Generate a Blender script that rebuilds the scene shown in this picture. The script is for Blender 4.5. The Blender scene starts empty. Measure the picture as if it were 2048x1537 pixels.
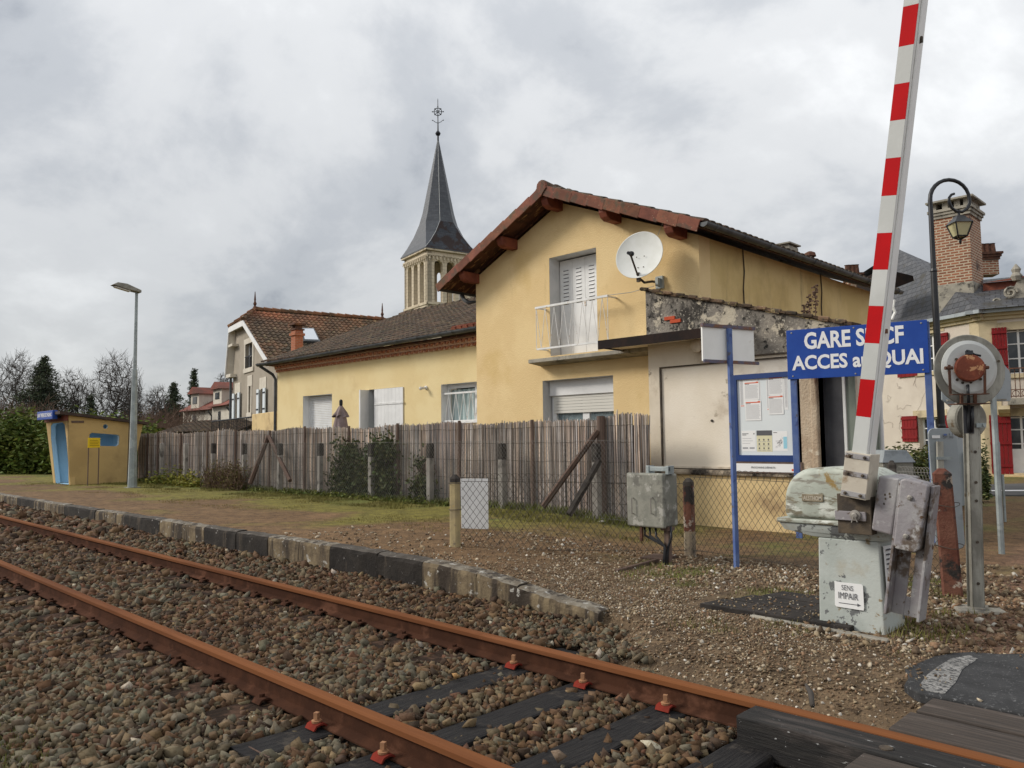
import bpy, bmesh, math, random
import numpy as np
from mathutils import Vector, Matrix
from mathutils.geometry import tessellate_polygon
random.seed(7); rng = np.random.default_rng(7)
SC = bpy.context.scene
COL = SC.collection
R = math.radians

# ---------------------------------------------------------------- camera
CAM_H = 1.40                       # eye height above the rail heads (z = 0)
FPX, CXP, CYP = 1560.0, 1024.0, 768.5
RW = np.array([[0.70929129, 0.05786916, 0.70253614],
               [0.70481675, -0.04153912, -0.70817219],
               [-0.0117986, 0.9974596, -0.07025049]])   # x along the track, y away from it, z up
cam_d = bpy.data.cameras.new('camera'); cam = bpy.data.objects.new('camera', cam_d); COL.objects.link(cam)
cam_d.sensor_width = 36; cam_d.lens = 36 * FPX / 2048; cam_d.clip_start = 0.05; cam_d.clip_end = 4000
mw = Matrix([list(RW[i]) + [0] for i in range(3)] + [[0, 0, 0, 1]]); mw[2][3] = CAM_H
cam.matrix_world = mw
SC.camera = cam
SC.view_settings.view_transform = 'Standard'; SC.view_settings.look = 'None'
SC.view_settings.gamma = 1; SC.view_settings.exposure = 0.84

# ---------------------------------------------------------------- sky and sun (bright overcast)
SUN_EL, SUN_AZ = R(30), math.atan2(-0.80, -0.62)     # direction TO the sun: behind the camera's left
sun_dir = Vector((math.cos(SUN_EL) * -0.79, math.cos(SUN_EL) * -0.61, math.sin(SUN_EL)))
W = bpy.data.worlds.new('World'); SC.world = W; W.use_nodes = True
nt = W.node_tree; nt.nodes.clear()
def wn(t, **k):
    n = nt.nodes.new(t)
    for a, b in k.items(): setattr(n, a, b)
    return n
out = wn('ShaderNodeOutputWorld'); bg = wn('ShaderNodeBackground'); bg.inputs[1].default_value = 0.1
nt.links.new(bg.outputs[0], out.inputs[0])
sky = wn('ShaderNodeTexSky', sky_type='NISHITA', sun_disc=False, sun_elevation=SUN_EL, sun_rotation=math.atan2(-0.79, -0.61))
tc = wn('ShaderNodeTexCoord'); sep = wn('ShaderNodeSeparateXYZ'); nt.links.new(tc.outputs['Generated'], sep.inputs[0])
zz = wn('ShaderNodeMath', operation='MAXIMUM'); nt.links.new(sep.outputs[2], zz.inputs[0]); zz.inputs[1].default_value = 0.0
za = wn('ShaderNodeMath', operation='ADD'); nt.links.new(zz.outputs[0], za.inputs[0]); za.inputs[1].default_value = 0.55
dx = wn('ShaderNodeMath', operation='DIVIDE'); nt.links.new(sep.outputs[0], dx.inputs[0]); nt.links.new(za.outputs[0], dx.inputs[1])
dy = wn('ShaderNodeMath', operation='DIVIDE'); nt.links.new(sep.outputs[1], dy.inputs[0]); nt.links.new(za.outputs[0], dy.inputs[1])
cb = wn('ShaderNodeCombineXYZ'); nt.links.new(dx.outputs[0], cb.inputs[0]); nt.links.new(dy.outputs[0], cb.inputs[1])
def wnoise(scale, detail, rough, dist, off):
    m = wn('ShaderNodeMapping'); m.inputs['Location'].default_value = off; nt.links.new(cb.outputs[0], m.inputs[0])
    n = wn('ShaderNodeTexNoise'); n.inputs['Scale'].default_value = scale; n.inputs['Detail'].default_value = detail
    n.inputs['Roughness'].default_value = rough; n.inputs['Distortion'].default_value = dist
    nt.links.new(m.outputs[0], n.inputs['Vector']); return n
n1 = wnoise(2.3, 10, 0.57, 0.2, (3.1, 1.7, 0.4)); n2 = wnoise(1.0, 3, 0.5, 0.1, (0.6, 4.2, 1.0))
mx = wn('ShaderNodeMix'); mx.inputs[0].default_value = 0.45
nt.links.new(n1.outputs[0], mx.inputs[2]); nt.links.new(n2.outputs[0], mx.inputs[3])
rp = wn('ShaderNodeValToRGB'); rp.color_ramp.interpolation = 'EASE'
K = 1.0
els = rp.color_ramp.elements
els[0].position = 0.39; els[0].color = (0.275, 0.297, 0.332, 1)
els[1].position = 0.60; els[1].color = (0.76, 0.77, 0.775, 1)
e = els.new(0.455); e.color = (0.46, 0.478, 0.503, 1)
e = els.new(0.525); e.color = (0.61, 0.62, 0.63, 1)
nt.links.new(mx.outputs[0], rp.inputs[0])
# the cloud deck is thinner and brighter overhead than towards the horizon
el = wn('ShaderNodeMapRange'); el.inputs[1].default_value = 0.0; el.inputs[2].default_value = 0.5; el.inputs[3].default_value = 5.6; el.inputs[4].default_value = 8.6
nt.links.new(sep.outputs[2], el.inputs[0])
sc_ = wn('ShaderNodeVectorMath', operation='SCALE'); nt.links.new(rp.outputs[0], sc_.inputs[0])
# the deck is heavier towards the far end of the line
dk = wn('ShaderNodeMapRange'); dk.inputs[1].default_value = -1.0; dk.inputs[2].default_value = -0.2; dk.inputs[3].default_value = 0.88; dk.inputs[4].default_value = 1.0; nt.links.new(sep.outputs[0], dk.inputs[0])
ml = wn('ShaderNodeMath', operation='MULTIPLY'); nt.links.new(el.outputs[0], ml.inputs[0]); nt.links.new(dk.outputs[0], ml.inputs[1]); nt.links.new(ml.outputs[0], sc_.inputs['Scale'])
mxs = wn('ShaderNodeMix', data_type='RGBA'); mxs.inputs[0].default_value = 0.94
nt.links.new(sky.outputs[0], mxs.inputs[6]); nt.links.new(sc_.outputs[0], mxs.inputs[7])
nt.links.new(mxs.outputs[2], bg.inputs[0])
sl = bpy.data.lights.new('sun', 'SUN'); sl.energy = 1.5; sl.angle = R(16); sl.color = (1.0, 0.94, 0.85)
so = bpy.data.objects.new('sun', sl); COL.objects.link(so); so.rotation_euler = sun_dir.to_track_quat('Z', 'Y').to_euler()

# ---------------------------------------------------------------- measuring helpers (a point of the place on a known plane)
def ray(u, v): return RW @ np.array([u - CXP, -(v - CYP), -FPX])
def _pt(r, k): return Vector((r[0] * k, r[1] * k, r[2] * k + CAM_H))
def PY(u, v, Y): r = ray(u, v); return _pt(r, Y / r[1])
def PX(u, v, X): r = ray(u, v); return _pt(r, X / r[0])
def PZ(u, v, Z): r = ray(u, v); return _pt(r, (Z - CAM_H) / r[2])
def PD(u, v, d): r = ray(u, v); return _pt(r, d / FPX)
def PL(u, v, p, n):                 # on the plane through p with normal n
    r = Vector(ray(u, v)); o = Vector((0, 0, CAM_H)); k = (Vector(p) - o).dot(n) / r.dot(n); return o + r * k
def proj_np(P):
    c = (P - np.array([0, 0, CAM_H])) @ RW
    d = -c[:, 2]; d = np.where(d < 0.05, 0.05, d)
    return CXP + FPX * c[:, 0] / d, CYP - FPX * c[:, 1] / d, -c[:, 2]

# ---------------------------------------------------------------- mesh builder
class MB:
    def __init__(s): s.v = []; s.f = []; s.mi = []; s.cc = []; s.m = 0; s.c = (1, 1, 1); s.usec = False
    def add(s, vs, fs):
        b = len(s.v); s.v += [tuple(p) for p in vs]
        for f in fs: s.f.append(tuple(b + i for i in f)); s.mi.append(s.m); s.cc.append(s.c)
    def col(s, c): s.c = c; s.usec = True
    def box(s, c, size, rot=None):
        hx, hy, hz = size[0] / 2, size[1] / 2, size[2] / 2
        M = rot if rot is not None else Matrix.Identity(3); c = Vector(c)
        s.add([c + M @ Vector((x, y, z)) for z in (-hz, hz) for y in (-hy, hy) for x in (-hx, hx)],
              [(0, 2, 3, 1), (4, 5, 7, 6), (0, 1, 5, 4), (2, 6, 7, 3), (0, 4, 6, 2), (1, 3, 7, 5)])
    def bb(s, x0, x1, y0, y1, z0, z1): s.box(((x0 + x1) / 2, (y0 + y1) / 2, (z0 + z1) / 2), (abs(x1 - x0), abs(y1 - y0), abs(z1 - z0)))
    def ob(s, o, a, b, c):           # parallelepiped: corner and three edge vectors
        o, a, b, c = Vector(o), Vector(a), Vector(b), Vector(c)
        s.add([o, o + a, o + b, o + a + b, o + c, o + a + c, o + b + c, o + a + b + c],
              [(0, 2, 3, 1), (4, 5, 7, 6), (0, 1, 5, 4), (2, 6, 7, 3), (0, 4, 6, 2), (1, 3, 7, 5)])
    def prism(s, poly, ext):
        ext = Vector(ext); n = len(poly); P = [Vector(p) for p in poly]
        s.add(P + [p + ext for p in P], [tuple(range(n))[::-1], tuple(range(n, 2 * n))] + [(i, (i + 1) % n, n + (i + 1) % n, n + i) for i in range(n)])
    def face(s, poly): s.add(poly, [tuple(range(len(poly)))])
    def tube(s, pts, r, n=8, cap=True, flat=None):
        pts = [Vector(p) for p in pts]; m = len(pts); rs = r if isinstance(r, (list, tuple)) else [r] * m
        vs = []; prev = None
        for i, p in enumerate(pts):
            d = (pts[min(i + 1, m - 1)] - pts[max(i - 1, 0)]).normalized()
            a = prev if prev is not None else (Vector((0, 0, 1)) if abs(d.z) < 0.9 else Vector((1, 0, 0)))
            u = (a - d * a.dot(d)).normalized(); w = d.cross(u); prev = u
            for k in range(n):
                t = 2 * math.pi * k / n; vs.append(p + (u * math.cos(t) + w * math.sin(t)) * rs[i])
        fs = [(i * n + k, i * n + (k + 1) % n, (i + 1) * n + (k + 1) % n, (i + 1) * n + k) for i in range(m - 1) for k in range(n)]
        if cap: fs += [tuple(range(n))[::-1], tuple((m - 1) * n + k for k in range(n))]
        s.add(vs, fs)
    def lathe(s, prof, c, ax=(0, 0, 1), n=24):     # prof: (radius, height along the axis)
        c = Vector(c); d = Vector(ax).normalized(); a = Vector((0, 0, 1)) if abs(d.z) < 0.9 else Vector((1, 0, 0))
        u = (a - d * a.dot(d)).normalized(); w = d.cross(u); vs = []
        for r, h in prof:
            for k in range(n):
                t = 2 * math.pi * k / n; vs.append(c + d * h + (u * math.cos(t) + w * math.sin(t)) * max(r, 1e-4))
        m = len(prof)
        s.add(vs, [(i * n + k, i * n + (k + 1) % n, (i + 1) * n + (k + 1) % n, (i + 1) * n + k) for i in range(m - 1) for k in range(n)] + [tuple(range(n))[::-1], tuple((m - 1) * n + k for k in range(n))])
    def sphere(s, c, r, n=12, sq=(1, 1, 1)):
        prof = [(math.sin(math.pi * i / n), -math.cos(math.pi * i / n)) for i in range(n + 1)]; b = len(s.v)
        s.lathe(prof, (0, 0, 0), n=n * 2)
        for i in range(b, len(s.v)): x, y, z = s.v[i]; s.v[i] = (c[0] + x * r * sq[0], c[1] + y * r * sq[1], c[2] + z * r * sq[2])
    def wall(s, outer, holes, mp, depth, back=True):   # flat wall with openings; mp(u, v, w) -> point, w runs into the wall
        loops = [[Vector((u, v, 0)) for u, v in outer]] + [[Vector((u, v, 0)) for u, v in h] for h in holes]
        flat = [p for l in loops for p in l]
        tris = tessellate_polygon(loops)
        s.add([mp(p.x, p.y, 0) for p in flat], [tuple(t) for t in tris])
        if back: s.add([mp(p.x, p.y, depth) for p in flat], [tuple(t)[::-1] for t in tris])
        for l in loops:
            n = len(l); s.add([mp(p.x, p.y, 0) for p in l] + [mp(p.x, p.y, depth) for p in l], [(i, (i + 1) % n, n + (i + 1) % n, n + i) for i in range(n)])
    def build(s, name, mats, parent=None, bevel=0, seg=2, smooth=False, uv=True, local=False):
        me = bpy.data.meshes.new(name); me.from_pydata(s.v, [], s.f)
        for m in (mats if isinstance(mats, (list, tuple)) else [mats]): me.materials.append(m)
        me.polygons.foreach_set('material_index', s.mi)
        bm = bmesh.new(); bm.from_mesh(me)
        if len(s.f) < 60000: bmesh.ops.recalc_face_normals(bm, faces=bm.faces)
        if uv:
            L = bm.loops.layers.uv.new('UVMap'); Z = Vector((0, 0, 1))
            for f in bm.faces:
                n = f.normal; u = Z.cross(n)
                u = u.normalized() if u.length > 1e-3 else Vector((1, 0, 0)); w = n.cross(u)
                for l in f.loops: l[L].uv = (l.vert.co.dot(u), l.vert.co.dot(w))
        bm.to_mesh(me); bm.free()
        if s.usec or any(m.get('attr') for m in me.materials):
            at = me.color_attributes.new('col', 'FLOAT_COLOR', 'CORNER'); arr = []
            for p in me.polygons:
                arr += [*s.cc[p.index], 1.0] * p.loop_total
            at.data.foreach_set('color', arr)
        if smooth: me.polygons.foreach_set('use_smooth', [True] * len(me.polygons))
        o = bpy.data.objects.new(name, me); COL.objects.link(o)
        if bevel:
            b = o.modifiers.new('bevel', 'BEVEL'); b.width = bevel; b.segments = seg; b.limit_method = 'ANGLE'; b.angle_limit = R(35)
            if smooth is False and seg > 1: pass
        if parent is not None: attach(o, parent, local)
        return o
def attach(o, parent, local=False):
    o.parent = parent
    if not local:
        t = Matrix.Identity(4); p = parent; chain = []
        while p is not None:
            if p.type == 'EMPTY' : t = Matrix.Translation(p.location); break
            p = p.parent
        o.matrix_parent_inverse = Matrix.Identity(4) if parent.type != 'EMPTY' else t.inverted()
def np_mesh(name, V, F, mat_, parent=None, cols=None, smooth=False):   # F: (n,k) array; cols per vertex (n,3)
    me = bpy.data.meshes.new(name); V = np.asarray(V, np.float32); F = np.asarray(F, np.int32); k = F.shape[1]
    me.vertices.add(len(V)); me.vertices.foreach_set('co', V.ravel())
    me.loops.add(F.size); me.loops.foreach_set('vertex_index', F.ravel())
    me.polygons.add(len(F)); me.polygons.foreach_set('loop_start', np.arange(0, F.size, k, dtype=np.int32))
    try: me.polygons.foreach_set('loop_total', np.full(len(F), k, np.int32))
    except Exception: pass
    if cols is not None:
        at = me.color_attributes.new('col', 'FLOAT_COLOR', 'POINT')
        at.data.foreach_set('color', np.concatenate([cols, np.ones((len(V), 1))], 1).astype(np.float32).ravel())
    me.update(calc_edges=True); me.materials.append(mat_)
    if smooth: me.polygons.foreach_set('use_smooth', [True] * len(F))
    o = bpy.data.objects.new(name, me); COL.objects.link(o)
    if parent is not None: attach(o, parent)
    return o
def tag(o, label=None, cat=None, group=None, kind=None):
    for k, v in (('label', label), ('category', cat), ('group', group), ('kind', kind)):
        if v: o[k] = v
    return o
def thing(name, loc, label, cat, group=None):
    o = bpy.data.objects.new(name, None); COL.objects.link(o); o.location = loc; o.empty_display_size = 0.2
    return tag(o, label, cat, group)
def copy_tree(o, loc, label, rotz=None):
    def cp(x, par):
        c = x.copy(); COL.objects.link(c)
        if par is not None: c.parent = par
        for ch in list(x.children): cp(ch, c)
        return c
    r = cp(o, None); r.location = loc
    if rotz is not None: r.rotation_euler = (0, 0, rotz)
    r['label'] = label
    return r
def text(s_, parent, mat_, origin, u, v, w, h, name='lettering', bold=0.0, lift=0.004, spacing=1.0):
    cu = bpy.data.curves.new('txt', 'FONT'); cu.body = s_; cu.offset = bold; cu.resolution_u = 3; cu.space_character = spacing
    t = bpy.data.objects.new('txt', cu); COL.objects.link(t)
    dg = bpy.context.evaluated_depsgraph_get(); dg.update()
    me = bpy.data.meshes.new_from_object(t.evaluated_get(dg)); bpy.data.objects.remove(t)
    co = [p.co.copy() for p in me.vertices]
    x0, x1 = min(c.x for c in co), max(c.x for c in co); y0, y1 = min(c.y for c in co), max(c.y for c in co)
    u = Vector(u).normalized(); v = Vector(v).normalized(); n = u.cross(v).normalized(); o_ = Vector(origin)
    mb = MB(); P = [o_ + u * ((c.x - x0) / max(x1 - x0, 1e-6) * w) + v * ((c.y - y0) / max(y1 - y0, 1e-6) * h) + n * lift for c in co]
    mb.add(P, [tuple(p.vertices) for p in me.polygons]); bpy.data.meshes.remove(me)
    return mb.build(name, mat_, parent)
# ---------------------------------------------------------------- materials
def mat(name, c1, c2=None, scale=4, rough=0.85, bump=0.0, bscale=40, metal=0, spec=0.3, overlays=(), stretch=(1, 1, 1), attr=False, coord='Object', detail=6, lo=0.35, hi=0.65, trans=0, alpha=None, brick=None):
    m = bpy.data.materials.new(name); m['attr'] = int(attr); m.use_nodes = True; t = m.node_tree; N = t.nodes; L = t.links
    b = N['Principled BSDF']; b.inputs['Roughness'].default_value = rough; b.inputs['Metallic'].default_value = metal
    b.inputs['Specular IOR Level'].default_value = spec
    tcn = N.new('ShaderNodeTexCoord')
    def noise(sc, st=(1, 1, 1), det=6, off=0.0, ro=0.6):
        mp = N.new('ShaderNodeMapping'); mp.inputs['Scale'].default_value = st; mp.inputs['Location'].default_value = (off, off * 1.7, off * .6)
        L.new(tcn.outputs[coord], mp.inputs[0])
        n = N.new('ShaderNodeTexNoise'); n.inputs['Scale'].default_value = sc; n.inputs['Detail'].default_value = det; n.inputs['Roughness'].default_value = ro
        L.new(mp.outputs[0], n.inputs['Vector']); return n.outputs[0]
    def rng_(src, a, z):
        r = N.new('ShaderNodeMapRange'); r.inputs[1].default_value = a; r.inputs[2].default_value = z; L.new(src, r.inputs[0]); r.interpolation_type = 'SMOOTHSTEP'; return r.outputs[0]
    def mixc(f, a, c):
        x = N.new('ShaderNodeMix'); x.data_type = 'RGBA'
        for i, q in ((0, f), (6, a), (7, c)):
            if hasattr(q, 'links') or isinstance(q, bpy.types.NodeSocket): L.new(q, x.inputs[i])
            else: x.inputs[i].default_value = q if i == 0 else (*q, 1)
        return x.outputs[2]
    cur = None; bh = None
    if brick:
        mp = N.new('ShaderNodeMapping'); L.new(tcn.outputs['UV'], mp.inputs[0])
        bt = N.new('ShaderNodeTexBrick'); L.new(mp.outputs[0], bt.inputs['Vector'])
        bt.inputs['Scale'].default_value = 1; bt.inputs['Brick Width'].default_value = brick['w']; bt.inputs['Row Height'].default_value = brick['h']
        bt.inputs['Mortar Size'].default_value = brick['m']; bt.inputs['Mortar Smooth'].default_value = 0.15; bt.inputs['Bias'].default_value = brick.get('bias', 0)
        bt.inputs['Color1'].default_value = (*c1, 1); bt.inputs['Color2'].default_value = (*c2, 1); bt.inputs['Mortar'].default_value = (*brick['c'], 1)
        cur = bt.outputs[0]
        iv = N.new('ShaderNodeMath'); iv.operation = 'SUBTRACT'; iv.inputs[0].default_value = 1; L.new(bt.outputs['Fac'], iv.inputs[1]); bh = iv.outputs[0]
    elif c2 is not None:
        cur = mixc(rng_(noise(scale, stretch, detail), .5 + (lo - .5) * .7, .5 + (hi - .5) * .7), c1, c2)
    for i, ov in enumerate(overlays):
        col, sc, a, z = ov[:4]; st = ov[4] if len(ov) > 4 else (1, 1, 1)
        f = rng_(noise(sc, st, 8, 3.3 + i * 2.1, 0.65), .5 + (a - .5) * .62, .5 + (z - .5) * .62)
        cur = mixc(f, cur if cur is not None else c1, col)
    if attr:
        va = N.new('ShaderNodeVertexColor'); va.layer_name = 'col'
        mu = N.new('ShaderNodeMix'); mu.data_type = 'RGBA'; mu.blend_type = 'MULTIPLY'; mu.inputs[0].default_value = 1
        if cur is not None: L.new(cur, mu.inputs[6])
        else: mu.inputs[6].default_value = (*c1, 1)
        L.new(va.outputs[0], mu.inputs[7]); cur = mu.outputs[2]
    if cur is not None: L.new(cur, b.inputs['Base Color'])
    else: b.inputs['Base Color'].default_value = (*c1, 1)
    if bump or bh is not None:
        bn = N.new('ShaderNodeBump'); bn.inputs['Strength'].default_value = 1.0; bn.inputs['Distance'].default_value = bump if bump else 0.006
        h = noise(bscale, stretch, 8, 9.0)
        if bh is not None:
            ad = N.new('ShaderNodeMath'); ad.operation = 'MULTIPLY_ADD'; L.new(h, ad.inputs[0]); ad.inputs[1].default_value = 0.35; L.new(bh, ad.inputs[2]); h = ad.outputs[0]
        L.new(h, bn.inputs['Height']); L.new(bn.outputs[0], b.inputs['Normal'])
    if trans:
        b.inputs['Transmission Weight'].default_value = trans
    if alpha is not None: b.inputs['Alpha'].default_value = alpha
    return m
D = (0.03, 0.028, 0.025)
M = {}
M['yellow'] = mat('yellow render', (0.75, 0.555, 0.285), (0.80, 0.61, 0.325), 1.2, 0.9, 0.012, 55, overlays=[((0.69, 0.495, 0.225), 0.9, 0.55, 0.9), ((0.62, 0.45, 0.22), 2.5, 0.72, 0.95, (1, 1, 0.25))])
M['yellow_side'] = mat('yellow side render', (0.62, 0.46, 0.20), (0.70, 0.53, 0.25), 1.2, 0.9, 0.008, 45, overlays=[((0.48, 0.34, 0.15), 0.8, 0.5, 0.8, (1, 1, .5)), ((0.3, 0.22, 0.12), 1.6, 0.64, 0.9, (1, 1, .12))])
M['yellow_low'] = mat('pale yellow render', (0.78, 0.62, 0.325), (0.82, 0.67, 0.37), 1.0, 0.9, 0.010, 55, overlays=[((0.71, 0.545, 0.28), 0.8, 0.56, 0.85)])
M['white'] = mat('white paint', (0.78, 0.78, 0.77), (0.72, 0.72, 0.71), 3, 0.55, 0.001, 60)
M['white_metal'] = mat('white metal', (0.76, 0.76, 0.75), (0.66, 0.66, 0.64), 6, 0.45, 0, overlays=[((0.45, 0.32, 0.2), 9, 0.68, 0.78)])
M['reveal'] = mat('grey white reveal', (0.60, 0.60, 0.60), (0.52, 0.53, 0.53), 2, 0.8, 0.003, 60)
M['terracotta'] = mat('terracotta verge', (0.22, 0.085, 0.052), (0.165, 0.066, 0.042), 6, 0.85, 0.006, 60, attr=True, overlays=[((0.12, 0.075, 0.05), 5, 0.5, 0.68), ((0.42, 0.36, 0.23), 26, 0.70, 0.80)])
M['oldtile'] = mat('mossy roof tile', (0.12, 0.078, 0.052), (0.075, 0.055, 0.04), 3, 0.95, 0.012, 50, attr=True, overlays=[((0.045, 0.04, 0.033), 7, 0.5, 0.72), ((0.19, 0.16, 0.085), 15, 0.62, 0.72), ((0.20, 0.08, 0.045), 2.2, 0.7, 0.85)])
M['greytile'] = mat('orange brown tile', (0.155, 0.085, 0.045), (0.105, 0.07, 0.042), 0.55, 0.9, 0.01, 30, attr=True, overlays=[((0.07, 0.055, 0.035), 0.9, 0.48, 0.68), ((0.17, 0.14, 0.07), 5, 0.58, 0.75)])
M['redtile'] = mat('red tile', (0.22, 0.07, 0.05), (0.14, 0.06, 0.045), 0.8, 0.9, 0.01, 20, attr=True)
M['soffit'] = mat('weathered soffit', (0.11, 0.045, 0.028), (0.055, 0.027, 0.02), 5, 0.9, 0.006, 30, overlays=[((0.30, 0.17, 0.08), 3.2, 0.60, 0.66, (1, 3.5, 1))])
M['beam'] = mat('red brown beam', (0.24, 0.072, 0.04), (0.17, 0.05, 0.032), 5, 0.7, 0.004, 40)
M['gutter'] = mat('zinc gutter', (0.055, 0.06, 0.065), (0.09, 0.095, 0.10), 3, 0.5, 0, metal=0.3, spec=0.5, overlays=[((0.03, 0.03, 0.03), 5, 0.55, 0.75)])
M['concrete'] = mat('weathered concrete', (0.36, 0.33, 0.27), (0.27, 0.25, 0.21), 4, 0.9, 0.008, 45, overlays=[((0.08, 0.075, 0.065), 3, 0.55, 0.75)])
M['parapet'] = mat('stained parapet', (0.27, 0.24, 0.20), (0.20, 0.18, 0.155), 3.0, 0.95, 0.02, 26, overlays=[((0.045, 0.04, 0.035), 1.7, 0.47, 0.62, (1, 1, .6)), ((0.50, 0.44, 0.34), 2.2, 0.60, 0.66), ((0.03, 0.028, 0.025), 8, 0.58, 0.7), ((0.5, 0.46, 0.38), 30, 0.67, 0.72)])
M['annex'] = mat('cream annex wall', (0.70, 0.62, 0.50), (0.63, 0.55, 0.43), 1.6, 0.9, 0.006, 40, overlays=[((0.40, 0.32, 0.23), 1.3, 0.58, 0.82, (1, 1, .6)), ((0.22, 0.17, 0.12), 4, 0.68, 0.82)])
M['annexpanel'] = mat('cream annex panel', (0.78, 0.71, 0.60), (0.73, 0.655, 0.54), 1.2, 0.9, 0.004, 40, overlays=[((0.50, 0.42, 0.32), 1.0, 0.60, 0.9), ((0.36, 0.30, 0.22), 2.2, 0.70, 0.82)])
M['annexbase'] = mat('yellow annex base', (0.66, 0.50, 0.26), (0.58, 0.43, 0.22), 2, 0.9, 0.006, 40, overlays=[((0.30, 0.2, 0.11), 1.2, 0.55, 0.85)])
M['sill'] = mat('dirty sill', (0.42, 0.35, 0.26), (0.2, 0.16, 0.12), 3, 0.9, 0.01, 40, overlays=[((0.03, 0.025, 0.02), 2.2, 0.42, 0.6)])
M['pilaster'] = mat('stained pilaster', (0.50, 0.40, 0.29), (0.40, 0.30, 0.21), 3, 0.9, 0.015, 30, overlays=[((0.18, 0.10, 0.065), 3, 0.52, 0.68, (1, 1, .4)), ((0.62, 0.54, 0.42), 6, 0.6, 0.75)])
M['darkbrown'] = mat('dark brown fascia', (0.024, 0.014, 0.011), (0.014, 0.010, 0.009), 4, 0.95, 0.003, 40)
M['brick'] = mat('red brick', (0.33, 0.13, 0.07), (0.20, 0.08, 0.047), 1, 0.9, 0.006, 60, brick=dict(w=0.30, h=0.105, m=0.022, c=(0.46, 0.38, 0.28)), overlays=[((0.09, 0.06, 0.05), 1.2, 0.56, 0.8)])
M['brickred'] = mat('bare red brick', (0.50, 0.085, 0.035), (0.42, 0.07, 0.03), 8, 0.9, 0.004, 60)
M['brickorange'] = mat('orange brick', (0.42, 0.13, 0.06), (0.34, 0.10, 0.05), 1, 0.9, 0.004, 60, brick=dict(w=0.22, h=0.06, m=0.008, c=(0.38, 0.22, 0.15)))
M['stone'] = mat('pale church stone', (0.62, 0.535, 0.40), (0.55, 0.47, 0.345), 1, 0.9, 0.01, 8, brick=dict(w=0.75, h=0.36, m=0.022, c=(0.42, 0.36, 0.27)), overlays=[((0.44, 0.37, 0.27), 0.5, 0.56, 0.9, (1, 1, .4))])
M['stoneplain'] = mat('plain church stone', (0.62, 0.535, 0.40), (0.53, 0.45, 0.33), 1, 0.9, 0.01, 8, overlays=[((0.2, 0.16, 0.12), 0.8, 0.54, 0.8)])
M['slate'] = mat('blue grey slate', (0.042, 0.048, 0.06), (0.065, 0.072, 0.085), 1, 0.5, 0.006, 30, spec=0.45, brick=dict(w=0.5, h=0.3, m=0.012, c=(0.025, 0.027, 0.032)))
M['slatemoss'] = mat('mossy slate', (0.042, 0.048, 0.06), (0.06, 0.066, 0.078), 1, 0.7, 0.01, 20, brick=dict(w=0.5, h=0.3, m=0.012, c=(0.022, 0.023, 0.027)), overlays=[((0.035, 0.022, 0.02), 0.9, 0.40, 0.55)])
M['slatefar'] = mat('manor slate', (0.062, 0.066, 0.075), (0.10, 0.102, 0.11), 1, 0.55, 0.006, 30, spec=0.4, brick=dict(w=0.34, h=0.22, m=0.014, c=(0.022, 0.022, 0.025)), overlays=[((0.05, 0.045, 0.035), 1.2, 0.55, 0.8)])
M['iron'] = mat('dark iron', (0.022, 0.024, 0.03), None, rough=0.5, metal=0.3)
M['black'] = mat('black paint', (0.014, 0.015, 0.018), (0.022, 0.023, 0.026), 6, 0.4, 0, spec=0.4)
M['greywall'] = mat('grey beige render', (0.36, 0.315, 0.255), (0.31, 0.27, 0.215), 0.8, 0.9, 0.006, 20, overlays=[((0.24, 0.2, 0.16), 0.5, 0.55, 0.85)])
M['paleheader'] = mat('pale stone trim', (0.64, 0.59, 0.50), (0.55, 0.5, 0.42), 2, 0.85, 0.004, 30)
M['pink'] = mat('pinkish manor wall', (0.60, 0.535, 0.46), (0.55, 0.485, 0.415), 0.7, 0.9, 0.005, 20, overlays=[((0.47, 0.405, 0.335), 0.6, 0.6, 0.9)])
M['quoin'] = mat('yellow stone quoin', (0.56, 0.47, 0.31), (0.48, 0.4, 0.26), 1.5, 0.9, 0.005, 20, overlays=[((0.34, 0.28, 0.19), 1.5, 0.55, 0.8)])
M['redshutter'] = mat('red shutter', (0.21, 0.010, 0.012), (0.17, 0.009, 0.011), 3, 0.8, 0.001, 40)
M['glass'] = mat('dark window glass', (0.02, 0.025, 0.03), (0.05, 0.055, 0.06), 1.5, 0.06, 0, spec=0.6)
M['curtain'] = mat('net curtain', (0.42, 0.53, 0.53), (0.62, 0.70, 0.69), 22, 0.95, 0.004, 30, stretch=(1, 1, 0.04))
M['lace'] = mat('lace curtain', (0.20, 0.30, 0.33), (0.36, 0.46, 0.48), 14, 0.9, 0.003, 90, stretch=(1, 1, .15), overlays=[((0.5, 0.58, 0.58), 20, 0.6, 0.7, (.2, 1, 3))])
M['red'] = mat('signal red', (0.50, 0.004, 0.007), (0.45, 0.004, 0.007), 3, 0.6, 0, spec=0.12)
M['boomwhite'] = mat('boom white', (0.56, 0.57, 0.55), (0.50, 0.51, 0.49), 2, 0.45, 0.001, 30, spec=0.35)
M['boomside'] = mat('boom edge white', (0.80, 0.80, 0.78), (0.74, 0.74, 0.72), 3, 0.4, 0, spec=0.4)
M['blue'] = mat('sign blue', (0.010, 0.055, 0.30), (0.013, 0.065, 0.33), 3, 0.45, 0, spec=0.35)
M['polebl'] = mat('faded blue pole', (0.075, 0.125, 0.31), (0.11, 0.165, 0.34), 5, 0.55, 0.001, 60, overlays=[((0.05, 0.08, 0.22), 9, 0.6, 0.72), ((0.10, 0.09, 0.10), 14, 0.68, 0.76)])
M['boardblue'] = mat('navy frame', (0.008, 0.035, 0.15), (0.010, 0.04, 0.17), 3, 0.35, 0, spec=0.5)
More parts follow.
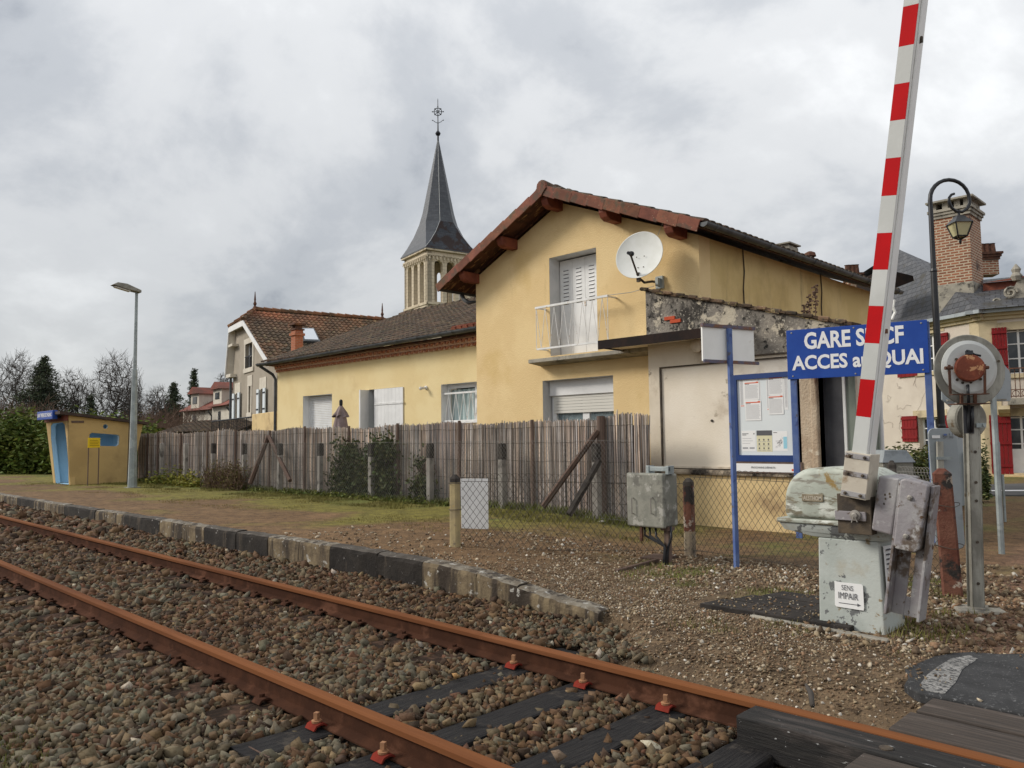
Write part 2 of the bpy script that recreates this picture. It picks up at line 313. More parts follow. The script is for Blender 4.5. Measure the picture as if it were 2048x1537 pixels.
M['boardback'] = mat('pale board', (0.70, 0.74, 0.75), (0.66, 0.70, 0.715), 1, 0.2, 0, spec=0.5)
M['paper'] = mat('white paper', (0.78, 0.78, 0.77), None, rough=0.7)
M['cream_paper'] = mat('cream paper', (0.66, 0.62, 0.42), None, rough=0.7)
M['ink'] = mat('printed ink', (0.10, 0.10, 0.11), None, rough=0.7)
M['greyink'] = mat('grey print', (0.34, 0.34, 0.36), None, rough=0.7)
M['orangeink'] = mat('orange print', (0.62, 0.12, 0.05), None, rough=0.7)
M['seablue'] = mat('map blue', (0.30, 0.58, 0.70), None, rough=0.7)
M['letter'] = mat('white lettering', (0.82, 0.82, 0.82), None, rough=0.5)
M['signback'] = mat('pale sign back', (0.86, 0.86, 0.83), (0.80, 0.80, 0.77), 2.5, 0.55, 0, overlays=[((0.36, 0.30, 0.2), 3, 0.66, 0.85)])
M['signgrey'] = mat('grey road sign back', (0.33, 0.36, 0.375), (0.29, 0.32, 0.335), 2.5, 0.5, 0.001, 30, metal=0.2, overlays=[((0.22, 0.24, 0.25), 4, 0.58, 0.8)])
M['rustbar'] = mat('rusty bar', (0.20, 0.10, 0.06), (0.12, 0.12, 0.17), 12, 0.8, 0.002, 60)
M['galv'] = mat('galvanised steel', (0.34, 0.38, 0.38), (0.26, 0.29, 0.29), 5, 0.5, 0.001, 40, metal=0.35, overlays=[((0.42, 0.45, 0.44), 9, 0.6, 0.8)])
M['galvdark'] = mat('dull galvanised steel', (0.30, 0.29, 0.25), (0.22, 0.21, 0.18), 6, 0.6, 0.002, 40, metal=0.25, overlays=[((0.40, 0.39, 0.34), 3, 0.56, 0.75, (1, 1, .2)), ((0.14, 0.10, 0.06), 9, 0.66, 0.8)])
M['pedestal'] = mat('chipped pale grey paint', (0.46, 0.49, 0.46), (0.38, 0.41, 0.38), 2.2, 0.65, 0.003, 40, overlays=[((0.40, 0.37, 0.29), 2, 0.54, 0.8), ((0.14, 0.145, 0.145), 6.5, 0.60, 0.615), ((0.26, 0.20, 0.12), 14, 0.66, 0.76)])
M['hood'] = mat('scuffed mint hood', (0.47, 0.50, 0.43), (0.36, 0.385, 0.33), 3, 0.5, 0.003, 30, spec=0.4, overlays=[((0.62, 0.64, 0.58), 4, 0.54, 0.7), ((0.19, 0.17, 0.12), 6, 0.60, 0.68, (.5, 1, 1.6)), ((0.26, 0.17, 0.05), 3.5, 0.66, 0.76), ((0.24, 0.23, 0.19), 16, 0.56, 0.68, (.5, 1, 2.2))])
M['mechgrey'] = mat('grey violet steel', (0.27, 0.25, 0.26), (0.34, 0.33, 0.33), 4, 0.55, 0.003, 40, metal=0.2, overlays=[((0.13, 0.10, 0.078), 4, 0.53, 0.68), ((0.42, 0.41, 0.40), 9, 0.60, 0.74), ((0.10, 0.06, 0.035), 18, 0.66, 0.76)])
M['bracket'] = mat('cream bracket', (0.58, 0.53, 0.44), (0.50, 0.45, 0.37), 4, 0.6, 0.002, 40, overlays=[((0.30, 0.22, 0.14), 5, 0.6, 0.75)])
M['grime'] = mat('oily grime', (0.05, 0.04, 0.032), (0.10, 0.075, 0.05), 8, 0.7, 0.004, 50)  # also colours the painted shadow line below the annex parapet
M['steelbolt'] = mat('bolt steel', (0.30, 0.28, 0.25), None, rough=0.5, metal=0.5)
M['copper'] = mat('rusty copper lamp back', (0.23, 0.062, 0.03), (0.15, 0.038, 0.02), 9, 0.5, 0.002, 40, metal=0.2, overlays=[((0.46, 0.24, 0.12), 14, 0.62, 0.7)])
M['rust'] = mat('rust', (0.13, 0.058, 0.035), (0.08, 0.04, 0.027), 9, 0.85, 0.003, 60, overlays=[((0.19, 0.085, 0.04), 3, 0.55, 0.75)])
M['railhead'] = mat('rusted rail head', (0.185, 0.072, 0.029), (0.13, 0.050, 0.022), 3, 0.8, 0.0006, 80, metal=0, spec=0.06, stretch=(.12, 1, 1), overlays=[((0.20, 0.08, 0.035), 5, 0.58, 0.8, (.1, 1, 1))])
M['railweb'] = mat('rusted rail web', (0.068, 0.030, 0.018), (0.048, 0.022, 0.014), 6, 0.95, 0.002, 50, spec=0.05, overlays=[((0.12, 0.055, 0.034), 3, 0.56, 0.78)])
M['redclip'] = mat('red clip', (0.21, 0.030, 0.019), (0.15, 0.024, 0.016), 9, 0.9, 0.001, 50, spec=0.08)
M['claybolt'] = mat('ochre bolt', (0.38, 0.20, 0.10), (0.3, 0.15, 0.08), 9, 0.6, 0)
M['sleeper'] = mat('black creosoted timber', (0.016, 0.015, 0.016), (0.030, 0.028, 0.027), 10, 0.75, 0.008, 22, spec=0.15, stretch=(8, .6, 8), overlays=[((0.07, 0.06, 0.05), 4, 0.6, 0.8)])
M['oldsleeper'] = mat('old brown sleeper', (0.045, 0.030, 0.022), (0.026, 0.019, 0.015), 10, 0.95, 0.008, 22, spec=0.05, stretch=(8, .6, 8), overlays=[((0.11, 0.065, 0.045), 4, 0.56, 0.78)])
M['xtimber'] = mat('black crossing timber', (0.014, 0.013, 0.013), (0.026, 0.024, 0.022), 8, 0.8, 0.006, 18, stretch=(.5, 8, 8), overlays=[((0.06, 0.05, 0.045), 3, 0.58, 0.75, (.3, 3, 1)), ((0.42, 0.42, 0.41), 34, 0.74, 0.78, (.4, 1.5, 1))])
M['xplank'] = mat('brown crossing plank', (0.075, 0.058, 0.047), (0.045, 0.036, 0.03), 6, 0.75, 0.006, 18, stretch=(.35, 9, 9), overlays=[((0.12, 0.095, 0.08), 3, 0.56, 0.75, (.3, 4, 1)), ((0.35, 0.33, 0.30), 34, 0.78, 0.82, (.4, 1.5, 1))])
M['mat'] = mat('tarred board', (0.022, 0.019, 0.017), (0.038, 0.032, 0.028), 3, 0.95, 0.005, 40, overlays=[((0.12, 0.105, 0.09), 26, 0.68, 0.71)])
M['asphalt'] = mat('dark asphalt', (0.030, 0.030, 0.031), (0.046, 0.046, 0.047), 4, 0.8, 0.004, 140, overlays=[((0.14, 0.14, 0.14), 60, 0.66, 0.70)])
M['roadgrey'] = mat('far road asphalt', (0.10, 0.098, 0.10), (0.08, 0.08, 0.08), 1, 0.85, 0)
M['roadpaint'] = mat('worn road paint', (0.30, 0.29, 0.275), (0.20, 0.195, 0.185), 8, 0.7, 0.002, 60, overlays=[((0.05, 0.05, 0.05), 45, 0.50, 0.58)])
M['kerbcream'] = mat('weathered cream kerb', (0.22, 0.168, 0.10), (0.135, 0.10, 0.062), 4, 0.95, 0.012, 30, overlays=[((0.045, 0.034, 0.025), 2.6, 0.38, 0.60, (1.6, 1.6, .22)), ((0.40, 0.38, 0.34), 11, 0.66, 0.76)])
M['kerbblack'] = mat('weathered black kerb', (0.016, 0.013, 0.011), (0.028, 0.023, 0.019), 4, 0.95, 0.012, 30, overlays=[((0.085, 0.066, 0.047), 3, 0.6, 0.8, (1.5, 1.5, .3)), ((0.36, 0.34, 0.32), 13, 0.72, 0.82)])
M['reed'] = mat('weathered reed', (0.44, 0.385, 0.34), (0.34, 0.297, 0.265), 1.5, 0.95, 0.0, attr=True, overlays=[((0.33, 0.285, 0.265), 0.6, 0.5, 0.75)])
M['wood'] = mat('brown weathered wood', (0.12, 0.075, 0.055), (0.075, 0.05, 0.04), 6, 0.9, 0.004, 30, stretch=(6, 6, .5))
M['woodpost'] = mat('greyish wood post', (0.155, 0.105, 0.083), (0.11, 0.078, 0.062), 6, 0.9, 0.004, 30, stretch=(6, 6, .5))
M['concpost'] = mat('concrete post', (0.30, 0.28, 0.25), (0.24, 0.22, 0.20), 5, 0.9, 0.006, 40, overlays=[((0.10, 0.09, 0.08), 3, 0.55, 0.75)])
M['concpostyel'] = mat('lichen concrete post', (0.40, 0.32, 0.17), (0.32, 0.26, 0.15), 5, 0.9, 0.006, 40, overlays=[((0.12, 0.10, 0.08), 4, 0.55, 0.72), ((0.45, 0.30, 0.08), 5, 0.62, 0.8)])
M['rustpost'] = mat('rust stained post', (0.12, 0.042, 0.028), (0.17, 0.075, 0.05), 3.5, 0.9, 0.008, 40, overlays=[((0.03, 0.026, 0.024), 4, 0.52, 0.66), ((0.40, 0.34, 0.28), 7, 0.66, 0.74)])
M['kerbtop'] = mat('lichened kerb top', (0.14, 0.115, 0.085), (0.22, 0.195, 0.155), 7, 0.95, 0.01, 40, overlays=[((0.42, 0.41, 0.38), 12, 0.60, 0.74), ((0.05, 0.04, 0.032), 9, 0.50, 0.66)])
M['kerbtopdark'] = mat('dark lichened kerb top', (0.055, 0.046, 0.038), (0.09, 0.078, 0.065), 7, 0.95, 0.01, 40, overlays=[((0.30, 0.29, 0.27), 12, 0.66, 0.78)])
M['postgrey'] = mat('bare post concrete', (0.22, 0.175, 0.13), (0.29, 0.24, 0.17), 5, 0.9, 0.008, 40, overlays=[((0.09, 0.075, 0.06), 4, 0.54, 0.7), ((0.34, 0.25, 0.09), 6, 0.6, 0.75)])
M['plate'] = mat('bronze name plate', (0.20, 0.165, 0.11), (0.27, 0.23, 0.16), 30, 0.7)
M['blacktop'] = mat('black lichen top', (0.035, 0.03, 0.027), (0.06, 0.052, 0.045), 9, 0.95, 0.006, 50)
M['wire'] = mat('rusty fence wire', (0.085, 0.072, 0.058), None, rough=0.7, metal=0.2)
M['wiregrey'] = mat('grey fence wire', (0.24, 0.23, 0.21), None, rough=0.6, metal=0.2)
M['relay'] = mat('grey green relay box', (0.27, 0.265, 0.225), (0.20, 0.20, 0.17), 5, 0.6, 0.003, 40, metal=0.15, overlays=[((0.15, 0.145, 0.125), 3, 0.54, 0.7), ((0.38, 0.37, 0.33), 8, 0.6, 0.7)])
M['sheltyel'] = mat('ochre shelter wall', (0.50, 0.35, 0.15), (0.43, 0.30, 0.13), 1.0, 0.9, 0.008, 30, overlays=[((0.34, 0.23, 0.10), 0.8, 0.55, 0.85)])
M['sheltblue'] = mat('light blue paint', (0.46, 0.70, 0.88), (0.42, 0.66, 0.85), 1.2, 0.55, 0)
M['sheltroof'] = mat('dark brown roof edge', (0.07, 0.045, 0.035), (0.045, 0.03, 0.025), 3, 0.8, 0.004, 30)
M['tyellow'] = mat('yellow notice', (0.78, 0.54, 0.012), None, rough=0.5)
M['parasol'] = mat('mauve canvas', (0.26, 0.20, 0.195), (0.21, 0.16, 0.158), 5, 0.95, 0.004, 60)
M['bluehouse'] = mat('pale blue white shutter', (0.66, 0.71, 0.74), None, rough=0.6)
M['dish'] = mat('dish white', (0.74, 0.75, 0.72), (0.69, 0.70, 0.66), 3, 0.7, 0, spec=0.12)
M['doordark'] = mat('dark door glass', (0.035, 0.035, 0.04), (0.055, 0.055, 0.06), 2, 0.35, 0)
M['greengrey'] = mat('green grey wall', (0.24, 0.27, 0.225), (0.21, 0.24, 0.20), 1.5, 0.7, 0.002, 30)
M['lampglass'] = mat('yellowed lamp glass', (0.55, 0.51, 0.30), (0.48, 0.45, 0.27), 3, 0.3, 0)
M['bark'] = mat('bare bark', (0.085, 0.073, 0.063), (0.06, 0.052, 0.045), 3, 0.95, 0)
M['barkred'] = mat('reddish twigs', (0.16, 0.10, 0.07), (0.11, 0.07, 0.05), 3, 0.95, 0)
M['leaf'] = mat('laurel leaf', (0.115, 0.15, 0.036), (0.075, 0.105, 0.028), 0.7, 0.7, 0, attr=True, spec=0.12)
M['needle'] = mat('dark needles', (0.04, 0.055, 0.034), (0.058, 0.075, 0.042), 0.7, 0.8, 0, attr=True)
M['ivy'] = mat('ivy leaf', (0.085, 0.10, 0.045), (0.055, 0.066, 0.033), 2, 0.7, 0, attr=True, spec=0.12)
M['variegated'] = mat('variegated leaf', (0.21, 0.23, 0.10), (0.07, 0.095, 0.035), 4, 0.6, 0, attr=True)
M['grass'] = mat('grass blade', (0.165, 0.16, 0.045), (0.13, 0.12, 0.038), 1.5, 0.8, 0, attr=True)
M['stonecol'] = mat('crushed stone', (1, 1, 1), None, rough=0.9, attr=True, overlays=[((0.72, 0.66, 0.6), 60, 0.45, 0.7)])
M['whitestone'] = mat('white stone', (0.66, 0.64, 0.60), (0.5, 0.47, 0.42), 9, 0.9, 0.004, 50)
# ---------------------------------------------------------------- ground
_lat = rng.random((64, 64))
def vnoise(x, y, s):
    x = np.asarray(x, float) / s + 100.3; y = np.asarray(y, float) / s + 57.7
    i = np.floor(x).astype(int); j = np.floor(y).astype(int); fx = x - i; fy = y - j
    fx = fx * fx * (3 - 2 * fx); fy = fy * fy * (3 - 2 * fy)
    g = lambda a, b: _lat[a % 64, b % 64]
    return (g(i, j) * (1 - fx) + g(i + 1, j) * fx) * (1 - fy) + (g(i, j + 1) * (1 - fx) + g(i + 1, j + 1) * fx) * fy
def fbm(x, y, s): return vnoise(x, y, s) * .5 + vnoise(x, y, s / 2.1) * .27 + vnoise(x, y, s / 4.3) * .15 + vnoise(x, y, s / 9) * .08
def kz(x): return np.interp(x, [-80, -18, -9.4, -7.2, -6.2, -5.4, -4.9, -4.4, -3.8], [.13, .15, .185, .20, .19, .16, .10, .04, .0])
def bz(x, y):                      # top of the ballast bed
    x = np.asarray(x, float); y = np.asarray(y, float)
    z = np.where(y < 2.3, -.175 - .03 * np.clip(2.0 - y, 0, 3), -.175)
    z = np.where(y > 4.0, -.175 + .09 * np.clip((y - 4.0) / .9, 0, 1), z)
    rt = np.clip((x + 3.6) / 1.4, 0, 1) * np.clip((y - 4.0) / .6, 0, 1)
    return z + rt * .09
def gz(x, y):
    x = np.asarray(x, float); y = np.asarray(y, float)
    up = kz(x + np.clip(y - 5, 0, 9) * .62) * (1 - .3 * np.clip((y - 5) / 5.3, 0, 1))
    up = up - .03 * np.clip((5.13 - y) / .05, 0, 1) * (x < -3.6) + (fbm(x, y, 1.1) - .5) * .03 * np.clip((y - 5.1) / .5, 0, 1) * np.clip((16 - y) / 3, 0, 1)
    far = -.12 * np.clip((y - 15) / 8, 0, 1) * np.clip((x + 26) / 8, 0, 1)
    t = np.clip((y - np.where(x < -3.6, 5.02, 4.35)) / np.where(x < -3.6, .05, .55), 0, 1)
    low = bz(x, y) - .05
    return low * (1 - t) + (up + far) * t
gx = np.concatenate([[-900, -500, -250, -150, -100, -75, -60, -50, -42, -38], np.arange(-36, 2.6, .16), [4, 7, 11, 16, 24, 40, 80, 160, 400, 900]])
gy = np.concatenate([[-300, -120, -50, -20, -8, -3, -1, 0, 1, 2, 3, 4, 4.3, 4.5, 4.7, 4.85, 5.01], np.arange(5.08, 12.6, .13), np.arange(13, 24, 1.0), [26, 30, 36, 44, 60, 90, 150, 300, 900, 2500]])
XX, YY = np.meshgrid(gx, gy, indexing='ij'); ZZ = gz(XX, YY)
nx, ny = XX.shape; idx = np.arange(nx * ny).reshape(nx, ny)
Fq = np.stack([idx[:-1, :-1], idx[1:, :-1], idx[1:, 1:], idx[:-1, 1:]], -1).reshape(-1, 4)
def zonecol(x, y):
    x = np.asarray(x, float); y = np.asarray(y, float); sh = x.shape
    c = np.zeros(sh + (3,)); L3 = lambda a, b, t: a * (1 - t[..., None]) + np.array(b) * t[..., None]
    c[...] = (.150, .092, .045)                                       # brown path
    n = fbm(x, y, 1.6); n2 = fbm(x + 31, y - 7, .7)
    c = L3(c, (.195, .122, .062), np.clip((n2 - .5) * 4, 0, 1) * .7)
    moss = np.clip((y - 6.5 + (n - .5) * 6.5) / 1.2, 0, 1) * np.clip((-6.0 - x) / 2.5, 0, 1)
    c = L3(c, (.165, .150, .030), moss * .95)
    green = np.clip((y - 9.2 + (n2 - .5) * 5) / .8, 0, 1) * np.clip((-5.5 - x) / 2, 0, 1)
    c = L3(c, (.115, .14, .03), green * .85)
    gr = np.clip((x + 6.2 + (n - .5) * 2) / 1.6, 0, 1) * np.clip((9.5 - y) / 1.5, 0, 1)
    c = L3(c, (.125, .09, .056), gr * .9)
    rd = np.clip((x + 2.3 + (y - 6) * .08 + (n - .5) * .6) / .6, 0, 1) * np.clip((y - 5.2) / .8, 0, 1)
    c = L3(c, (.17, .10, .065), rd)
    g3 = np.clip((n2 - .55) * 7, 0, 1) * np.clip((x + 6) / 1, 0, 1) * np.clip((-1.9 - x) / .4, 0, 1) * np.clip((y - 6.0) / .5, 0, 1)
    c = L3(c, (.12, .135, .035), g3 * .8)
    far = np.clip((y - 13) / 3, 0, 1) * np.clip((-22 - x) / 6, 0, 1) + np.clip((-40 - x) / 5, 0, 1)
    c = L3(c, (.10, .12, .04), np.clip(far, 0, 1))
    bed = np.clip((5.0 - y) / .1, 0, 1) * np.clip((-3.5 - x), 0, 1)
    c = L3(c, (.035, .026, .02), bed)
    return c
M['ground'] = mat('earth and moss', (0.75, 0.72, 0.70), (1.25, 1.2, 1.15), 5, 0.97, 0.02, 30, attr=True, overlays=[((0.45, 0.42, 0.4), 9, 0.56, 0.72), ((1.7, 1.62, 1.5), 34, 0.60, 0.72), ((.5, .48, .46), 60, .58, .7)])
ground = np_mesh('ground', np.stack([XX, YY, ZZ], -1).reshape(-1, 3), Fq, M['ground'], cols=zonecol(XX, YY).reshape(-1, 3), smooth=True)
tag(ground, kind='structure')

# ---------------------------------------------------------------- stones
def hulls(k, npt, flat):
    out = []
    for i in range(k):
        bm = bmesh.new(); r = np.random.default_rng(100 + i + npt)
        p = np.array([[a, b, c] for a in (-.72, .72) for b in (-.72, .72) for c in (-.72, .72)]) + r.uniform(-.42, .42, (8, 3)) if npt >= 10 else r.normal(size=(npt, 3)); p /= (1 if npt >= 10 else np.linalg.norm(p, axis=1)[:, None]); p = p[r.permutation(8)[:r.integers(6, 9)]] if npt >= 10 else p * r.uniform(.8, 1.2, (npt, 1)); p *= np.array([1, r.uniform(.6, .9), r.uniform(*flat)])
        for q in p: bm.verts.new(q)
        bmesh.ops.convex_hull(bm, input=bm.verts)
        bm.verts.ensure_lookup_table(); bm.verts.index_update()
        used = sorted({v.index for f in bm.faces for v in f.verts}); re = {a: b for b, a in enumerate(used)}
        V = np.array([bm.verts[a].co[:] for a in used]); F = np.array([[re[v.index] for v in f.verts] for f in bm.faces if len(f.verts) == 3]); bm.free(); out.append((V, F))
    return out
def scatter(P, S, Cc, shapes, tilt=.5):
    n = len(P); sh = rng.integers(0, len(shapes), n); Vs, Fs, Cs = [], [], []; base = 0
    a = rng.uniform(0, 2 * np.pi, n); b = rng.normal(0, tilt, n); c = rng.normal(0, tilt, n)
    ca, sa, cb_, sb, cc_, sc2 = np.cos(a), np.sin(a), np.cos(b), np.sin(b), np.cos(c), np.sin(c); z0 = np.zeros(n); o1 = np.ones(n)
    Rz = np.stack([np.stack([ca, -sa, z0], -1), np.stack([sa, ca, z0], -1), np.stack([z0, z0, o1], -1)], 1)
    Rx = np.stack([np.stack([o1, z0, z0], -1), np.stack([z0, cb_, -sb], -1), np.stack([z0, sb, cb_], -1)], 1)
    Ry = np.stack([np.stack([cc_, z0, sc2], -1), np.stack([z0, o1, z0], -1), np.stack([-sc2, z0, cc_], -1)], 1)
    Rm = Rz @ Rx @ Ry
    for k, (V, F) in enumerate(shapes):
        m = sh == k
        if not m.any(): continue
        W_ = np.einsum('nij,vj->nvi', Rm[m], V) * S[m][:, None, None] + P[m][:, None, :]
        q = len(W_); Vs.append(W_.reshape(-1, 3)); Fs.append((F[None] + (np.arange(q) * len(V))[:, None, None] + base).reshape(-1, 3))
        Cs.append(np.repeat(Cc[m], len(V), 0)); base += q * len(V)
    return np.concatenate(Vs), np.concatenate(Fs), np.concatenate(Cs)
def in_view(P, mg=260, bot=330):
    u, v, d = proj_np(P); return (d > .3) & (u > -mg) & (u < 2048 + mg) & (v < 1537 + bot) & (v > 0)
def jit(x0, x1, y0, y1, s):
    a = np.arange(x0, x1, s); b = np.arange(y0, y1, s); A, B = np.meshgrid(a, b, indexing='ij'); A = A.ravel() + rng.uniform(-.5, .5, A.size) * s; B = B.ravel() + rng.uniform(-.5, .5, B.size) * s
    return A, B
YR = (2.41, 3.93)
SLX = [-3.83 + .61 * i for i in range(-55, 8)]
rocks = hulls(30, 10, (.38, .75)); pebs = hulls(8, 9, (.5, .8))
PAL = np.array([[.115, .066, .036], [.155, .096, .052], [.145, .115, .075], [.065, .042, .028], [.14, .068, .04], [.20, .145, .085], [.145, .132, .098], [.42, .38, .32]])
Ps, Ss, Cs = [], [], []
for (x0, x1, s, lay) in ((-7.5, 1.6, .041, 2), (-14, -7.5, .054, 1), (-40, -14, .095, 1)):
    for l in range(lay):
        x, y = jit(x0, x1, -.6 if x0 > -8 else .3, 4.97, s)
        z = bz(x, y) + (l * .014 if lay > 1 else 0)
        P = np.stack([x, y, z], -1); ok = in_view(P)
        for yr in YR: ok &= abs(y - yr) > .085
        ok &= ~((x > -2.12) & (y > 3.42) & (y < 3.95)) & ~((x > -1.46) & (y > 3.95)) & ~((x > -1.5) & (y > 3.2) & (y < 3.95))
        # the gravel of the crossing takes over to the right of the ballast shoulder
        ok &= ~((y > 4.02) & (x > -2.45 - (y - 4.0) * 1.35 + (fbm(x, y, .5) - .5) * .9))
        for sx in SLX:
            onx = abs(x - sx) < .135
            if sx > -4.0: ok &= ~(onx & (y > 1.86) & (y < 4.45) & ~((rng.random(len(x)) < .03)))
            else: ok &= ~(onx & ((abs(y - (YR[0] - .24)) < .17) | (abs(y - (YR[1] - .24)) < .17)) & (rng.random(len(x)) < .85))
        x, y, P = x[ok], y[ok], P[ok]; n = len(x)
        sz = s * rng.lognormal(-.44, .34, n); sz = np.clip(sz, s * .34, s * 1.2)
        rust = np.clip((-3.2 - x) / 3.5, 0, 1) * .55 + np.exp(-(np.minimum(abs(y - YR[0]), abs(y - YR[1])) / .28) ** 2) * .5
        grey = np.clip((x + 4.9) / 1.2, 0, 1) * (y > 4.0) + np.clip((fbm(x, y, 1.3) - .48) * 5, 0, 1) * .6 + np.clip((1.9 - y) / .8, 0, 1) * .55
        w = np.stack([.22 + rust, .25 + .1 * rust, .22 + .8 * grey, .16 + .3 * rust, .03 + .16 * rust, .14 + 0 * x, .10 + .9 * grey, .012 + 0 * x], -1)
        w /= w.sum(1, keepdims=True); cum = w.cumsum(1); k = (rng.random((n, 1)) > cum).sum(1).clip(0, 7)
        c = PAL[k] * rng.uniform(.7, 1.3, (n, 1)) * rng.uniform(.96, 1.04, (n, 3)) * np.array([.84, .81, .75])
        P[:, 2] += rng.uniform(-.3, .35, n) * sz
        Ps.append(P); Ss.append(sz); Cs.append(c)
V, F, C_ = scatter(np.concatenate(Ps), np.concatenate(Ss), np.concatenate(Cs), rocks, .65)
ballast = np_mesh('ballast', V, F, M['stonecol'], cols=C_); tag(ballast, 'crushed brown and grey track ballast between and beside the rails', 'ballast', kind='stuff')
# gravel of the path and the crossing edge
ASPH = [(-1.50, 4.60), (-1.60, 4.68), (-1.63, 4.85), (-1.70, 5.0), (-1.68, 5.2), (-1.66, 5.4), (-1.60, 5.55), (-1.52, 5.66), (-1.38, 5.72), (-1.25, 5.86), (-.9, 6.0), (-.4, 6.12), (.3, 6.3), (1.2, 6.5), (4, 6.9), (4, 4.60)]
def in_poly(x, y, P):
    r = np.zeros(len(x), bool); n = len(P)
    for i in range(n):
        (xa, ya), (xb, yb) = P[i], P[(i + 1) % n]
        c = ((ya > y) != (yb > y)) & (x < (xb - xa) * (y - ya) / ((yb - ya) if yb != ya else 1e-9) + xa); r ^= c
    return r
Ps, Ss, Cs = [], [], []
for (x0, x1, y0, y1, s) in ((-6.8, .6, 4.0, 6.6, .022), (-7.6, .8, 6.6, 8.2, .034), (-9.5, -6.8, 5.2, 6.6, .04), (-2.6, 2.2, 5.4, 9.5, .05)):
    x, y = jit(x0, x1, y0, y1, s); z = gz(x, y)
    P = np.stack([x, y, z], -1); ok = in_view(P)
    den = np.clip((x + 7.2 + (fbm(x, y, .8) - .5) * 3) / 2.2, 0.12, 1); ok &= rng.random(len(x)) < den * (.55 + .45 * np.clip((fbm(x + 9, y, .6) - .35) * 5, 0, 1))
    ok &= rng.random(len(x)) > .75 * np.clip((fbm(x + 31, y - 7, .7) - .53) * 8, 0, 1) * (y > 6.3) * (x < -1.9)
    ia = in_poly(x, y, ASPH); P[:, 2] = np.where(ia, .016, P[:, 2]); ok &= ~(ia & (rng.random(len(x)) > np.clip(.5 - (x + 1.7) * 1.6, .015, .5) * (fbm(x, y, .3) > .45))) & ~((x > -1.46) & (y < 4.62))
    ok &= ~((x < -4.05) & (y < 5.19))
    ok &= ~((y < 4.98) & (x < -2.75 - (y - 4.0) * 1.25 - .45))
    ok &= ~((x > -3.7) & (x < -2.0) & (y > 5.7) & (y < 6.62) & (rng.random(len(x)) < .82)); P[:, 2] = np.where((x > -3.5) & (x < -2.3) & (y > 5.72) & (y < 6.6), .036, P[:, 2])
    x, y, P = x[ok], y[ok], P[ok]; n = len(x)
    pal = np.array([[.28, .215, .135], [.19, .13, .078], [.42, .355, .26], [.12, .083, .053], [.24, .15, .09], [.56, .52, .45]])
    rd = np.clip((x + 2.0) / .8, 0, 1) * (y > 5.5)
    w = np.stack([.26 - .12 * rd, .24 + 0 * x, .16 - .13 * rd, .18 + .1 * rd, .14 + .35 * rd, .05 - .045 * rd], -1); w /= w.sum(1, keepdims=True)
    k = (rng.random((n, 1)) > w.cumsum(1)).sum(1).clip(0, 5)
    sz = s * np.clip(rng.lognormal(-.74, .36, n), .25, .95)
    c = pal[k] * rng.uniform(.75, 1.2, (n, 1)); P[:, 2] += sz * rng.uniform(.0, .5, n)
    Ps.append(P); Ss.append(sz); Cs.append(c)
V, F, C_ = scatter(np.concatenate(Ps), np.concatenate(Ss), np.concatenate(Cs), pebs, .5)
gravel = np_mesh('gravel', V, F, M['stonecol'], cols=C_); tag(gravel, 'tan and white gravel spread over the path beside the crossing', 'gravel', kind='stuff')
# grass tufts
def tufts(pts, hmin, hmax, nb, col, spread=.05):
    n = len(pts) * nb; base = np.repeat(np.asarray(pts, float), nb, 0) + np.concatenate([rng.normal(0, spread, (n, 2)), np.zeros((n, 1))], 1)
    h = rng.uniform(hmin, hmax, n); a = rng.uniform(0, 2 * np.pi, n); le = rng.uniform(.1, .8, n) * h
    tip = base + np.stack([np.cos(a) * le, np.sin(a) * le, h], -1); wd = np.stack([-np.sin(a), np.cos(a), 0 * a], -1) * (h * .06 + .002)[:, None]
    V = np.stack([base - wd, base + wd, tip], 1).reshape(-1, 3); c = np.repeat(np.array(col) * rng.uniform(.6, 1.35, (n, 1)), 3, 0)
    return V, c
TV, TC = [], []
def add_tufts(n, x0, x1, y0, y1, fn, *a):
    x = rng.uniform(x0, x1, n); y = rng.uniform(y0, y1, n); k = fn(x, y); x, y = x[k], y[k]
    v, c = tufts(np.stack([x, y, gz(x, y) - .005], -1), *a); TV.append(v); TC.append(c)
add_tufts(9000, -30, -6.2, 8.6, 10.2, lambda x, y: fbm(x, y, .9) > .50, .02, .07, 5, (1.0, .95, .8), .06)
add_tufts(5000, -30, -7, 6.6, 8.8, lambda x, y: fbm(x, y, 1.2) > .56, .012, .045, 5, (1.15, .95, .8), .06)
add_tufts(2500, -28, -7.2, 9.9, 10.25, lambda x, y: x < 99, .05, .16, 6, (.9, 1.0, .8), .06)
add_tufts(1500, -5.3, -2.0, 6.4, 8.3, lambda x, y: fbm(x + 31, y - 7, .7) > .55, .015, .055, 7, (.95, 1.05, .85), .06)
add_tufts(130, -2.1, -1.68, 5.7, 6.9, lambda x, y: fbm(x, y, .4) > .5, .02, .075, 7, (1.1, 1.1, 1), .05)
add_tufts(160, -3.4, -1.8, 5.0, 5.7, lambda x, y: fbm(x, y, .5) > .55, .015, .05, 7, (1, 1, 1), .03)
add_tufts(500, -3.2, -2.0, 0.3, 1.35, lambda x, y: (fbm(x, y, .5) > .50) & (x + y * .4 < -2.2), .03, .09, 6, (.9, 1.0, .7), .05)
for v in TV[-1:]: v[:, 2] = np.where(True, v[:, 2], v[:, 2])
_u = np.concatenate([rng.uniform(-60, 75, 170), rng.uniform(-40, 150, 90)]); _v = np.concatenate([rng.uniform(1425, 1560, 170), rng.uniform(1270, 1345, 90)])
_p = np.array([PZ(a, b, -.20)[:] for a, b in zip(_u, _v)]); v, c = tufts(_p, .015, .05, 7, (.95, 1.05, .75), .05); TV.append(v); TC.append(c)
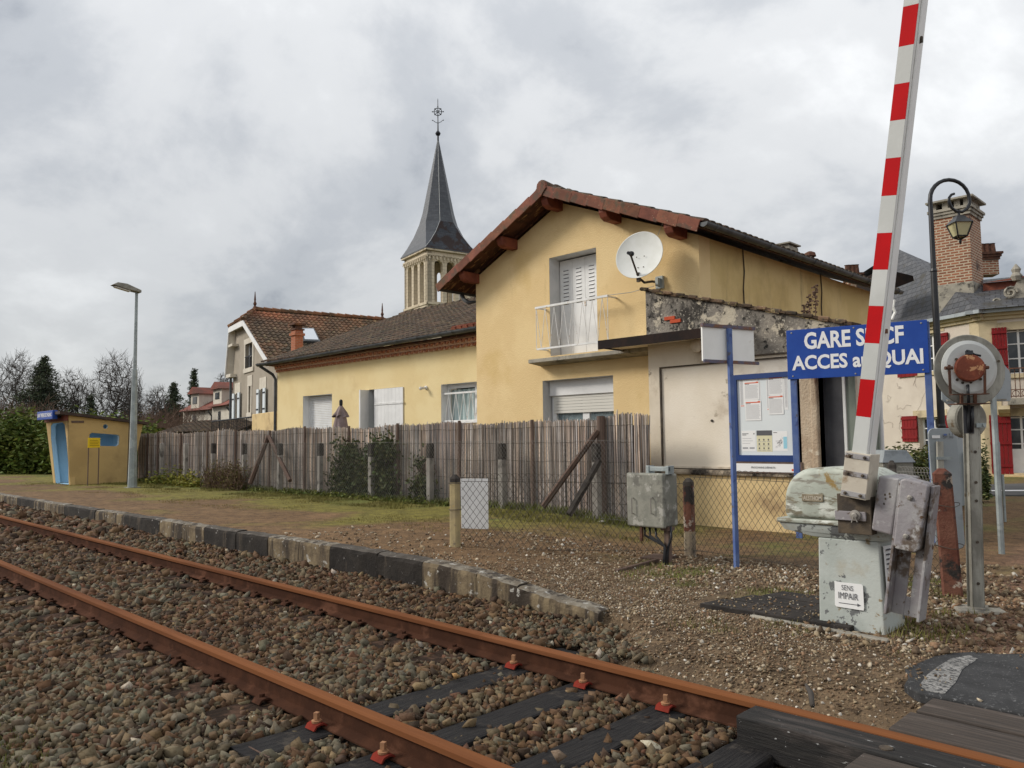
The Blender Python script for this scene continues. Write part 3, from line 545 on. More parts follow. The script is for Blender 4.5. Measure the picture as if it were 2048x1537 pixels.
TVa = np.concatenate(TV); grass = np_mesh('grass', TVa, np.arange(len(TVa)).reshape(-1, 3), M['grass'], cols=np.concatenate(TC)); tag(grass, 'short moss and grass tufts on the platform and by the fence', 'grass', kind='stuff')

# ---------------------------------------------------------------- track
def rail_mb(y):
    mb = MB(); x0, x1 = -75, 5
    foot = [(-.065, -.152), (.065, -.152), (.065, -.143), (.012, -.122), (.009, -.05), (-.009, -.05), (-.012, -.122), (-.065, -.143)]
    head = [(-.010, -.05), (.010, -.05), (.034, -.038), (.0345, -.012), (.028, -.003), (.018, 0), (-.018, 0), (-.028, -.003), (-.0345, -.012), (-.034, -.038)]
    mb.m = 0; mb.prism([(x0, y + a, b) for a, b in foot], (x1 - x0, 0, 0))
    mb.m = 1; mb.prism([(x0, y + a, b) for a, b in head], (x1 - x0, 0, 0)); return mb
for y, lb in ((YR[0], 'rusty rail nearer the camera, running along the foreground'), (YR[1], 'rusty rail beside the platform edge, farther from the camera')):
    tag(rail_mb(y).build('rail', [M['railweb'], M['railhead']]), lb, 'rail', 'rails of the single track')
def clip_mb(side):
    mb = MB(); s = side
    pr = [(.035, .010), (.058, .030), (.085, .034), (.115, .026), (.130, .004), (.122, .0), (.108, .018), (.085, .024), (.062, .020), (.045, .004)]
    mb.prism([(-.045, s * a, b) for a, b in pr], (.09, 0, 0)); return mb
def bolt_mb(side):
    mb = MB(); s = side
    mb.lathe([(.026, .03), (.028, .042), (.016, .044), (.016, .05)], (0, s * .085, 0), n=12); mb.box((0, s * .085, .066), (.024, .024, .035), Matrix.Rotation(.4, 3, 'Z')); return mb
def sleeper(x, new, vis):
    lab = None
    root = thing('sleeper', (x, 3.17, -.155), 'x', 'sleeper', 'sleepers under the track')
    mb = MB(); L = 2.56
    # timber with slightly waney edges
    n = 10; pr = []
    for i in range(n + 1):
        yy = -L / 2 + L * i / n; w = .122 + random.uniform(-.006, .006); t = random.uniform(-.004, .003)
        pr.append([(-w, yy, t - .006), (-w + .012, yy, t), (w - .012, yy, t), (w, yy, t - .006), (w, yy, -.14), (-w, yy, -.14)])
    for i in range(n): mb.add(pr[i] + pr[i + 1], [(k, (k + 1) % 6, 6 + (k + 1) % 6, 6 + k) for k in range(6)])
    mb.add(pr[0], [(0, 1, 2, 3, 4, 5)]); mb.add(pr[-1], [(5, 4, 3, 2, 1, 0)])
    mb.build('timber', M['sleeper'] if new else M['oldsleeper'], root, local=True)
    for yr in YR:
        for sd in (-1, 1) if vis else (-1,):
            c = clip_mb(sd).build('rail_clip', M['redclip'] if new else M['railweb'], root, local=True); c.location = (0, yr - 3.17, .004)
            b = bolt_mb(sd).build('bolt', M['claybolt'] if new else M['railweb'], c, local=True); b.scale = (1, 1, 1) if new else (.8, 1, .6)
    return root
ords = ['black sleeper with red clips, left of the three bare ones between the rails', 'black sleeper with red clips, middle of the three bare ones between the rails', 'black sleeper with red clips, right of the three bare ones between the rails', 'black sleeper beneath the left end of the crossing beam']
proto = sleeper(-4.44, False, False); k = 0
ofar = sorted([x for x in SLX if -30 < x < -4.5], reverse=True)
proto['label'] = 'old brown sleeper nearly buried in ballast, beside the first black one'
for i, x in enumerate(ofar): copy_tree(proto, (x, 3.17, -.16), 'old brown sleeper nearly buried in the ballast under the two rails')
for i, x in enumerate([q for q in SLX if -4.0 < q < -1.6]): sleeper(x, True, True)['label'] = ords[i]

# ---------------------------------------------------------------- platform edge
pe = thing('platform_edge', (-9, 5.1, .1), 'low kerb of black and cream stones along the edge of the platform', 'kerb')
kb = [PY(u, 990 + .15 * u, 5.0).x for u in (0, 35, 70, 130, 192, 246, 321, 365, 410, 474, 538, 600, 662)] + [-7.02, -6.25, -5.45, -4.92, -4.42, -4.0]
xs0 = kb[0]
while xs0 > -60: xs0 -= 1.6; kb.insert(0, xs0)
pat = {662: 0}
def kerb_stone(a, b, black, cream_top):
    mb = MB(); n = 6; rows = []
    for i in range(n + 1):
        x = a + .006 + (b - a - .012) * i / n; z = float(kz(x)) + random.uniform(-.008, .008); r = lambda: random.uniform(-.008, .008)
        rows.append([(x, 4.985 + r(), -.3), (x, 4.985 + r(), z - .05), (x, 4.995 + r(), z - .014), (x, 5.03 + r(), z), (x, 5.15 + r(), z + .004), (x, 5.19, z - .05), (x, 5.19, -.3)])
    for i in range(n): 
        for k in range(7): mb.m = 1 if k in (2, 3) else 0; mb.add([rows[i][k], rows[i][(k + 1) % 7], rows[i + 1][(k + 1) % 7], rows[i + 1][k]], [(0, 1, 2, 3)])
    mb.m = 0; mb.add(rows[0], [tuple(range(7))]); mb.add(rows[-1], [tuple(range(7))[::-1]])
    o = mb.build('kerb_stone', [M['kerbblack' if black else 'kerbcream'], M['kerbtopdark' if black else 'kerbtop']], pe, smooth=False)
    o['label'] = 'kerb stone painted black' if black else 'kerb stone with worn cream paint'
cols = {}
nfar = len(kb) - 19
for i in range(len(kb) - 1):
    a, b = kb[i], kb[i + 1]; j = i - nfar
    black = {0: 0, 1: 1, 2: 0, 3: 1, 4: 0, 5: 1, 6: 0, 7: 0, 8: 1, 9: 1, 10: 0, 11: 0, 12: 1, 13: 1}.get(j, (j % 2 == 0) if j < 0 else 0)
    kerb_stone(a, b, black, 0)
# ---------------------------------------------------------------- crossing
def plank(x0, x1, y0, y1, z0, z1, m, label, bev=.008):
    mb = MB(); n = 8; r = lambda s=.004: random.uniform(-s, s); rows = []
    for i in range(n + 1):
        x = x0 + (x1 - x0) * i / n; rows.append([(x, y0 + r(), z0), (x, y0 + r(), z1 + r(.002)), (x, y1 + r(), z1 + r(.002)), (x, y1 + r(), z0)])
    for i in range(n): mb.add(rows[i] + rows[i + 1], [(k, (k + 1) % 4, 4 + (k + 1) % 4, 4 + k) for k in range(4)])
    mb.add(rows[0], [(0, 1, 2, 3)]); mb.add(rows[-1], [(3, 2, 1, 0)])
    return tag(mb.build('crossing_timber', M[m], bevel=bev), label, 'timber', 'timbers of the level crossing')
bm_ = plank(-2.07, 2.5, 3.675, 3.885, -.2, -.012, 'xtimber', 'thick black timber beam with chipped white flecks against the far rail')
b_ = MB(); b_.lathe([(.03, 0), (.03, .006), (.018, .010)], (PZ(1772, 1497, -.012).x, PZ(1772, 1497, -.012).y, -.014), n=14); b_.build('bolt_head', M['grime'], bm_)
plank(-1.43, 2.5, 3.42, 3.655, -.2, -.020, 'xplank', 'brown plank beside the black beam, between the two rails')
plank(-1.45, 2.5, 3.17, 3.40, -.2, -.022, 'xplank', 'brown plank in the middle of the crossing, at the bottom corner of the photo')
plank(-1.44, 2.5, 3.985, 4.295, -.2, -.004, 'xplank', 'weathered plank lying along the outer side of the far rail')
plank(-1.42, 2.5, 4.315, 4.585, -.2, .002, 'xplank', 'weathered plank between the outer plank and the asphalt')
mb = MB(); edge = ASPH
mb.prism([(x, y, -.05) for x, y in edge], (0, 0, .062)); tag(mb.build('asphalt', M['asphalt'], bevel=.01), kind='structure')
mb = MB(); mb.prism([(x, y, .0125) for x, y in ((-1.50, 5.55), (-1.44, 5.5), (-1.445, 5.2), (-1.40, 4.9), (-1.385, 4.65), (-1.47, 4.64), (-1.53, 4.72), (-1.56, 4.95), (-1.565, 5.15), (-1.56, 5.4))], (0, 0, .003)); tag(mb.build('road_marking', M['roadpaint']), kind='structure')
# loose stones lying on the sleepers and a stick
for (u, v, s, c, lb, z) in ((1118, 1512, .045, (.18, .13, .09), 'brown stone lying on a black sleeper near the rail', -.11), (912, 1352, .032, (.34, .2, .08), 'orange pebble at the edge of a black sleeper', -.13)):
    V, F = rocks[3]; p = PZ(u, v, z); o = np_mesh('loose_stone', V * s + np.array(p), F, M['stonecol'], cols=np.tile(np.array(c), (len(V), 1))); tag(o, lb, 'stone', 'loose stones lying on the sleepers')
mb = MB(); p = PZ(1612, 1370, .0); q = PZ(1625, 1412, -.02); mb.tube([p, p.lerp(q, .5) + Vector((.01, 0, .012)), q], [.008, .016, .013], 7); tag(mb.build('stick', M['bark'], smooth=True), 'short grey stick lying in the gravel beside the far rail', 'stick')
mb = MB(); p = PZ(498, 1494, -.14); q = PZ(540, 1516, -.14); mb.tube([p, q], .004, 5); tag(mb.build('twig', M['wood']), 'thin twig lying on a black sleeper end', 'twig')
# ---------------------------------------------------------------- helpers for buildings
def tiles(mb, o, u, v, W_, L_, tw, tl, h, base=(1, 1, 1), var=.25, seg=5, jitter=.006, flat=False):
    """rows of overlapping round tiles on the slope: o eave corner, u along the eave, v up the slope"""
    o, u, v = Vector(o), Vector(u).normalized(), Vector(v).normalized(); n = u.cross(v).normalized()
    if n.z < 0: n = -n
    nc, nr = max(1, round(W_ / tw)), max(1, round(L_ / tl)); tw, tl = W_ / nc, L_ / nr
    mb.col((.7, .7, .7)); mb.ob(o - n * .03, u * W_, v * L_, n * .02)
    for r in range(nr):
        for c in range(nc):
            k = 1 + random.uniform(-var, var); mb.col((base[0] * k, base[1] * k * random.uniform(.95, 1.05), base[2] * k))
            a = o + u * (c * tw + random.uniform(-jitter, jitter)) + v * (r * tl - .03 + random.uniform(-jitter, jitter)); vs = []
            for e, (lift, w) in enumerate(((.026, 1.0), (.004, .92))):
                for s in range(seg + 1):
                    t = math.pi * s / seg
                    vs.append(a + v * (e * (tl + .06)) + u * (tw / 2 - math.cos(t) * tw / 2 * w) + n * (math.sin(t) * h + lift))
            m = seg + 1; fs = [(s, s + 1, m + s + 1, m + s) for s in range(seg)]; fs.append(tuple(range(m)))
            mb.add(vs, fs)
def half_gutter(mb, pts, r, drop=0):
    a = [(math.cos(t) * r, -math.sin(t) * r) for t in [math.pi * k / 8 for k in range(9)]]
    for p, q in zip(pts[:-1], pts[1:]):
        p, q = Vector(p), Vector(q); d = (q - p).normalized(); s = d.cross(Vector((0, 0, 1))).normalized()
        vs = [p + s * x + Vector((0, 0, z)) for x, z in a] + [q + s * x + Vector((0, 0, z)) for x, z in a]
        mb.add(vs, [(k, k + 1, 10 + k, 9 + k) for k in range(8)] + [tuple(range(9)), tuple(range(9, 18))[::-1]])
        L = (q - p).length; m = int(L / 2)
    return mb
def rect(a, b, c, d): return [(a, c), (b, c), (b, d), (a, d)]
fy = lambda Y, s=1: (lambda u, v, w: Vector((u, Y + w * s, v)))

# ================================================================ the tall yellow house
HY, HXL, HXR = 11.4, -12.38, -6.85
RX, RZ, SL, SR = -9.92, 6.23, .455, .405
def ztop(x): return RZ - (SL * (RX - x) if x < RX else SR * (x - RX))
TH = thing('house', (-9.6, HY, 0), 'tall yellow house with a gable, balcony door and white shutters, next to the station annex', 'house')
dz0, dz1 = 3.02, PY(1098, 517, HY).z; dx0, dx1 = PY(1098, 517, HY).x, PY(1192, 497, HY).x
wx0, wx1 = PY(1085, 762, HY).x, PY(1226, 752, HY).x; wz1 = PY(1150, 757, HY).z; wz0 = 1.10
mb = MB()
mb.wall([(HXL, -.3), (HXR, -.3), (HXR, ztop(HXR) - .2), (RX, RZ - .2), (HXL, ztop(HXL) - .2)], [rect(dx0, dx1, dz0, dz1), rect(wx0, wx1, wz0, wz1)], fy(HY), .35)
mb.build('wall', M['yellow'], TH)
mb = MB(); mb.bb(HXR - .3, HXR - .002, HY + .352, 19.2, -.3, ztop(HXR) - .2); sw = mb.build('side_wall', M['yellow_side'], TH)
mb = MB(); mb.bb(HXL + .002, HXL + .3, HY + .352, 19.2, -.3, ztop(HXL) - .2); mb.bb(HXL + .3, HXR - .3, 18.9, 19.198, -.3, ztop(HXL) - .4); mb.build('rear_walls', M['yellow_side'], TH)
for u0, v0, u1, v1 in ((1484, 497, 1491, 612), (1641, 548, 1645, 640)):
    a, b = PX(u0, v0, HXR + .012), PX(u1, v1, HXR + .012); b.y = (a.y + b.y) / 2; a.y = b.y; mb = MB()
    mb.tube([a, a.lerp(b, .4) + Vector((0, .03, 0)), a.lerp(b, .7) + Vector((0, -.02, 0)), b - Vector((0, 0, .6))], .012, 6); mb.build('wall_cable', M['grime'], TH)
# reveals are lined in pale grey
for nm, (a, b, c, d) in (('door_reveal', (dx0, dx1, dz0, dz1)), ('window_reveal', (wx0, wx1, wz0, wz1))):
    mb = MB(); mb.bb(a, a + .004, HY + .006, HY + .345, c, d); mb.bb(b - .004, b, HY + .006, HY + .345, c, d); mb.bb(a + .005, b - .005, HY + .006, HY + .345, d - .004, d); mb.build(nm, M['reveal'], TH)
mb = MB(); mb.bb(dx0, dx1, HY + .36, HY + .4, dz0, dz1); mb.build('door_backing', M['doordark'], TH)
# folding shutters: a narrow leaf row of three louvred panels
sx0 = dx0 + .02; wdt = (dx1 - dx0 - .04); y_s = HY + .30
for i, f in enumerate(((0, .28), (.285, .56), (.565, .84), (.845, 1.0))):
    a, b = sx0 + wdt * f[0], sx0 + wdt * f[1]; mb = MB(); fr = .05 if i < 3 else .035
    mb.bb(a, b, y_s, y_s + .03, dz0 + .03, dz1 - .03)
    if i < 3:
        z = dz1 - .22
        while z > dz0 + 1.05: mb.ob((a + .09, y_s - .001, z), (b - a - .18, 0, 0), (0, .012, .018), (0, -.014, -.016)); z -= .075
    sh = mb.build('shutter', M['white'], TH, bevel=.004)
    if i < 3:
        mb = MB(); z = dz1 - .225
        while z > dz0 + 1.05: mb.bb(a + .095, b - .095, y_s - .0035, y_s + .002, z - .022, z - .010); z -= .075
        mb.build('louvre_slots', M['doordark'], sh)
        if i in (1, 2): mb = MB(); mb.bb(a - .02, a + .012, y_s - .012, y_s - .001, dz0 + .95, dz0 + 1.12); mb.build('latch', M['white_metal'], sh)
# ground floor window
y_w = HY + .22; zb = wz1 - .30
mb = MB(); mb.bb(wx0 + .02, wx1, y_w - .04, y_w + .1, zb + .0, wz1 - .005); mb.build('shutter_box', M['white'], TH, bevel=.005)
mb = MB(); n = 6
for i in range(n): mb.bb(wx0 + .10, wx1 - .02, y_w - .005 + .002 * (i % 2), y_w + .015, zb - .005 - .058 * (i + 1) + .004, zb - .005 - .058 * i)
mb.build('roller_shutter', mat('ivory shutter', (.66, .64, .58), rough=.6), TH, bevel=.004)
wf = MB(); wf.wall([(wx0 + .03, wz0), (wx1, wz0), (wx1, zb), (wx0 + .03, zb)], [rect(wx0 + .14, (wx0 + wx1) / 2 - .06, wz0 + .09, zb - .06), rect((wx0 + wx1) / 2 + .10, wx1 - .03, wz0 + .09, zb - .06)], fy(y_w + .03), .06)
W1 = wf.build('window', M['white'], TH, bevel=.004)
mb = MB(); mb.bb(wx0 + .03, wx1, y_w + .05, y_w + .056, wz0, zb); mb.build('pane', mat('clear pane', (.3, .36, .38), rough=.05, alpha=.22, spec=.5), W1)
mb = MB(); nn = 60
ff = lambda t: .02 * math.sin(t * 46) + .01 * math.sin(t * 17)
for i in range(nn):
    t0, t1 = i / nn, (i + 1) / nn; xa, xb = wx0 + .05 + (wx1 - wx0 - .08) * t0, wx0 + .05 + (wx1 - wx0 - .08) * t1
    mb.face([(xa, y_w + .13 + ff(t0), wz0), (xb, y_w + .13 + ff(t1), wz0), (xb, y_w + .13 + ff(t1), zb), (xa, y_w + .13 + ff(t0), zb)])
mb.build('curtain', M['lace'], W1)
mb = MB(); mb.bb(wx0, wx1, y_w + .3, y_w + .32, wz0, zb + .2); mb.build('dark_room', M['doordark'], TH)
# balcony
BYf = 11.05; bx0, bx1 = PY(1057, 722, BYf + .01).x, -7.62
zs1 = PY(1057, 720, BYf).z; zs0 = PY(1060, 728, BYf).z
mb = MB(); mb.prism([(bx0, BYf, zs0 + .01), (bx0, BYf, zs1), (bx0, HY - .002, zs1 + .05), (bx0, HY - .002, zs0 - .03)], (bx1 - bx0, 0, 0)); SLB = mb.build('balcony_slab', M['concrete'], TH, bevel=.01)
ry = BYf + .07; ra, rb = PY(1071, 615, ry), PY(1216, 592, ry); rza = (ra.z + rb.z) / 2; rz0 = PY(1075, 699, ry).z
rail = MB(); rail.bb(ra.x, rb.x, ry - .02, ry + .02, rza - .03, rza + .01); rail.bb(ra.x + .03, rb.x + .1, ry - .015, ry + .015, rz0 - .02, rz0 + .015)
for zq in (rza - .012,):
    for xq in (ra.x + .02, rb.x - .03): rail.bb(xq - .015, xq + .015, ry + .021, HY, zq - .012, zq + .012)
for xq in (ra.x + .05, rb.x + .05): rail.bb(xq - .015, xq + .015, ry + .016, HY, rz0 - .012, rz0 + .008)
RAIL = rail.build('balcony_railing', M['white_metal'], TH)
bars = MB(); n = 15; xs = [ra.x + .02 + (rb.x - ra.x - .04) * i / n for i in range(n + 1)]
for i in range(n):
    zt, zb_ = (rza - .03, rz0 + .015)
    a, b = (zt, zb_) if i % 2 == 0 else (zb_, zt); bars.tube([(xs[i], ry, a), (xs[i + 1], ry, b)], .006, 6)
for xq in (ra.x + .015, rb.x - .015): bars.tube([(xq, ry, rza - .03), (xq, ry, rz0)], .007, 6)
bars.build('railing_bars', M['white_metal'], RAIL)
# roof
VY, VB, GX0, GX1 = 10.9, 19.85, -13.10, -6.50
roofm = MB()
for x0, s in ((GX0, 1), (GX1, -1)):
    a = Vector((x0, VY, ztop(x0))); up = Vector((RX - x0, 0, RZ - ztop(x0)))
    tiles(roofm, a, (0, 1, 0), up, VB - VY, up.length - .05, .21, .36, .055)
for i in range(24):
    k = random.uniform(.7, 1.2); roofm.col((k, k, k)); y0 = VY - .03 + i * .375
    roofm.tube([(RX, y0, RZ + .01 + .012), (RX, y0 + .4, RZ + .0)], [.12, .105], 10)
ROOF = roofm.build('roof', M['oldtile'], TH)
# the decking under the tiles: weathered boards seen from below
mb = MB()
for x0 in (GX0 + .02, GX1 - .02):
    mb.prism([(x0, VY + .03, ztop(x0) - .055), (RX, VY + .03, RZ - .055), (RX, VY + .03, RZ - .085), (x0, VY + .03, ztop(x0) - .085)], (0, VB - VY - .06, 0))
mb.build('soffit_boards', M['soffit'], TH)
# verge tiles along the gable
for side in (-1, 1):
    x_end = GX0 if side < 0 else GX1; n = 9; a = Vector((RX, VY, RZ)); b = Vector((x_end, VY, ztop(x_end))); d = (b - a) / n
    mb = MB(); dn = d.normalized(); up = Vector((-dn.z, 0, dn.x)); up = up if up.z > 0 else -up
    for i in range(n):
        k = random.uniform(.75, 1.25); mb.col((k, k * random.uniform(.9, 1.1), k)); p = a + d * i
        tl = 1.06; off = up * (.018 if i % 1 == 0 else 0)
        mb.ob(p - Vector((0, .04 + .004 * (i % 2), 0)) - up * .15 + dn * -.02, dn * d.length * tl + up * -.02, Vector((0, .022, 0)), up * .185)
        mb.ob(p - Vector((0, .03, 0)) + up * .028 + dn * -.02, dn * d.length * tl + up * -.02, Vector((0, .16, 0)), up * .022)
    if side > 0: mb.box((RX, VY - .052, RZ - .045), (.20, .02, .20), Matrix.Rotation(R(45), 3, 'Y')); mb.lathe([(.13, 0), (.12, .05), (.02, .051)], (RX, VY - .0, RZ + .01), (0, -1, 0), 12)
    mb.build('verge_tiles', M['terracotta'], TH, bevel=.008)
# purlin ends
for u_, x_ in ((0, HXL + .03), (0, -11.18), (0, -9.93), (0, -8.52), (0, -7.15)):
    z_ = ztop(x_) - .10; mb = MB(); hw = .085; prof = [(0, 0), (0, -.21), (-.34, -.21), (-.43, -.17), (-.48, -.08), (-.48, 0)]
    sl = SL if x_ < RX else -SR
    if abs(x_ - RX) < .1: sl = 0
    z_ -= hw * abs(sl) + (.06 if sl == 0 else 0)
    mb.prism([(x_ - hw, HY + .02 + a, z_ + b) for a, b in prof], (2 * hw, 0, 0)); mb.build('purlin_end', M['beam'], TH, bevel=.012)
for side in (-1, 1):      # trim board under the slope along the wall
    xe = HXL if side < 0 else HXR; a, b = Vector((RX, HY - .03, RZ - .15)), Vector((xe, HY - .03, ztop(xe) - .15)); mb = MB(); mb.ob(a, b - a, (0, .028, 0), (0, 0, .07)); mb.build('trim_board', M['soffit'], TH)
# gutter along the side
ge = GX1 + .06; gz_ = ztop(GX1) - .02; mb = MB(); half_gutter(mb, [(ge, VY - .02, gz_), (ge, VB, gz_ + .01)], .075)
for i in range(10): y = VY + .3 + i * .93; mb.tube([(ge - .078, y, gz_ + .005), (ge - .06, y, gz_ - .055), (ge, y, gz_ - .079), (ge + .06, y, gz_ - .055), (ge + .079, y, gz_ + .005)], .008, 5)
mb.build('gutter', M['gutter'], TH, smooth=False)
mb = MB(); gl = ztop(GX0) - .04; half_gutter(mb, [(GX0 - .02, VY + .05, gl), (GX0 - .02, VB, gl)], .07); mb.tube([(GX0 + .02, HY + .2, gl - .07), (GX0 + .1, HY + .2, gl - .2), (GX0 + .3, HY + .16, gl - .30), (HXL - .08, HY + .16, gl - .32), (HXL - .08, HY + .16, 3.0)], .045, 8); mb.build('gutter', M['gutter'], TH)
# small vents on the far part of the ridge
for (u, v, w, h) in ((1577, 497, .30, .22), (1620, 512, .22, .22)):
    x = -7.6; p = PX(u, v, x); rz = ztop(x) + .02; mb = MB(); zt = p.z + .08
    if w > .25:
        mb.bb(x - .12, x + .12, p.y - .22, p.y + .22, rz - .1, zt - .07); mb.bb(x - .16, x + .16, p.y - .28, p.y + .28, zt - .03, zt)
        for a in (-.2, 0, .2): mb.bb(x - .1, x + .1, p.y + a - .03, p.y + a + .03, zt - .07, zt - .03)
    else:
        mb.lathe([(.06, 0), (.06, zt - rz - .1), (.14, zt - rz - .1), (.12, zt - rz - .02), (.04, zt - rz + .02)], (x, p.y, rz), n=10)
    mb.build('roof_vent', M['concrete'] if w > .25 else M['rust'], ROOF)

# ---------------------------------------------------------------- satellite dish
dc = PY(1281, 513, 10.95); nrm = (Vector((.22, -1.0, .24))).normalized()
DS = thing('satellite_dish', dc, 'white satellite dish mounted on the yellow wall above the annex parapet', 'satellite dish')
mb = MB(); prof = [(a_ * 1.12, b_) for a_, b_ in [(.002, 0), (.1, .004), (.2, .016), (.3, .038), (.375, .06), (.385, .066), (.385, .056), (.3, .028), (.2, .006), (.1, -.008), (.002, -.012)]]
mb.lathe(prof, dc, nrm, 48)
DI = mb.build('reflector', M['dish'], DS, smooth=True)
mb = MB(); upd = (Vector((0, 0, 1)) - nrm * nrm.z).normalized(); sd = upd.cross(nrm)
for a, b in ((.06, -.02), (-.08, -.02), (.02, -.22), (-.08, -.22)): mb.lathe([(.010, 0), (.010, .006)], dc + sd * -a + upd * (b - .0) + nrm * .022, nrm, 8)
mb.build('bolt', M['grime'], DI)
lnb = dc + nrm * .40 - upd * .13; foot_ = dc - upd * .40 + nrm * .02
mb = MB(); mb.tube([foot_, lnb - upd * .02], .017, 8); mb.box(foot_, (.05, .05, .16)); mb.build('arm', M['grime'], DS)
mb = MB(); ax = (dc - lnb).normalized(); mb.lathe([(.028, -.10), (.03, -.05), (.028, 0), (.042, .01), (.045, .05), (.03, .055)], lnb, ax, 14); mb.build('receiver', M['iron'], DS, smooth=False)
mb = MB(); mb.lathe([(.038, .056), (.02, .06)], lnb, ax, 14); mb.build('receiver_cap', M['white'], DS)
mp_ = PY(1317, 565, 11.33); mb = MB(); mb.tube([foot_ - nrm * .05, foot_ - nrm * .12 + Vector((.05, .02, -.05)), mp_ + Vector((-.12, -.02, .03)), mp_], .022, 8); mb.build('mount_tube', M['grime'], DS)
mb = MB(); mb.box(mp_ + Vector((0, .04, 0)), (.15, .05, .22)); mb.box(mp_ + Vector((0, -.01, 0)), (.06, .1, .14)); mb.build('wall_plate', M['galv'], DS, bevel=.004)
mb = MB(); a = Vector((rb.x, ry, rza)); b = mp_ - Vector((.08, .03, .06)); mb.tube([a, a.lerp(b, .5) - Vector((0, 0, .03)), b], .008, 5); mb.tube([dc - upd * .3 - nrm * .1, dc + Vector((.28, .3, .6))], .006, 5); mb.build('cable', M['bracket'], DS)

# ================================================================ low yellow house
LY = 11.9; LX0 = PY(555, 745, LY).x; LX1 = HXL + .002
LH = thing('house', (-17, LY, 0), 'low pale yellow house with a mossy tiled roof behind the reed fence', 'house')
lz1 = 3.52
def lop(u0, v0, u1, v1, z0): a, b = PY(u0, v0, LY), PY(u1, v1, LY); return (a.x, b.x, z0, (a.z + b.z) / 2)
o1 = lop(606, 792, 664, 789, 1.0); o2 = lop(737, 780, 806, 774, .15); o3 = lop(882, 770, 955, 763, PY(885, 848, LY).z)
o3 = (o3[0], LX1 - .12, o3[2], o3[3])
mb = MB(); mb.wall([(LX0, -.3), (LX1, -.3), (LX1, lz1), (LX0, lz1)], [rect(*o1), rect(*o2), rect(*o3)], fy(LY), .3); mb.build('wall', M['yellow_low'], LH)
mb = MB(); mb.wall([(LY + .302, -.3), (18, -.3), (18, 3.5), (16.8, 4.9), (LY + .302, 3.6)], [], lambda u, v, w: Vector((LX0 + w, u, v)), .3); mb.build('gable_wall', M['yellow_low'], LH)
for (a, b, c, d) in (o1, o2, o3):
    mb = MB(); mb.bb(a, a + .004, LY + .004, LY + .29, c, d); mb.bb(a + .005, b - .005, LY + .004, LY + .29, d - .004, d); mb.bb(b - .004, b, LY + .004, LY + .29, c, d); mb.bb(a + .005, b - .005, LY - .03, LY + .29, c, c + .03) ; mb.build('reveal', M['white'], LH)
mb = MB(); z = o1[2]
while z < o1[3] - .05: mb.bb(o1[0] + .06, o1[1] - .02, LY + .215, LY + .235, z, z + .046); z += .05
mb.bb(o1[0] + .01, o1[0] + .06, LY + .2, LY + .25, o1[2], o1[3] - .01); mb.build('roller_shutter', M['white'], LH, bevel=.006)
mb = MB(); mb.bb(o2[0], o2[1], LY + .27, LY + .3, o2[2], o2[3]); mb.build('door_backing', M['greengrey'], LH)
# hinged plank shutters of the door: one leaf folded edge-on at the left, the wide one shut
sxl = o2[0] + (o2[1] - o2[0]) * .20; mb = MB(); n = 8
for i in range(n): a = sxl + (o2[1] + .03 - sxl) * i / n; mb.bb(a + .003, a + (o2[1] + .03 - sxl) / n, LY - .03, LY - .005, o2[2], o2[3] - .01)
SHD = mb.build('plank_shutter', M['white'], LH, bevel=.003)
mb = MB(); zz_ = o2[3] - .42; mb.bb(sxl + .02, o2[1] + .06, LY - .045, LY - .031, zz_, zz_ + .05); mb.build('hinge', M['white_metal'], SHD)
mb = MB(); mb.bb(o2[0] - .02, o2[0] + .03, LY - .28, LY - .005, o2[2], o2[3] - .01); mb.bb(o2[0] - .12, o2[0] - .06, LY - .06, LY - .01, o2[3] - .5, o2[3] - .38); mb.build('plank_shutter', M['white'], LH)
# net-curtained window with a zigzag guard rail
mb = MB(); mb.wall([(o3[0] + .02, o3[2]), (o3[1], o3[2]), (o3[1], o3[3] - .01), (o3[0] + .02, o3[3] - .01)], [rect(o3[0] + .09, (o3[0] + o3[1]) / 2 + .15, o3[2] + .08, o3[3] - .1), rect((o3[0] + o3[1]) / 2 + .24, o3[1] - .06, o3[2] + .08, o3[3] - .1)], fy(LY + .18), .06); W2 = mb.build('window', M['white'], LH)
mb = MB(); ff2 = lambda t: .025 * math.sin(t * 60) + .012 * math.sin(t * 23 + 1)
for i in range(90):
    t0, t1 = i / 90, (i + 1) / 90; g = lambda t: o3[0] + .04 + (o3[1] - o3[0] - .06) * t
    mb.face([(g(t0), LY + .29 + ff2(t0), o3[2]), (g(t1), LY + .29 + ff2(t1), o3[2]), (g(t1), LY + .29 + ff2(t1), o3[3] - .12), (g(t0), LY + .29 + ff2(t0), o3[3] - .12)])
mb.build('curtain', M['curtain'], W2)
mb = MB(); mb.bb(o3[0], o3[1], LY + .5, LY + .52, o3[2], o3[3] + .1); mb.build('dark_room', M['doordark'], LH)
gr = MB(); gza = o3[3] - .22; gr.bb(o3[0] + .04, LX1 - .02, LY + .05, LY + .09, gza - .02, gza + .02); gr.bb(o3[0] + .04, LX1 - .02, LY + .055, LY + .085, o3[2] + .05, o3[2] + .075)
n = 12; xs = [o3[0] + .06 + (o3[1] - o3[0] - .1) * i / n for i in range(n + 1)]
for i in range(n): a, b = (gza, o3[2] + .06) if i % 2 else (o3[2] + .06, gza); gr.tube([(xs[i], LY + .07, a), (xs[i + 1], LY + .07, b)], .008, 6)
gr.build('window_guard', M['white_metal'], LH)
mb = MB(); p = PY(853, 776, LY); mb.lathe([(.05, 0), (.05, .03), (.03, .04), (.03, .12)], p, (0, -1, -.1), 14); mb.sphere(p + Vector((-.03, -.15, -.02)), .045, 8); mb.build('wall_spotlight', M['white_metal'], LH)
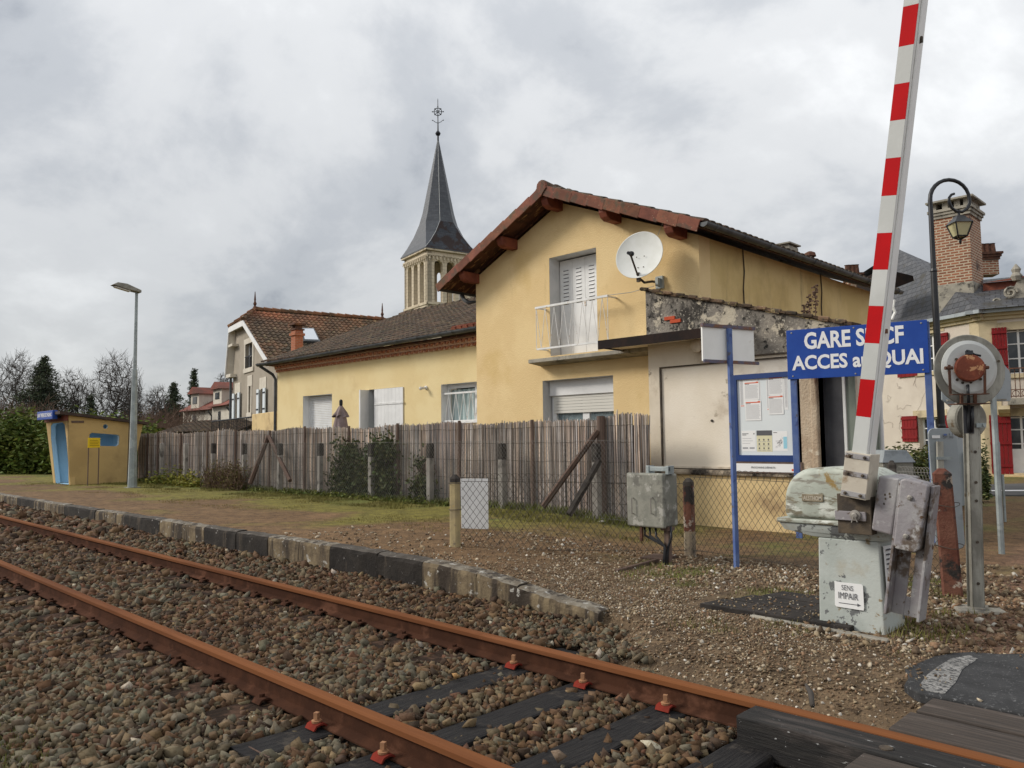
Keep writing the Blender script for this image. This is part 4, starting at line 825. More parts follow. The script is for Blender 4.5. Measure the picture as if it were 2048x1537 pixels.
# cornice of two rows of tile ends
C0 = MB(); ends = MB(); base_z = lz1
for r in range(2):
    z = base_z + r * .105; out_ = .07 + r * .09; C0.bb(LX0 - .05, LX1, LY - out_, LY + .2, z + .075, z + .105); n = int((LX1 - LX0) / .19)
    for i in range(n):
        x = LX0 + (i + .5 + .5 * (r % 2)) * (LX1 - LX0) / n
        if x > LX1 - .1: continue
        vs = []; ro, ri = .085, .062
        for yy in (LY - out_ - .005, LY + .02):
            for rr in (ro, ri):
                for k in range(7): t = math.pi * k / 6; vs.append((x + math.cos(t) * rr, yy, z + math.sin(t) * rr * .9))
        fs = [(k, k + 1, 8 + k, 7 + k) for k in range(6)] + [(k, k + 1, 15 + k, 14 + k) for k in range(6)] + [(7 + k, 8 + k, 22 + k, 21 + k) for k in range(6)]
        ends.add(vs, fs)
CO = C0.build('cornice', mat('cornice slab', (.78, .55, .38), (.68, .45, .3), 4, .9, .003, 40), LH); ends.build('cornice_tiles', mat('cornice terracotta', (.48, .20, .115), (.55, .28, .18), 6, .9, .003, 40), CO)
mb = MB(); mb.bb(LX0, LX1, LY - .02, LY + .15, base_z + .001, base_z + .07); mb.bb(LX0, LX1, LY - .10, LY + .15, base_z + .106, base_z + .179); mb.build('cornice_bed', mat('cornice cream', (.75, .55, .38), rough=.9), CO)
ez = base_z + .30; EY = LY - .36; rp1, rp2 = PY(790, 637, 16.8), PY(948, 600, 16.8); rz_ = (rp1.z + rp2.z) / 2
up = Vector((0, 16.8 - EY, rz_ - ez)); mb = MB(); tiles(mb, (LX0 - .3, EY, ez), (1, 0, 0), up, LX1 - LX0 + .28, up.length, .20, .33, .055, jitter=.012)
for i in range(30): k = random.uniform(.7, 1.2); mb.col((k, k, k)); x = LX0 - .3 + i * .36; mb.tube([(x, 16.82, rz_ + .02), (x + .4, 16.82, rz_ + .03)], [.10, .12], 8)
back = Vector((0, 3.5, -1.1)); mb.col((.8, .8, .8)); mb.ob((LX0 - .3, 16.82, rz_), (LX1 - LX0 + .28, 0, 0), back, (0, 0, .03))
LR = mb.build('roof', M['oldtile'], LH)
mb = MB()
for i in range(5): k = 1.4; mb.col((1.3, 1.0, .9)); x = LX1 - .10 - i * .2; mb.tube([(x, EY - .03, ez + .06), (x, EY + .25, ez + .13)], [.085, .08], 8)
mb.build('edge_tiles', M['terracotta'], LR)
mb = MB(); mb.bb(LX0 - .2, LX1, EY + .06, LY + .2, ez - .10, ez - .055); mb.build('eave_board', M['soffit'], LH)
mb = MB(); half_gutter(mb, [(LX1 - .02, EY - .07, ez + .03), (LX0 - .42, EY - .07, ez - .03)], .085); n = 14
for i in range(n): x = LX0 - .3 + (LX1 - LX0) * i / n; z = ez - .025 + .055 * i / n; mb.tube([(x, EY - .158, z + .005), (x, EY - .13, z - .062), (x, EY - .07, z - .089), (x, EY - .01, z - .062)], .008, 5)
mb.build('gutter', M['gutter'], LH)
mb = MB(); mb.tube([(LX0 - .3, EY - .07, ez - .1), (LX0 - .12, LY - .1, ez - .35), (LX0 - .08, LY - .02, ez - .5), (LX0 - .08, LY - .02, 0)], .045, 8); mb.build('downpipe', M['gutter'], LH)
# brick chimney on the low roof
ch = PY(594, 700, 14.6); chz = ez + (14.6 - EY) / (16.8 - EY) * (rz_ - ez); zt = PY(594, 648, 14.6).z; CW = .15
CHL = MB(); CHL.bb(ch.x - CW, ch.x + CW, 14.6 - .16, 14.6 + .16, chz - .3, zt - .25); CHL.bb(ch.x - CW - .05, ch.x + CW + .05, 14.39, 14.81, zt - .45, zt - .36); CH1 = CHL.build('chimney', M['brickorange'], LR)
mb = MB(); mb.bb(ch.x - CW - .04, ch.x + CW + .04, 14.40, 14.80, zt - .25, zt - .20)
for a in (-1, 1): mb.bb(ch.x + a * .1 - .04, ch.x + a * .1 + .04, 14.48, 14.72, zt - .20, zt - .07)
mb.bb(ch.x - CW - .1, ch.x + CW + .08, 14.36, 14.84, zt - .07, zt); mb.build('chimney_cap', M['rust'], CH1)

# ================================================================ station annex
AY = 10.9; AX0, AX1 = -7.575, -4.19; AYb = 11.75
AN = thing('station_annex', (-5.8, AY, 0), 'small cream station annex with a stained parapet and flat canopy against the tall yellow house', 'station building')
px0, px1 = PY(1318, 735, AY).x, -5.0; pz0, pz1 = .93, PY(1318, 735, AY).z
dxa, dxb = PY(1638, 800, AY).x, PY(1690, 800, AY).x
mb = MB(); mb.wall([(AX0, .90), (dxa - .02, .90), (dxa - .02, .3), (AX1, .3), (AX1, 2.60), (-5.73, 2.60), (-5.73, 3.0), (AX0, 3.0)], [rect(px0, -5.02, pz0, pz1), rect(dxa, dxb, .55, 2.45)], fy(AY), .22)
mb.build('wall', M['annex'], AN)
mb = MB(); mb.bb(px0 - .002, -5.0, AY + .035, AY + .2, pz0 - .002, pz1 + .002); PN = mb.build('wall_panel', M['annexpanel'], AN)
mb = MB(); p = PY(1424, 842, AY + .03); mb.lathe([(.022, 0), (.022, .01), (.008, .012)], p, (0, -1, 0), 12); mb.build('bolt', M['grime'], PN)
mb = MB(); mb.bb(px0, px0 + .025, AY + .006, AY + .034, pz0, pz1); mb.bb(px0 + .026, -5.03, AY + .006, AY + .034, pz1 - .02, pz1); mb.build('joint', M['grime'], PN)
mb = MB(); mb.bb(AX0, dxa - .03, AY - .002, AY + .22, -.2, .795); mb.bb(dxa - .029, AX1, AY - .001, AY + .22, -.2, .298); mb.build('wall_base', M['annexbase'], AN)
mb = MB(); mb.prism([(AX0, AY + .1, .80), (AX0, AY - .05, .80), (AX0, AY - .06, .83), (AX0, AY - .045, .875), (AX0, AY + .1, .90)], (dxa - .03 - AX0, 0, 0)); mb.build('sill', M['sill'], AN, bevel=.004)
mb = MB(); mb.bb(-5.0, dxa - .002, AY - .06, AY + .2, .88, 2.618); mb.bb(dxa - .10, dxa + .0, AY - .075, AY + .2, .88, 2.616); mb.build('pilaster', M['pilaster'], AN, bevel=.02)
mb = MB(); mb.bb(AX1 - .2, AX1, AY + .222, AYb, -.2, 2.9); mb.bb(AX0 + .6, AX1 - .2, AYb - .2, AYb - .002, -.2, 2.6); mb.build('side_wall', M['greengrey'], AN)
mb = MB(); mb.bb(dxb + .02, AX1 + .004, AY - .004, AY + .02, .5, 2.45); mb.build('painted_wall', M['greengrey'], AN)
DR = MB(); DR.bb(dxa + .03, dxb - .03, AY + .08, AY + .12, .6, 2.45); DRo = DR.build('door', M['doordark'], AN)
mb = MB(); mb.bb(dxb - .02, dxb + .015, AY - .03, AY + .14, .55, 2.45); mb.bb(dxa, dxb - .031, AY - .03, AY + .14, .53, .59); mb.build('door_frame', M['signback'], DRo)
mb = MB(); mb.tube([(AX1 - .12, AY - .02, .9), (AX1 - .1, AY - .05, .72), (AX1 - .12, AY - .02, .6)], .01, 6); mb.build('door_cable', M['black'], AN)
mb = MB(); mb.tube([(AX1 + .05, AYb - .06, 0), (AX1 + .05, AYb - .06, 2.7)], .03, 8); mb.build('downpipe', M['white'], AN)
# parapet with its sloping top
zl, zr = PY(1294, 582, AY).z, PY(1718, 652, AY).z
n = 26; top = [(AX0 - .0 + (AX1 - AX0) * i / n, zl + (zr - zl) * i / n + random.uniform(-.012, .012)) for i in range(n + 1)]
mb = MB(); mb.wall([(AX0, 3.042), (-5.72, 3.042), (-5.72, 2.622), (AX1, 2.622)] + top[::-1], [], fy(AY - .035), .22); PA = mb.build('parapet', M['parapet'], AN)
mb = MB(); mb.bb(-5.72, AX1, AY - .036, AY + .1, 2.602, 2.621); mb.build('painted_shadow_line', M['grime'], PA)  # dark strip painting in the shadow line under the parapet
mb = MB(); a = PY(1346, 640, AY - .035)
for dx_, dz_ in ((-.055, .03), (.055, -.03)): mb.box((a.x + dx_, AY - .045, a.z + dz_), (.20, .03, .058))
mb.build('exposed_brick', M['brickred'], PA, bevel=.004)
mb = MB(); n = 30
for i in range(n):
    x = AX0 - .06 + (AX1 - AX0 + .1) * i / n; z = zl + (zr - zl) * i / n + .0; k = random.uniform(.6, 1.9); mb.col((k, k * .95, k * .85)); L = (AX1 - AX0) / n
    mb.box((x + L / 2, AY + .06, z + random.uniform(.0, .02)), (L * 1.15, .30 + random.uniform(-.03, .03), random.uniform(.03, .055)), Matrix.Rotation(.27 + random.uniform(-.1, .1), 3, 'Y') @ Matrix.Rotation(random.uniform(-.12, .12), 3, 'Z'))
    if i % 2 == 0: mb.tube([(x, AY - .08, z + .03), (x + L * 1.3, AY - .08, z - L * .3 + .035)], [.035, .03], 6)
mb.build('coping_tiles', M['oldtile'], AN, bevel=.006)
mb = MB(); mb.prism([(AX0 + .1, AY + .2, zl - .12), (AX1 + .1, AY + .2, zr - .12), (AX1 + .1, AY + .2, zr - .2), (AX0 + .1, AY + .2, zl - .2)], (0, AYb - AY - .2, 0)); mb.build('roof', M['oldtile'], AN)
# canopy
CX0, CX1, CYf = -8.25, -5.75, 10.4
mb = MB(); mb.bb(CX0 + .01, CX1 - .01, CYf + .025, AY - .036, 2.945, 3.02); mb.bb(CX0 + .01, AX0 - .002, AY - .036, HY - .002, 2.945, 3.02); CN = mb.build('canopy', M['annexpanel'], AN)
mb = MB(); mb.bb(CX0, CX1, CYf, CYf + .024, 2.90, 3.05); mb.bb(CX0, CX0 + .009, CYf + .0245, HY - .003, 2.92, 3.05); mb.bb(CX0 + .01, CX1, CYf + .0245, AY - .037, 3.021, 3.04); mb.build('canopy_fascia', M['darkbrown'], CN)
p = PY(1396, 692, AY - .02); mb = MB(); mb.sphere((p.x, AY - .06, p.z), .11, 10, (1, .6, 1)); mb.build('bulkhead_lamp', M['annexpanel'], AN, smooth=True)
for i, (u, v, h) in enumerate(((1609, 640, .16), (1618, 637, .28), (1631, 634, .40))):
    q = PY(u, v - 8, AY + .02); mb = MB(); mb.tube([q - Vector((0, 0, .1)), q + Vector((.01, 0, h))], [.008, .004], 5)
    for k in range(int(h * 90)): t = random.random(); mb.box(q + Vector((.01 * t + random.uniform(-.03, .03), random.uniform(-.03, .03), h * t)), (.035, .012, .022), Matrix.Rotation(random.uniform(0, 3), 3, 'Z') @ Matrix.Rotation(random.uniform(-1, 1), 3, 'X'))
    tag(mb.build('weed', M['barkred']), ['short dry weed stalk on the parapet top', 'middle-height dry weed stalk on the parapet top', 'tallest dry weed stalk growing on the parapet top'][i], 'weed', 'dry weeds on the annex parapet')
# ================================================================ background buildings
AX = Vector((-.7041, .7101, 0)); RT = Vector((.7101, .7041, 0)); UP = Vector((0, 0, 1))   # horizontal view axis and its right
def frame_pt(o, e1, e2): return lambda a, b, z: o + e1 * a + e2 * b + UP * z
def clean(o): return Vector((o.x, o.y, 0))
# ---------------------------------------------------------------- church
cd = 80.0; C0p = clean(PD(855, 600, cd)); th = R(33)
fr = RT * math.cos(th) + AX * math.sin(th); fl = -RT * math.sin(th) + AX * math.cos(th)
TS = 5.5; cx_ = C0p + (fr + fl) * TS / 2
zc = lambda v: PL(873, v, cx_, AX).z
CHU = thing('church', C0p, 'stone church tower with arched bell openings and a tall slate spire, rising behind the roofs', 'church')
zt_, zw0 = PL(855, 499, C0p, AX).z, zc(622)
sides = [(C0p, fr, -fl), (C0p + fr * TS, fl, fr), (C0p + (fr + fl) * TS, -fr, fl), (C0p + fl * TS, -fl, -fr)]
mb = MB()
def arch(uc, w, z0, z1, n=8): return [(uc - w / 2, z0), (uc + w / 2, z0)] + [(uc + math.cos(t) * w / 2, z1 - w / 2 + math.sin(t) * w / 2) for t in [math.pi * k / n for k in range(n + 1)]]
for o, d, nn in sides:
    holes = [arch(uc * TS, .98, zw0 + .4, zc(534)) for uc in (.235, .5, .765)]
    mb.wall([(0.0, -3), (TS, -3), (TS, zt_), (0, zt_)], holes, lambda u, v, w, o=o, d=d, nn=nn: o + d * u + UP * v - nn * w, .5, back=True)
BODY = mb.build('tower_wall', M['stone'], CHU)
mb = MB()
for o, d, nn in sides:
    mb.ob(o - d * .12 + UP * (zt_ - .55) - nn * 0 + nn * .0, d * (TS + .24), nn * .14, UP * .14)
    mb.ob(o - d * .25 + UP * (zt_ - .06), d * (TS + .5), nn * .28, UP * .26)
    n = 13
    for i in range(n):
        u = (i + .5) * TS / n
        mb.ob(o + d * (u - .07) + UP * (zt_ - .95), d * .14, nn * .17, UP * .28); mb.ob(o + d * (u - .045) + UP * (zt_ - 1.14), d * .09, nn * .09, UP * .19)
        k = 5
        for j in range(k): t0, t1 = math.pi * j / k, math.pi * (j + 1) / k; mb.ob(o + d * (u + TS / n / 2 + math.cos(t0) * .15 - .03) + UP * (zt_ - .76 + math.sin(t0) * .15), d * .06, nn * .12, UP * .09)
    for uc in (.235, .5, .765):      # colonnettes and arch mouldings
        for s in (-1, 1):
            for e, ow in enumerate(()):
                p = o + d * (uc * TS + s * ow) + nn * .01 ; mb.tube([p + UP * (zw0 + .4), p + UP * (zc(534) - .45)], .035, 6); mb.box(p + UP * (zc(534) - .4), (.11, .11, .10))
        m = 0
        for j in range(m): t = math.pi * (j + .5) / m; mb.box(o + d * (uc * TS + math.cos(t) * .55) + nn * .0 + UP * (zc(532) - .43 + math.sin(t) * .55), (.10, .10, .10))
mb.build('tower_trim', M['stoneplain'], BODY)
mb = MB()
for o, d, nn in sides: mb.ob(o - d * .1 + UP * (zw0 + .1), d * (TS + .2), nn * .1, UP * .22)
mb.build('string_course', M['stoneplain'], BODY)
mb = MB(); hw = TS / 2 + .32; z0 = zt_ + .2; z1 = zc(452); z2 = zc(284); r1 = 1.92
crn = [cx_ + (fr * sx + fl * sy) * hw for sx, sy in ((-1, -1), (1, -1), (1, 1), (-1, 1))]
def octo(r, z):
    out = []
    for k in range(8):
        t = R(-112.5 + 45 * k - 22.5 + 22.5); t = R(-135 + 22.5 + 45 * k)
        out.append(cx_ + (fr * math.cos(t) + fl * math.sin(t)) * r / math.cos(R(22.5)) + UP * z)
    return out
def lerp_sq(f, z):       # between the square eave and the octagon
    o8 = octo(r1, z); res = []
    for k in range(8):
        c = crn[((k + 1) // 2) % 4] if True else None
        res.append((c + UP * z).lerp(o8[k], f))
    return res
# octagon vertex k lies beside square corner: k=7,0 -> corner 0; 1,2 -> corner 1; 3,4 -> 2; 5,6 -> 3
rings = []
for f, z in ((0, z0), (.33, z0 + (z1 - z0) * .25), (.70, z0 + (z1 - z0) * .60), (1, z1)):
    o8 = octo(r1, z); rings.append([(crn[((k + 1) % 8) // 2] + UP * z).lerp(o8[k], f) for k in range(8)])
for a, b in ((.82, .14), (.5, .5), (.06, 1.0)): rings.append(octo(r1 * a if b < 1 else .11, z1 + (z2 - z1) * b))
for i in range(len(rings) - 1):
    for k in range(8):
        q = [rings[i][k], rings[i][(k + 1) % 8], rings[i + 1][(k + 1) % 8], rings[i + 1][k]]
        mb.m = 1 if (i < 3 and k in (0,)) else 0
        uniq = []
        for p in q:
            if all((p - x).length > 1e-4 for x in uniq): uniq.append(p)
        if len(uniq) > 2: mb.face(uniq)
mb.m = 0; mb.ob(crn[0] + UP * (z0 - .09), fr * 2 * hw, fl * 2 * hw, UP * .085)
SP = mb.build('spire', [M['slate'], M['slatemoss']], CHU)
mb = MB(); tp = cx_ + UP * z2; zt = lambda v: zc(v) - z2
mb.lathe([(.12, -.3), (.10, .2), (.10, zt(272)), (.22, zt(271)), (.30, zt(267.5)), (.20, zt(264.5)), (.08, zt(262)), (.05, zt(240)), (.035, zt(200)), (.01, zt(197.5))], tp, (0, 0, 1), 10)
ccz = cx_ + UP * zc(224)
def ring(c, r, th_, n=20): mb.tube([c + (RT * math.cos(2 * math.pi * k / n) + UP * math.sin(2 * math.pi * k / n)) * r for k in range(n + 1)], th_, 5, cap=False)
ring(ccz, .42, .045); ring(ccz, .12, .04, 10)
for k in range(8): t = math.pi * k / 4; d_ = RT * math.cos(t) + UP * math.sin(t); mb.tube([ccz + d_ * .1, ccz + d_ * (.66 if k % 2 == 0 else .5)], .035, 4); mb.sphere(ccz + d_ * (.60 if k % 2 == 0 else .46), .07, 4)
for s in (-1, 1): mb.tube([cx_ + UP * zc(247), cx_ + RT * s * .3 + UP * zc(244.5), cx_ + RT * s * .55 + UP * zc(241)], .03, 4); mb.sphere(cx_ + RT * s * .6 + UP * zc(241), .06, 4)
mb.build('spire_cross', M['iron'], SP)
mb = MB(); e0 = rings[0][0]; mb.tube([rings[i][0] + (-AX) * .06 - fr * .02 for i in range(len(rings))], .018, 4); mb.build('lightning_cable', M['signback'], SP)
mb = MB(); mb.ob(C0p + fl * 1 + fr * 1 + UP * -3, fr * 3.3, fl * 3.3, UP * (zw0 + 3.1)); mb.build('bell_floor', M['stoneplain'], CHU)

# ---------------------------------------------------------------- grey house with the orange tile roof
gd = AX * -.839 + RT * .545; e1 = AX * .545 + RT * .839       # along the gable (towards us), along the ridge (away)
G0 = AX * 36 + RT * (-524 / 1560 * 36); GP = frame_pt(G0, e1, gd)
GH = thing('house', G0, 'grey rendered house with a clipped gable, white bargeboards and an orange brown tiled roof', 'house')
wall_poly = [(-3.4, -1), (4.1, -1), (4.1, 4.55), (-.3, 6.95), (-1.7, 7.5), (-3.0, 6.9), (-3.4, 5.0)]
gq = lambda u, v: (lambda p: ((p - G0).dot(gd), p.z))(PL(u, v, G0, e1))
aw0, aw1 = gq(491, 747), gq(506, 684)
holes = [rect(aw0[0], aw1[0], aw0[1] + .2, aw1[1])]
wl = [(472, 479.5, 852, 786), (497.5, 502.5, 826, 772), (522, 530.5, 830, 777)]
for a, b, c, d in wl: p, q = gq(a, c), gq(b, d); holes.append(rect(p[0], q[0], p[1], q[1]))
gm = lambda u, v, w: GP(w, u, v)
mb = MB(); mb.wall(wall_poly, holes, gm, .3); GW = mb.build('wall', M['greywall'], GH)
mb = MB(); mb.ob(GP(.302, 3.8, -1), gd * .3, e1 * 9.5, UP * 5.7); mb.ob(GP(.302, -3.4, -1), gd * .3, e1 * 9.5, UP * 5.9); mb.build('side_wall', M['greywall'], GH)
for i, h in enumerate(holes):
    a, b, c, d = h[0][0], h[1][0], h[0][1], h[2][1]
    wn_ = MB(); wn_.ob(GP(.2, a, c), gd * (b - a), e1 * .05, UP * (d - c)); wo = wn_.build('window', M['glass'], GH)
    mb = MB(); t = .16 if i else .2; y = -.03
    mb.ob(GP(y, a - t, c), gd * t, e1 * .04, UP * (d - c)); mb.ob(GP(y, b, c), gd * t, e1 * .04, UP * (d - c)); mb.ob(GP(y, a - t - .05, d), gd * (b - a + 2 * t + .1), e1 * .04, UP * (.5 if i else .25)); mb.build('stone_surround', M['paleheader'], wo); mb = MB(); mb.ob(GP(y - .03, a - t - .05, c - .2), gd * (b - a + 2 * t + .1), e1 * .07, UP * .2)
    mb.build('sill', M['paleheader'], wo)
    mb = MB(); m_ = (a + b) / 2; mb.ob(GP(.15, m_ - .03, c), gd * .06, e1 * .04, UP * (d - c)); mb.ob(GP(.15, a, (c + d) / 2), gd * (b - a), e1 * .04, UP * .05); mb.ob(GP(.14, a, c), gd * .06, e1 * .05, UP * (d - c)); mb.ob(GP(.14, b - .06, c), gd * .06, e1 * .05, UP * (d - c)); mb.build('frame', M['white'], wo)
    if i == 0:
        mb = MB()
        for k in range(5): mb.ob(GP(-.05, a + (b - a) * (k + .5) / 5, c), gd * .03, e1 * .03, UP * .55)
        mb.ob(GP(-.05, a, c + .53), gd * (b - a), e1 * .04, UP * .04); mb.build('window_guard', M['iron'], wo)
    if i in (1, 3):
        for s in (-1, 1):
            wd_ = (b - a) * .55; x0 = a - wd_ - .02 if s < 0 else b + .02; mb = MB(); mb.ob(GP(-.12, x0, c), gd * wd_, e1 * .05, UP * (d - c)); sh = mb.build('shutter', M['bluehouse'], GH)
            for zq in (.18, .8): mb = MB(); mb.ob(GP(-.14, x0, c + (d - c) * zq), gd * wd_, e1 * .02, UP * .06); mb.build('hinge', M['iron'], sh)
# roof: right slope, left slope, clipped ends
ov = -.30; RL0, RL1 = .6, 7.3
rzr = 7.85; s_ = .55; wr = -1.75
mb = MB(); upv = (gd * -1 + UP * s_).normalized(); L_ = (3.85 - wr) * math.sqrt(1 + s_ * s_)
eo = GP(ov, 3.85, rzr - s_ * (3.85 - wr)); W_ = 9.2
def clip_tiles(mb, o, u, v, W_, L_, tw, tl, fn):
    n = u.cross(v).normalized(); n = n if n.z > 0 else -n; nr = int(L_ / tl); nc = int(W_ / tw)
    for r in range(nr):
        for c in range(nc):
            if not fn((c + .5) * tw, (r + .5) * tl): continue
            k = random.uniform(.7, 1.3); hh = r / nr; mb.col((k * (.95 + .8 * hh ** 5 * (1.5 - 1.4 * c / nc)), k * (.95 + .2 * hh ** 5), k)); a = o + u * (c * tw) + v * (r * tl)
            mb.add([a + n * .05, a + u * (tw * .35) + n * .10, a + u * (tw * .7) + n * .045, a + u * tw + n * .05, a + v * tl + n * .02, a + v * tl + u * tw * .35 + n * .06, a + v * tl + u * tw * .7 + n * .01, a + v * tl + u * tw + n * .02, a, a + u * tw], [(0, 1, 5, 4), (1, 2, 6, 5), (2, 3, 7, 6), (0, 8, 9, 3, 2, 1)])
Ls = L_; cut = 1.45 * math.sqrt(1 + s_ * s_)
def inside(c, r):
    top = r - (Ls - cut)
    left = 0 if top < 0 else top / cut * (RL0 - ov)
    right = W_ if top < 0 else W_ - top / cut * (W_ - (RL1 - ov))
    return left - .1 < c < right + .1
clip_tiles(mb, eo, e1, upv, W_, L_, .24, .34, inside)
RA, RB_ = GP(RL0, wr, rzr), GP(RL1, wr, rzr); h0, h1 = GP(ov, wr + 1.4, rzr - s_ * 1.4), GP(ov, wr - 1.35, rzr - .77)
mb.col((1.1, .9, .85)); mb.face([h0, h1, RA]); mb.col((1, 1, 1)); k1, k2 = GP(ov + W_, wr + 1.4, rzr - s_ * 1.4), GP(ov + W_, wr - 1.35, rzr - .77); mb.face([k1, k2, RB_])
mb.face([eo - UP * .02, eo + e1 * W_ - UP * .02, k1 - UP * .02, RB_ - UP * .02, RA - UP * .02, h0 - UP * .02]); mb.face([RA, RB_, k2, h1]); mb.face([h1, k2, GP(ov + W_, -3.75, 4.9), GP(ov, -3.75, 4.9)])
for a, b in ((RA, RB_), (h0, RA), (h1, RA), (k1, RB_)):
    n = max(2, int((b - a).length / .4))
    for i in range(n): k = random.uniform(.9, 1.5); mb.col((k * 1.3, k, k * .9)); p, q = a.lerp(b, i / n), a.lerp(b, (i + 1.15) / n); mb.tube([p + UP * .06, q + UP * .03], [.12, .10], 6)
GR = mb.build('roof', M['greytile'], GH)
mb = MB()
for p in (RA, RB_): mb.lathe([(.16, 0), (.10, .12), (.05, .2), (.09, .3), (.04, .42), (.05, .5), (.015, .9)], p, (0, 0, 1), 8)
mb.build('ridge_finial', M['rust'], GR)
mb = MB(); dn = .26      # white bargeboards and soffits
def board(a, b): mb.add([a, b, b - UP * dn, a - UP * dn, a + e1 * .06, b + e1 * .06, b - UP * dn + e1 * .06, a - UP * dn + e1 * .06], [(0, 1, 2, 3), (4, 5, 6, 7), (0, 1, 5, 4), (2, 3, 7, 6), (0, 3, 7, 4), (1, 2, 6, 5)])
sh_ = e1 * -.03
board(h0 + sh_, eo + sh_ + UP * .04); board(h1 + sh_, h0 + sh_); board(h1 + sh_, GP(ov, -3.75, 4.9) + sh_)
BBD = mb.build('bargeboard', M['white'], GH)
mb = MB(); ins = .95
mb.face([h1 - UP * .16, GP(ov, -3.75, 4.8), GP(ov + ins, -3.3, 4.8), GP(ov + ins, -2.9, 6.9)]); mb.face([h0 - UP * .16, h1 - UP * .16, GP(ov + ins, -2.9, 6.95), GP(ov + ins, wr + 1.4, 6.95)]); mb.face([h0 - UP * .16, eo - UP * .14, eo + e1 * ins - UP * .14, h0 + e1 * ins - UP * .1]); mb.build('soffit', M['paleheader'], BBD)
mb = MB(); mb.ob(GP(ov, -3.6, 4.6), gd * .9, e1 * .5, UP * .16); mb.build('eave_bracket', M['paleheader'], BBD); mb = MB(); mb.ob(GP(ov, -3.2, 6.1), gd * .8, e1 * .4, UP * .12); mb.build('eave_bracket', M['paleheader'], BBD)
mb = MB(); mb.tube([GP(-.1, -3.45, 4.7), GP(-.1, -3.45, -1)], .06, 6); mb.build('downpipe', M['gutter'], GH)
# roof window
nr_ = (UP * 1 + gd * s_).normalized(); mb = MB(); mg = MB()
q = [PL(u, v, eo + nr_ * .16, nr_) for u, v in ((607, 682), (641, 683), (628, 656), (602, 656))]; cq = sum(q, Vector()) / 4
mb.prism(q, nr_ * -.14); RWn = mb.build('roof_window', M['gutter'], GR); mg.face([cq + (p - cq) * .82 + nr_ * .02 for p in q]); mg.build('pane', mat('sky glass', (.55, .58, .62), rough=.08, metal=.9), RWn)
# terrace rail, block and shed
mb = MB(); TP = [PL(u, v, G0 - e1 * 2.2, e1) for u, v in ((424, 846), (502, 832))]; a, b = TP; b.z = a.z = (a.z + b.z) / 2
mb.tube([a, b], .03, 5); mb.tube([a - UP * .75, b - UP * .75], .025, 5); n = 22
for i in range(n + 1): p = a.lerp(b, i / n); mb.tube([p, p - UP * (1.0 if i % 5 == 0 else .75)], .022 if i % 5 == 0 else .009, 4)
tag(mb.build('terrace_railing', M['iron']), 'black iron terrace railing in front of the grey house', 'railing')
p0, p1 = PL(504, 829, G0 - e1 * 2.2, e1), PL(552, 829, G0 - e1 * 2.2, e1); mb = MB(); mb.ob(Vector((p0.x, p0.y, -.5)), gd * (p1 - p0).dot(gd), e1 * 2.0, UP * (p0.z + .5)); tag(mb.build('terrace_wall', M['annexbase'], bevel=.02), 'stained ochre block at the end of the terrace railing', 'wall')
SHd = thing('shed', PD(400, 860, 33), 'low shed with a brown tiled roof behind the reed fence, left of the grey house', 'shed')
mb = MB(); q = [PD(312, 868, 33), PD(360, 845, 37), PD(468, 832, 37), PD(405, 865, 33)]; u_ = (q[3] - q[0]); v_ = (q[1] - q[0]); nn = u_.normalized().cross(v_.normalized())
tiles(mb, q[0], u_, v_ - u_.normalized() * v_.dot(u_.normalized()), u_.length + 1.5, v_.length, .22, .4, .06); mb.build('roof', M['oldtile'], SHd)
mb = MB(); mb.prism([q[0] - UP * .1, q[3] - UP * .1, q[2] - UP * .15, q[1] - UP * .15], UP * -2.5); mb.build('wall', M['paleheader'], SHd)
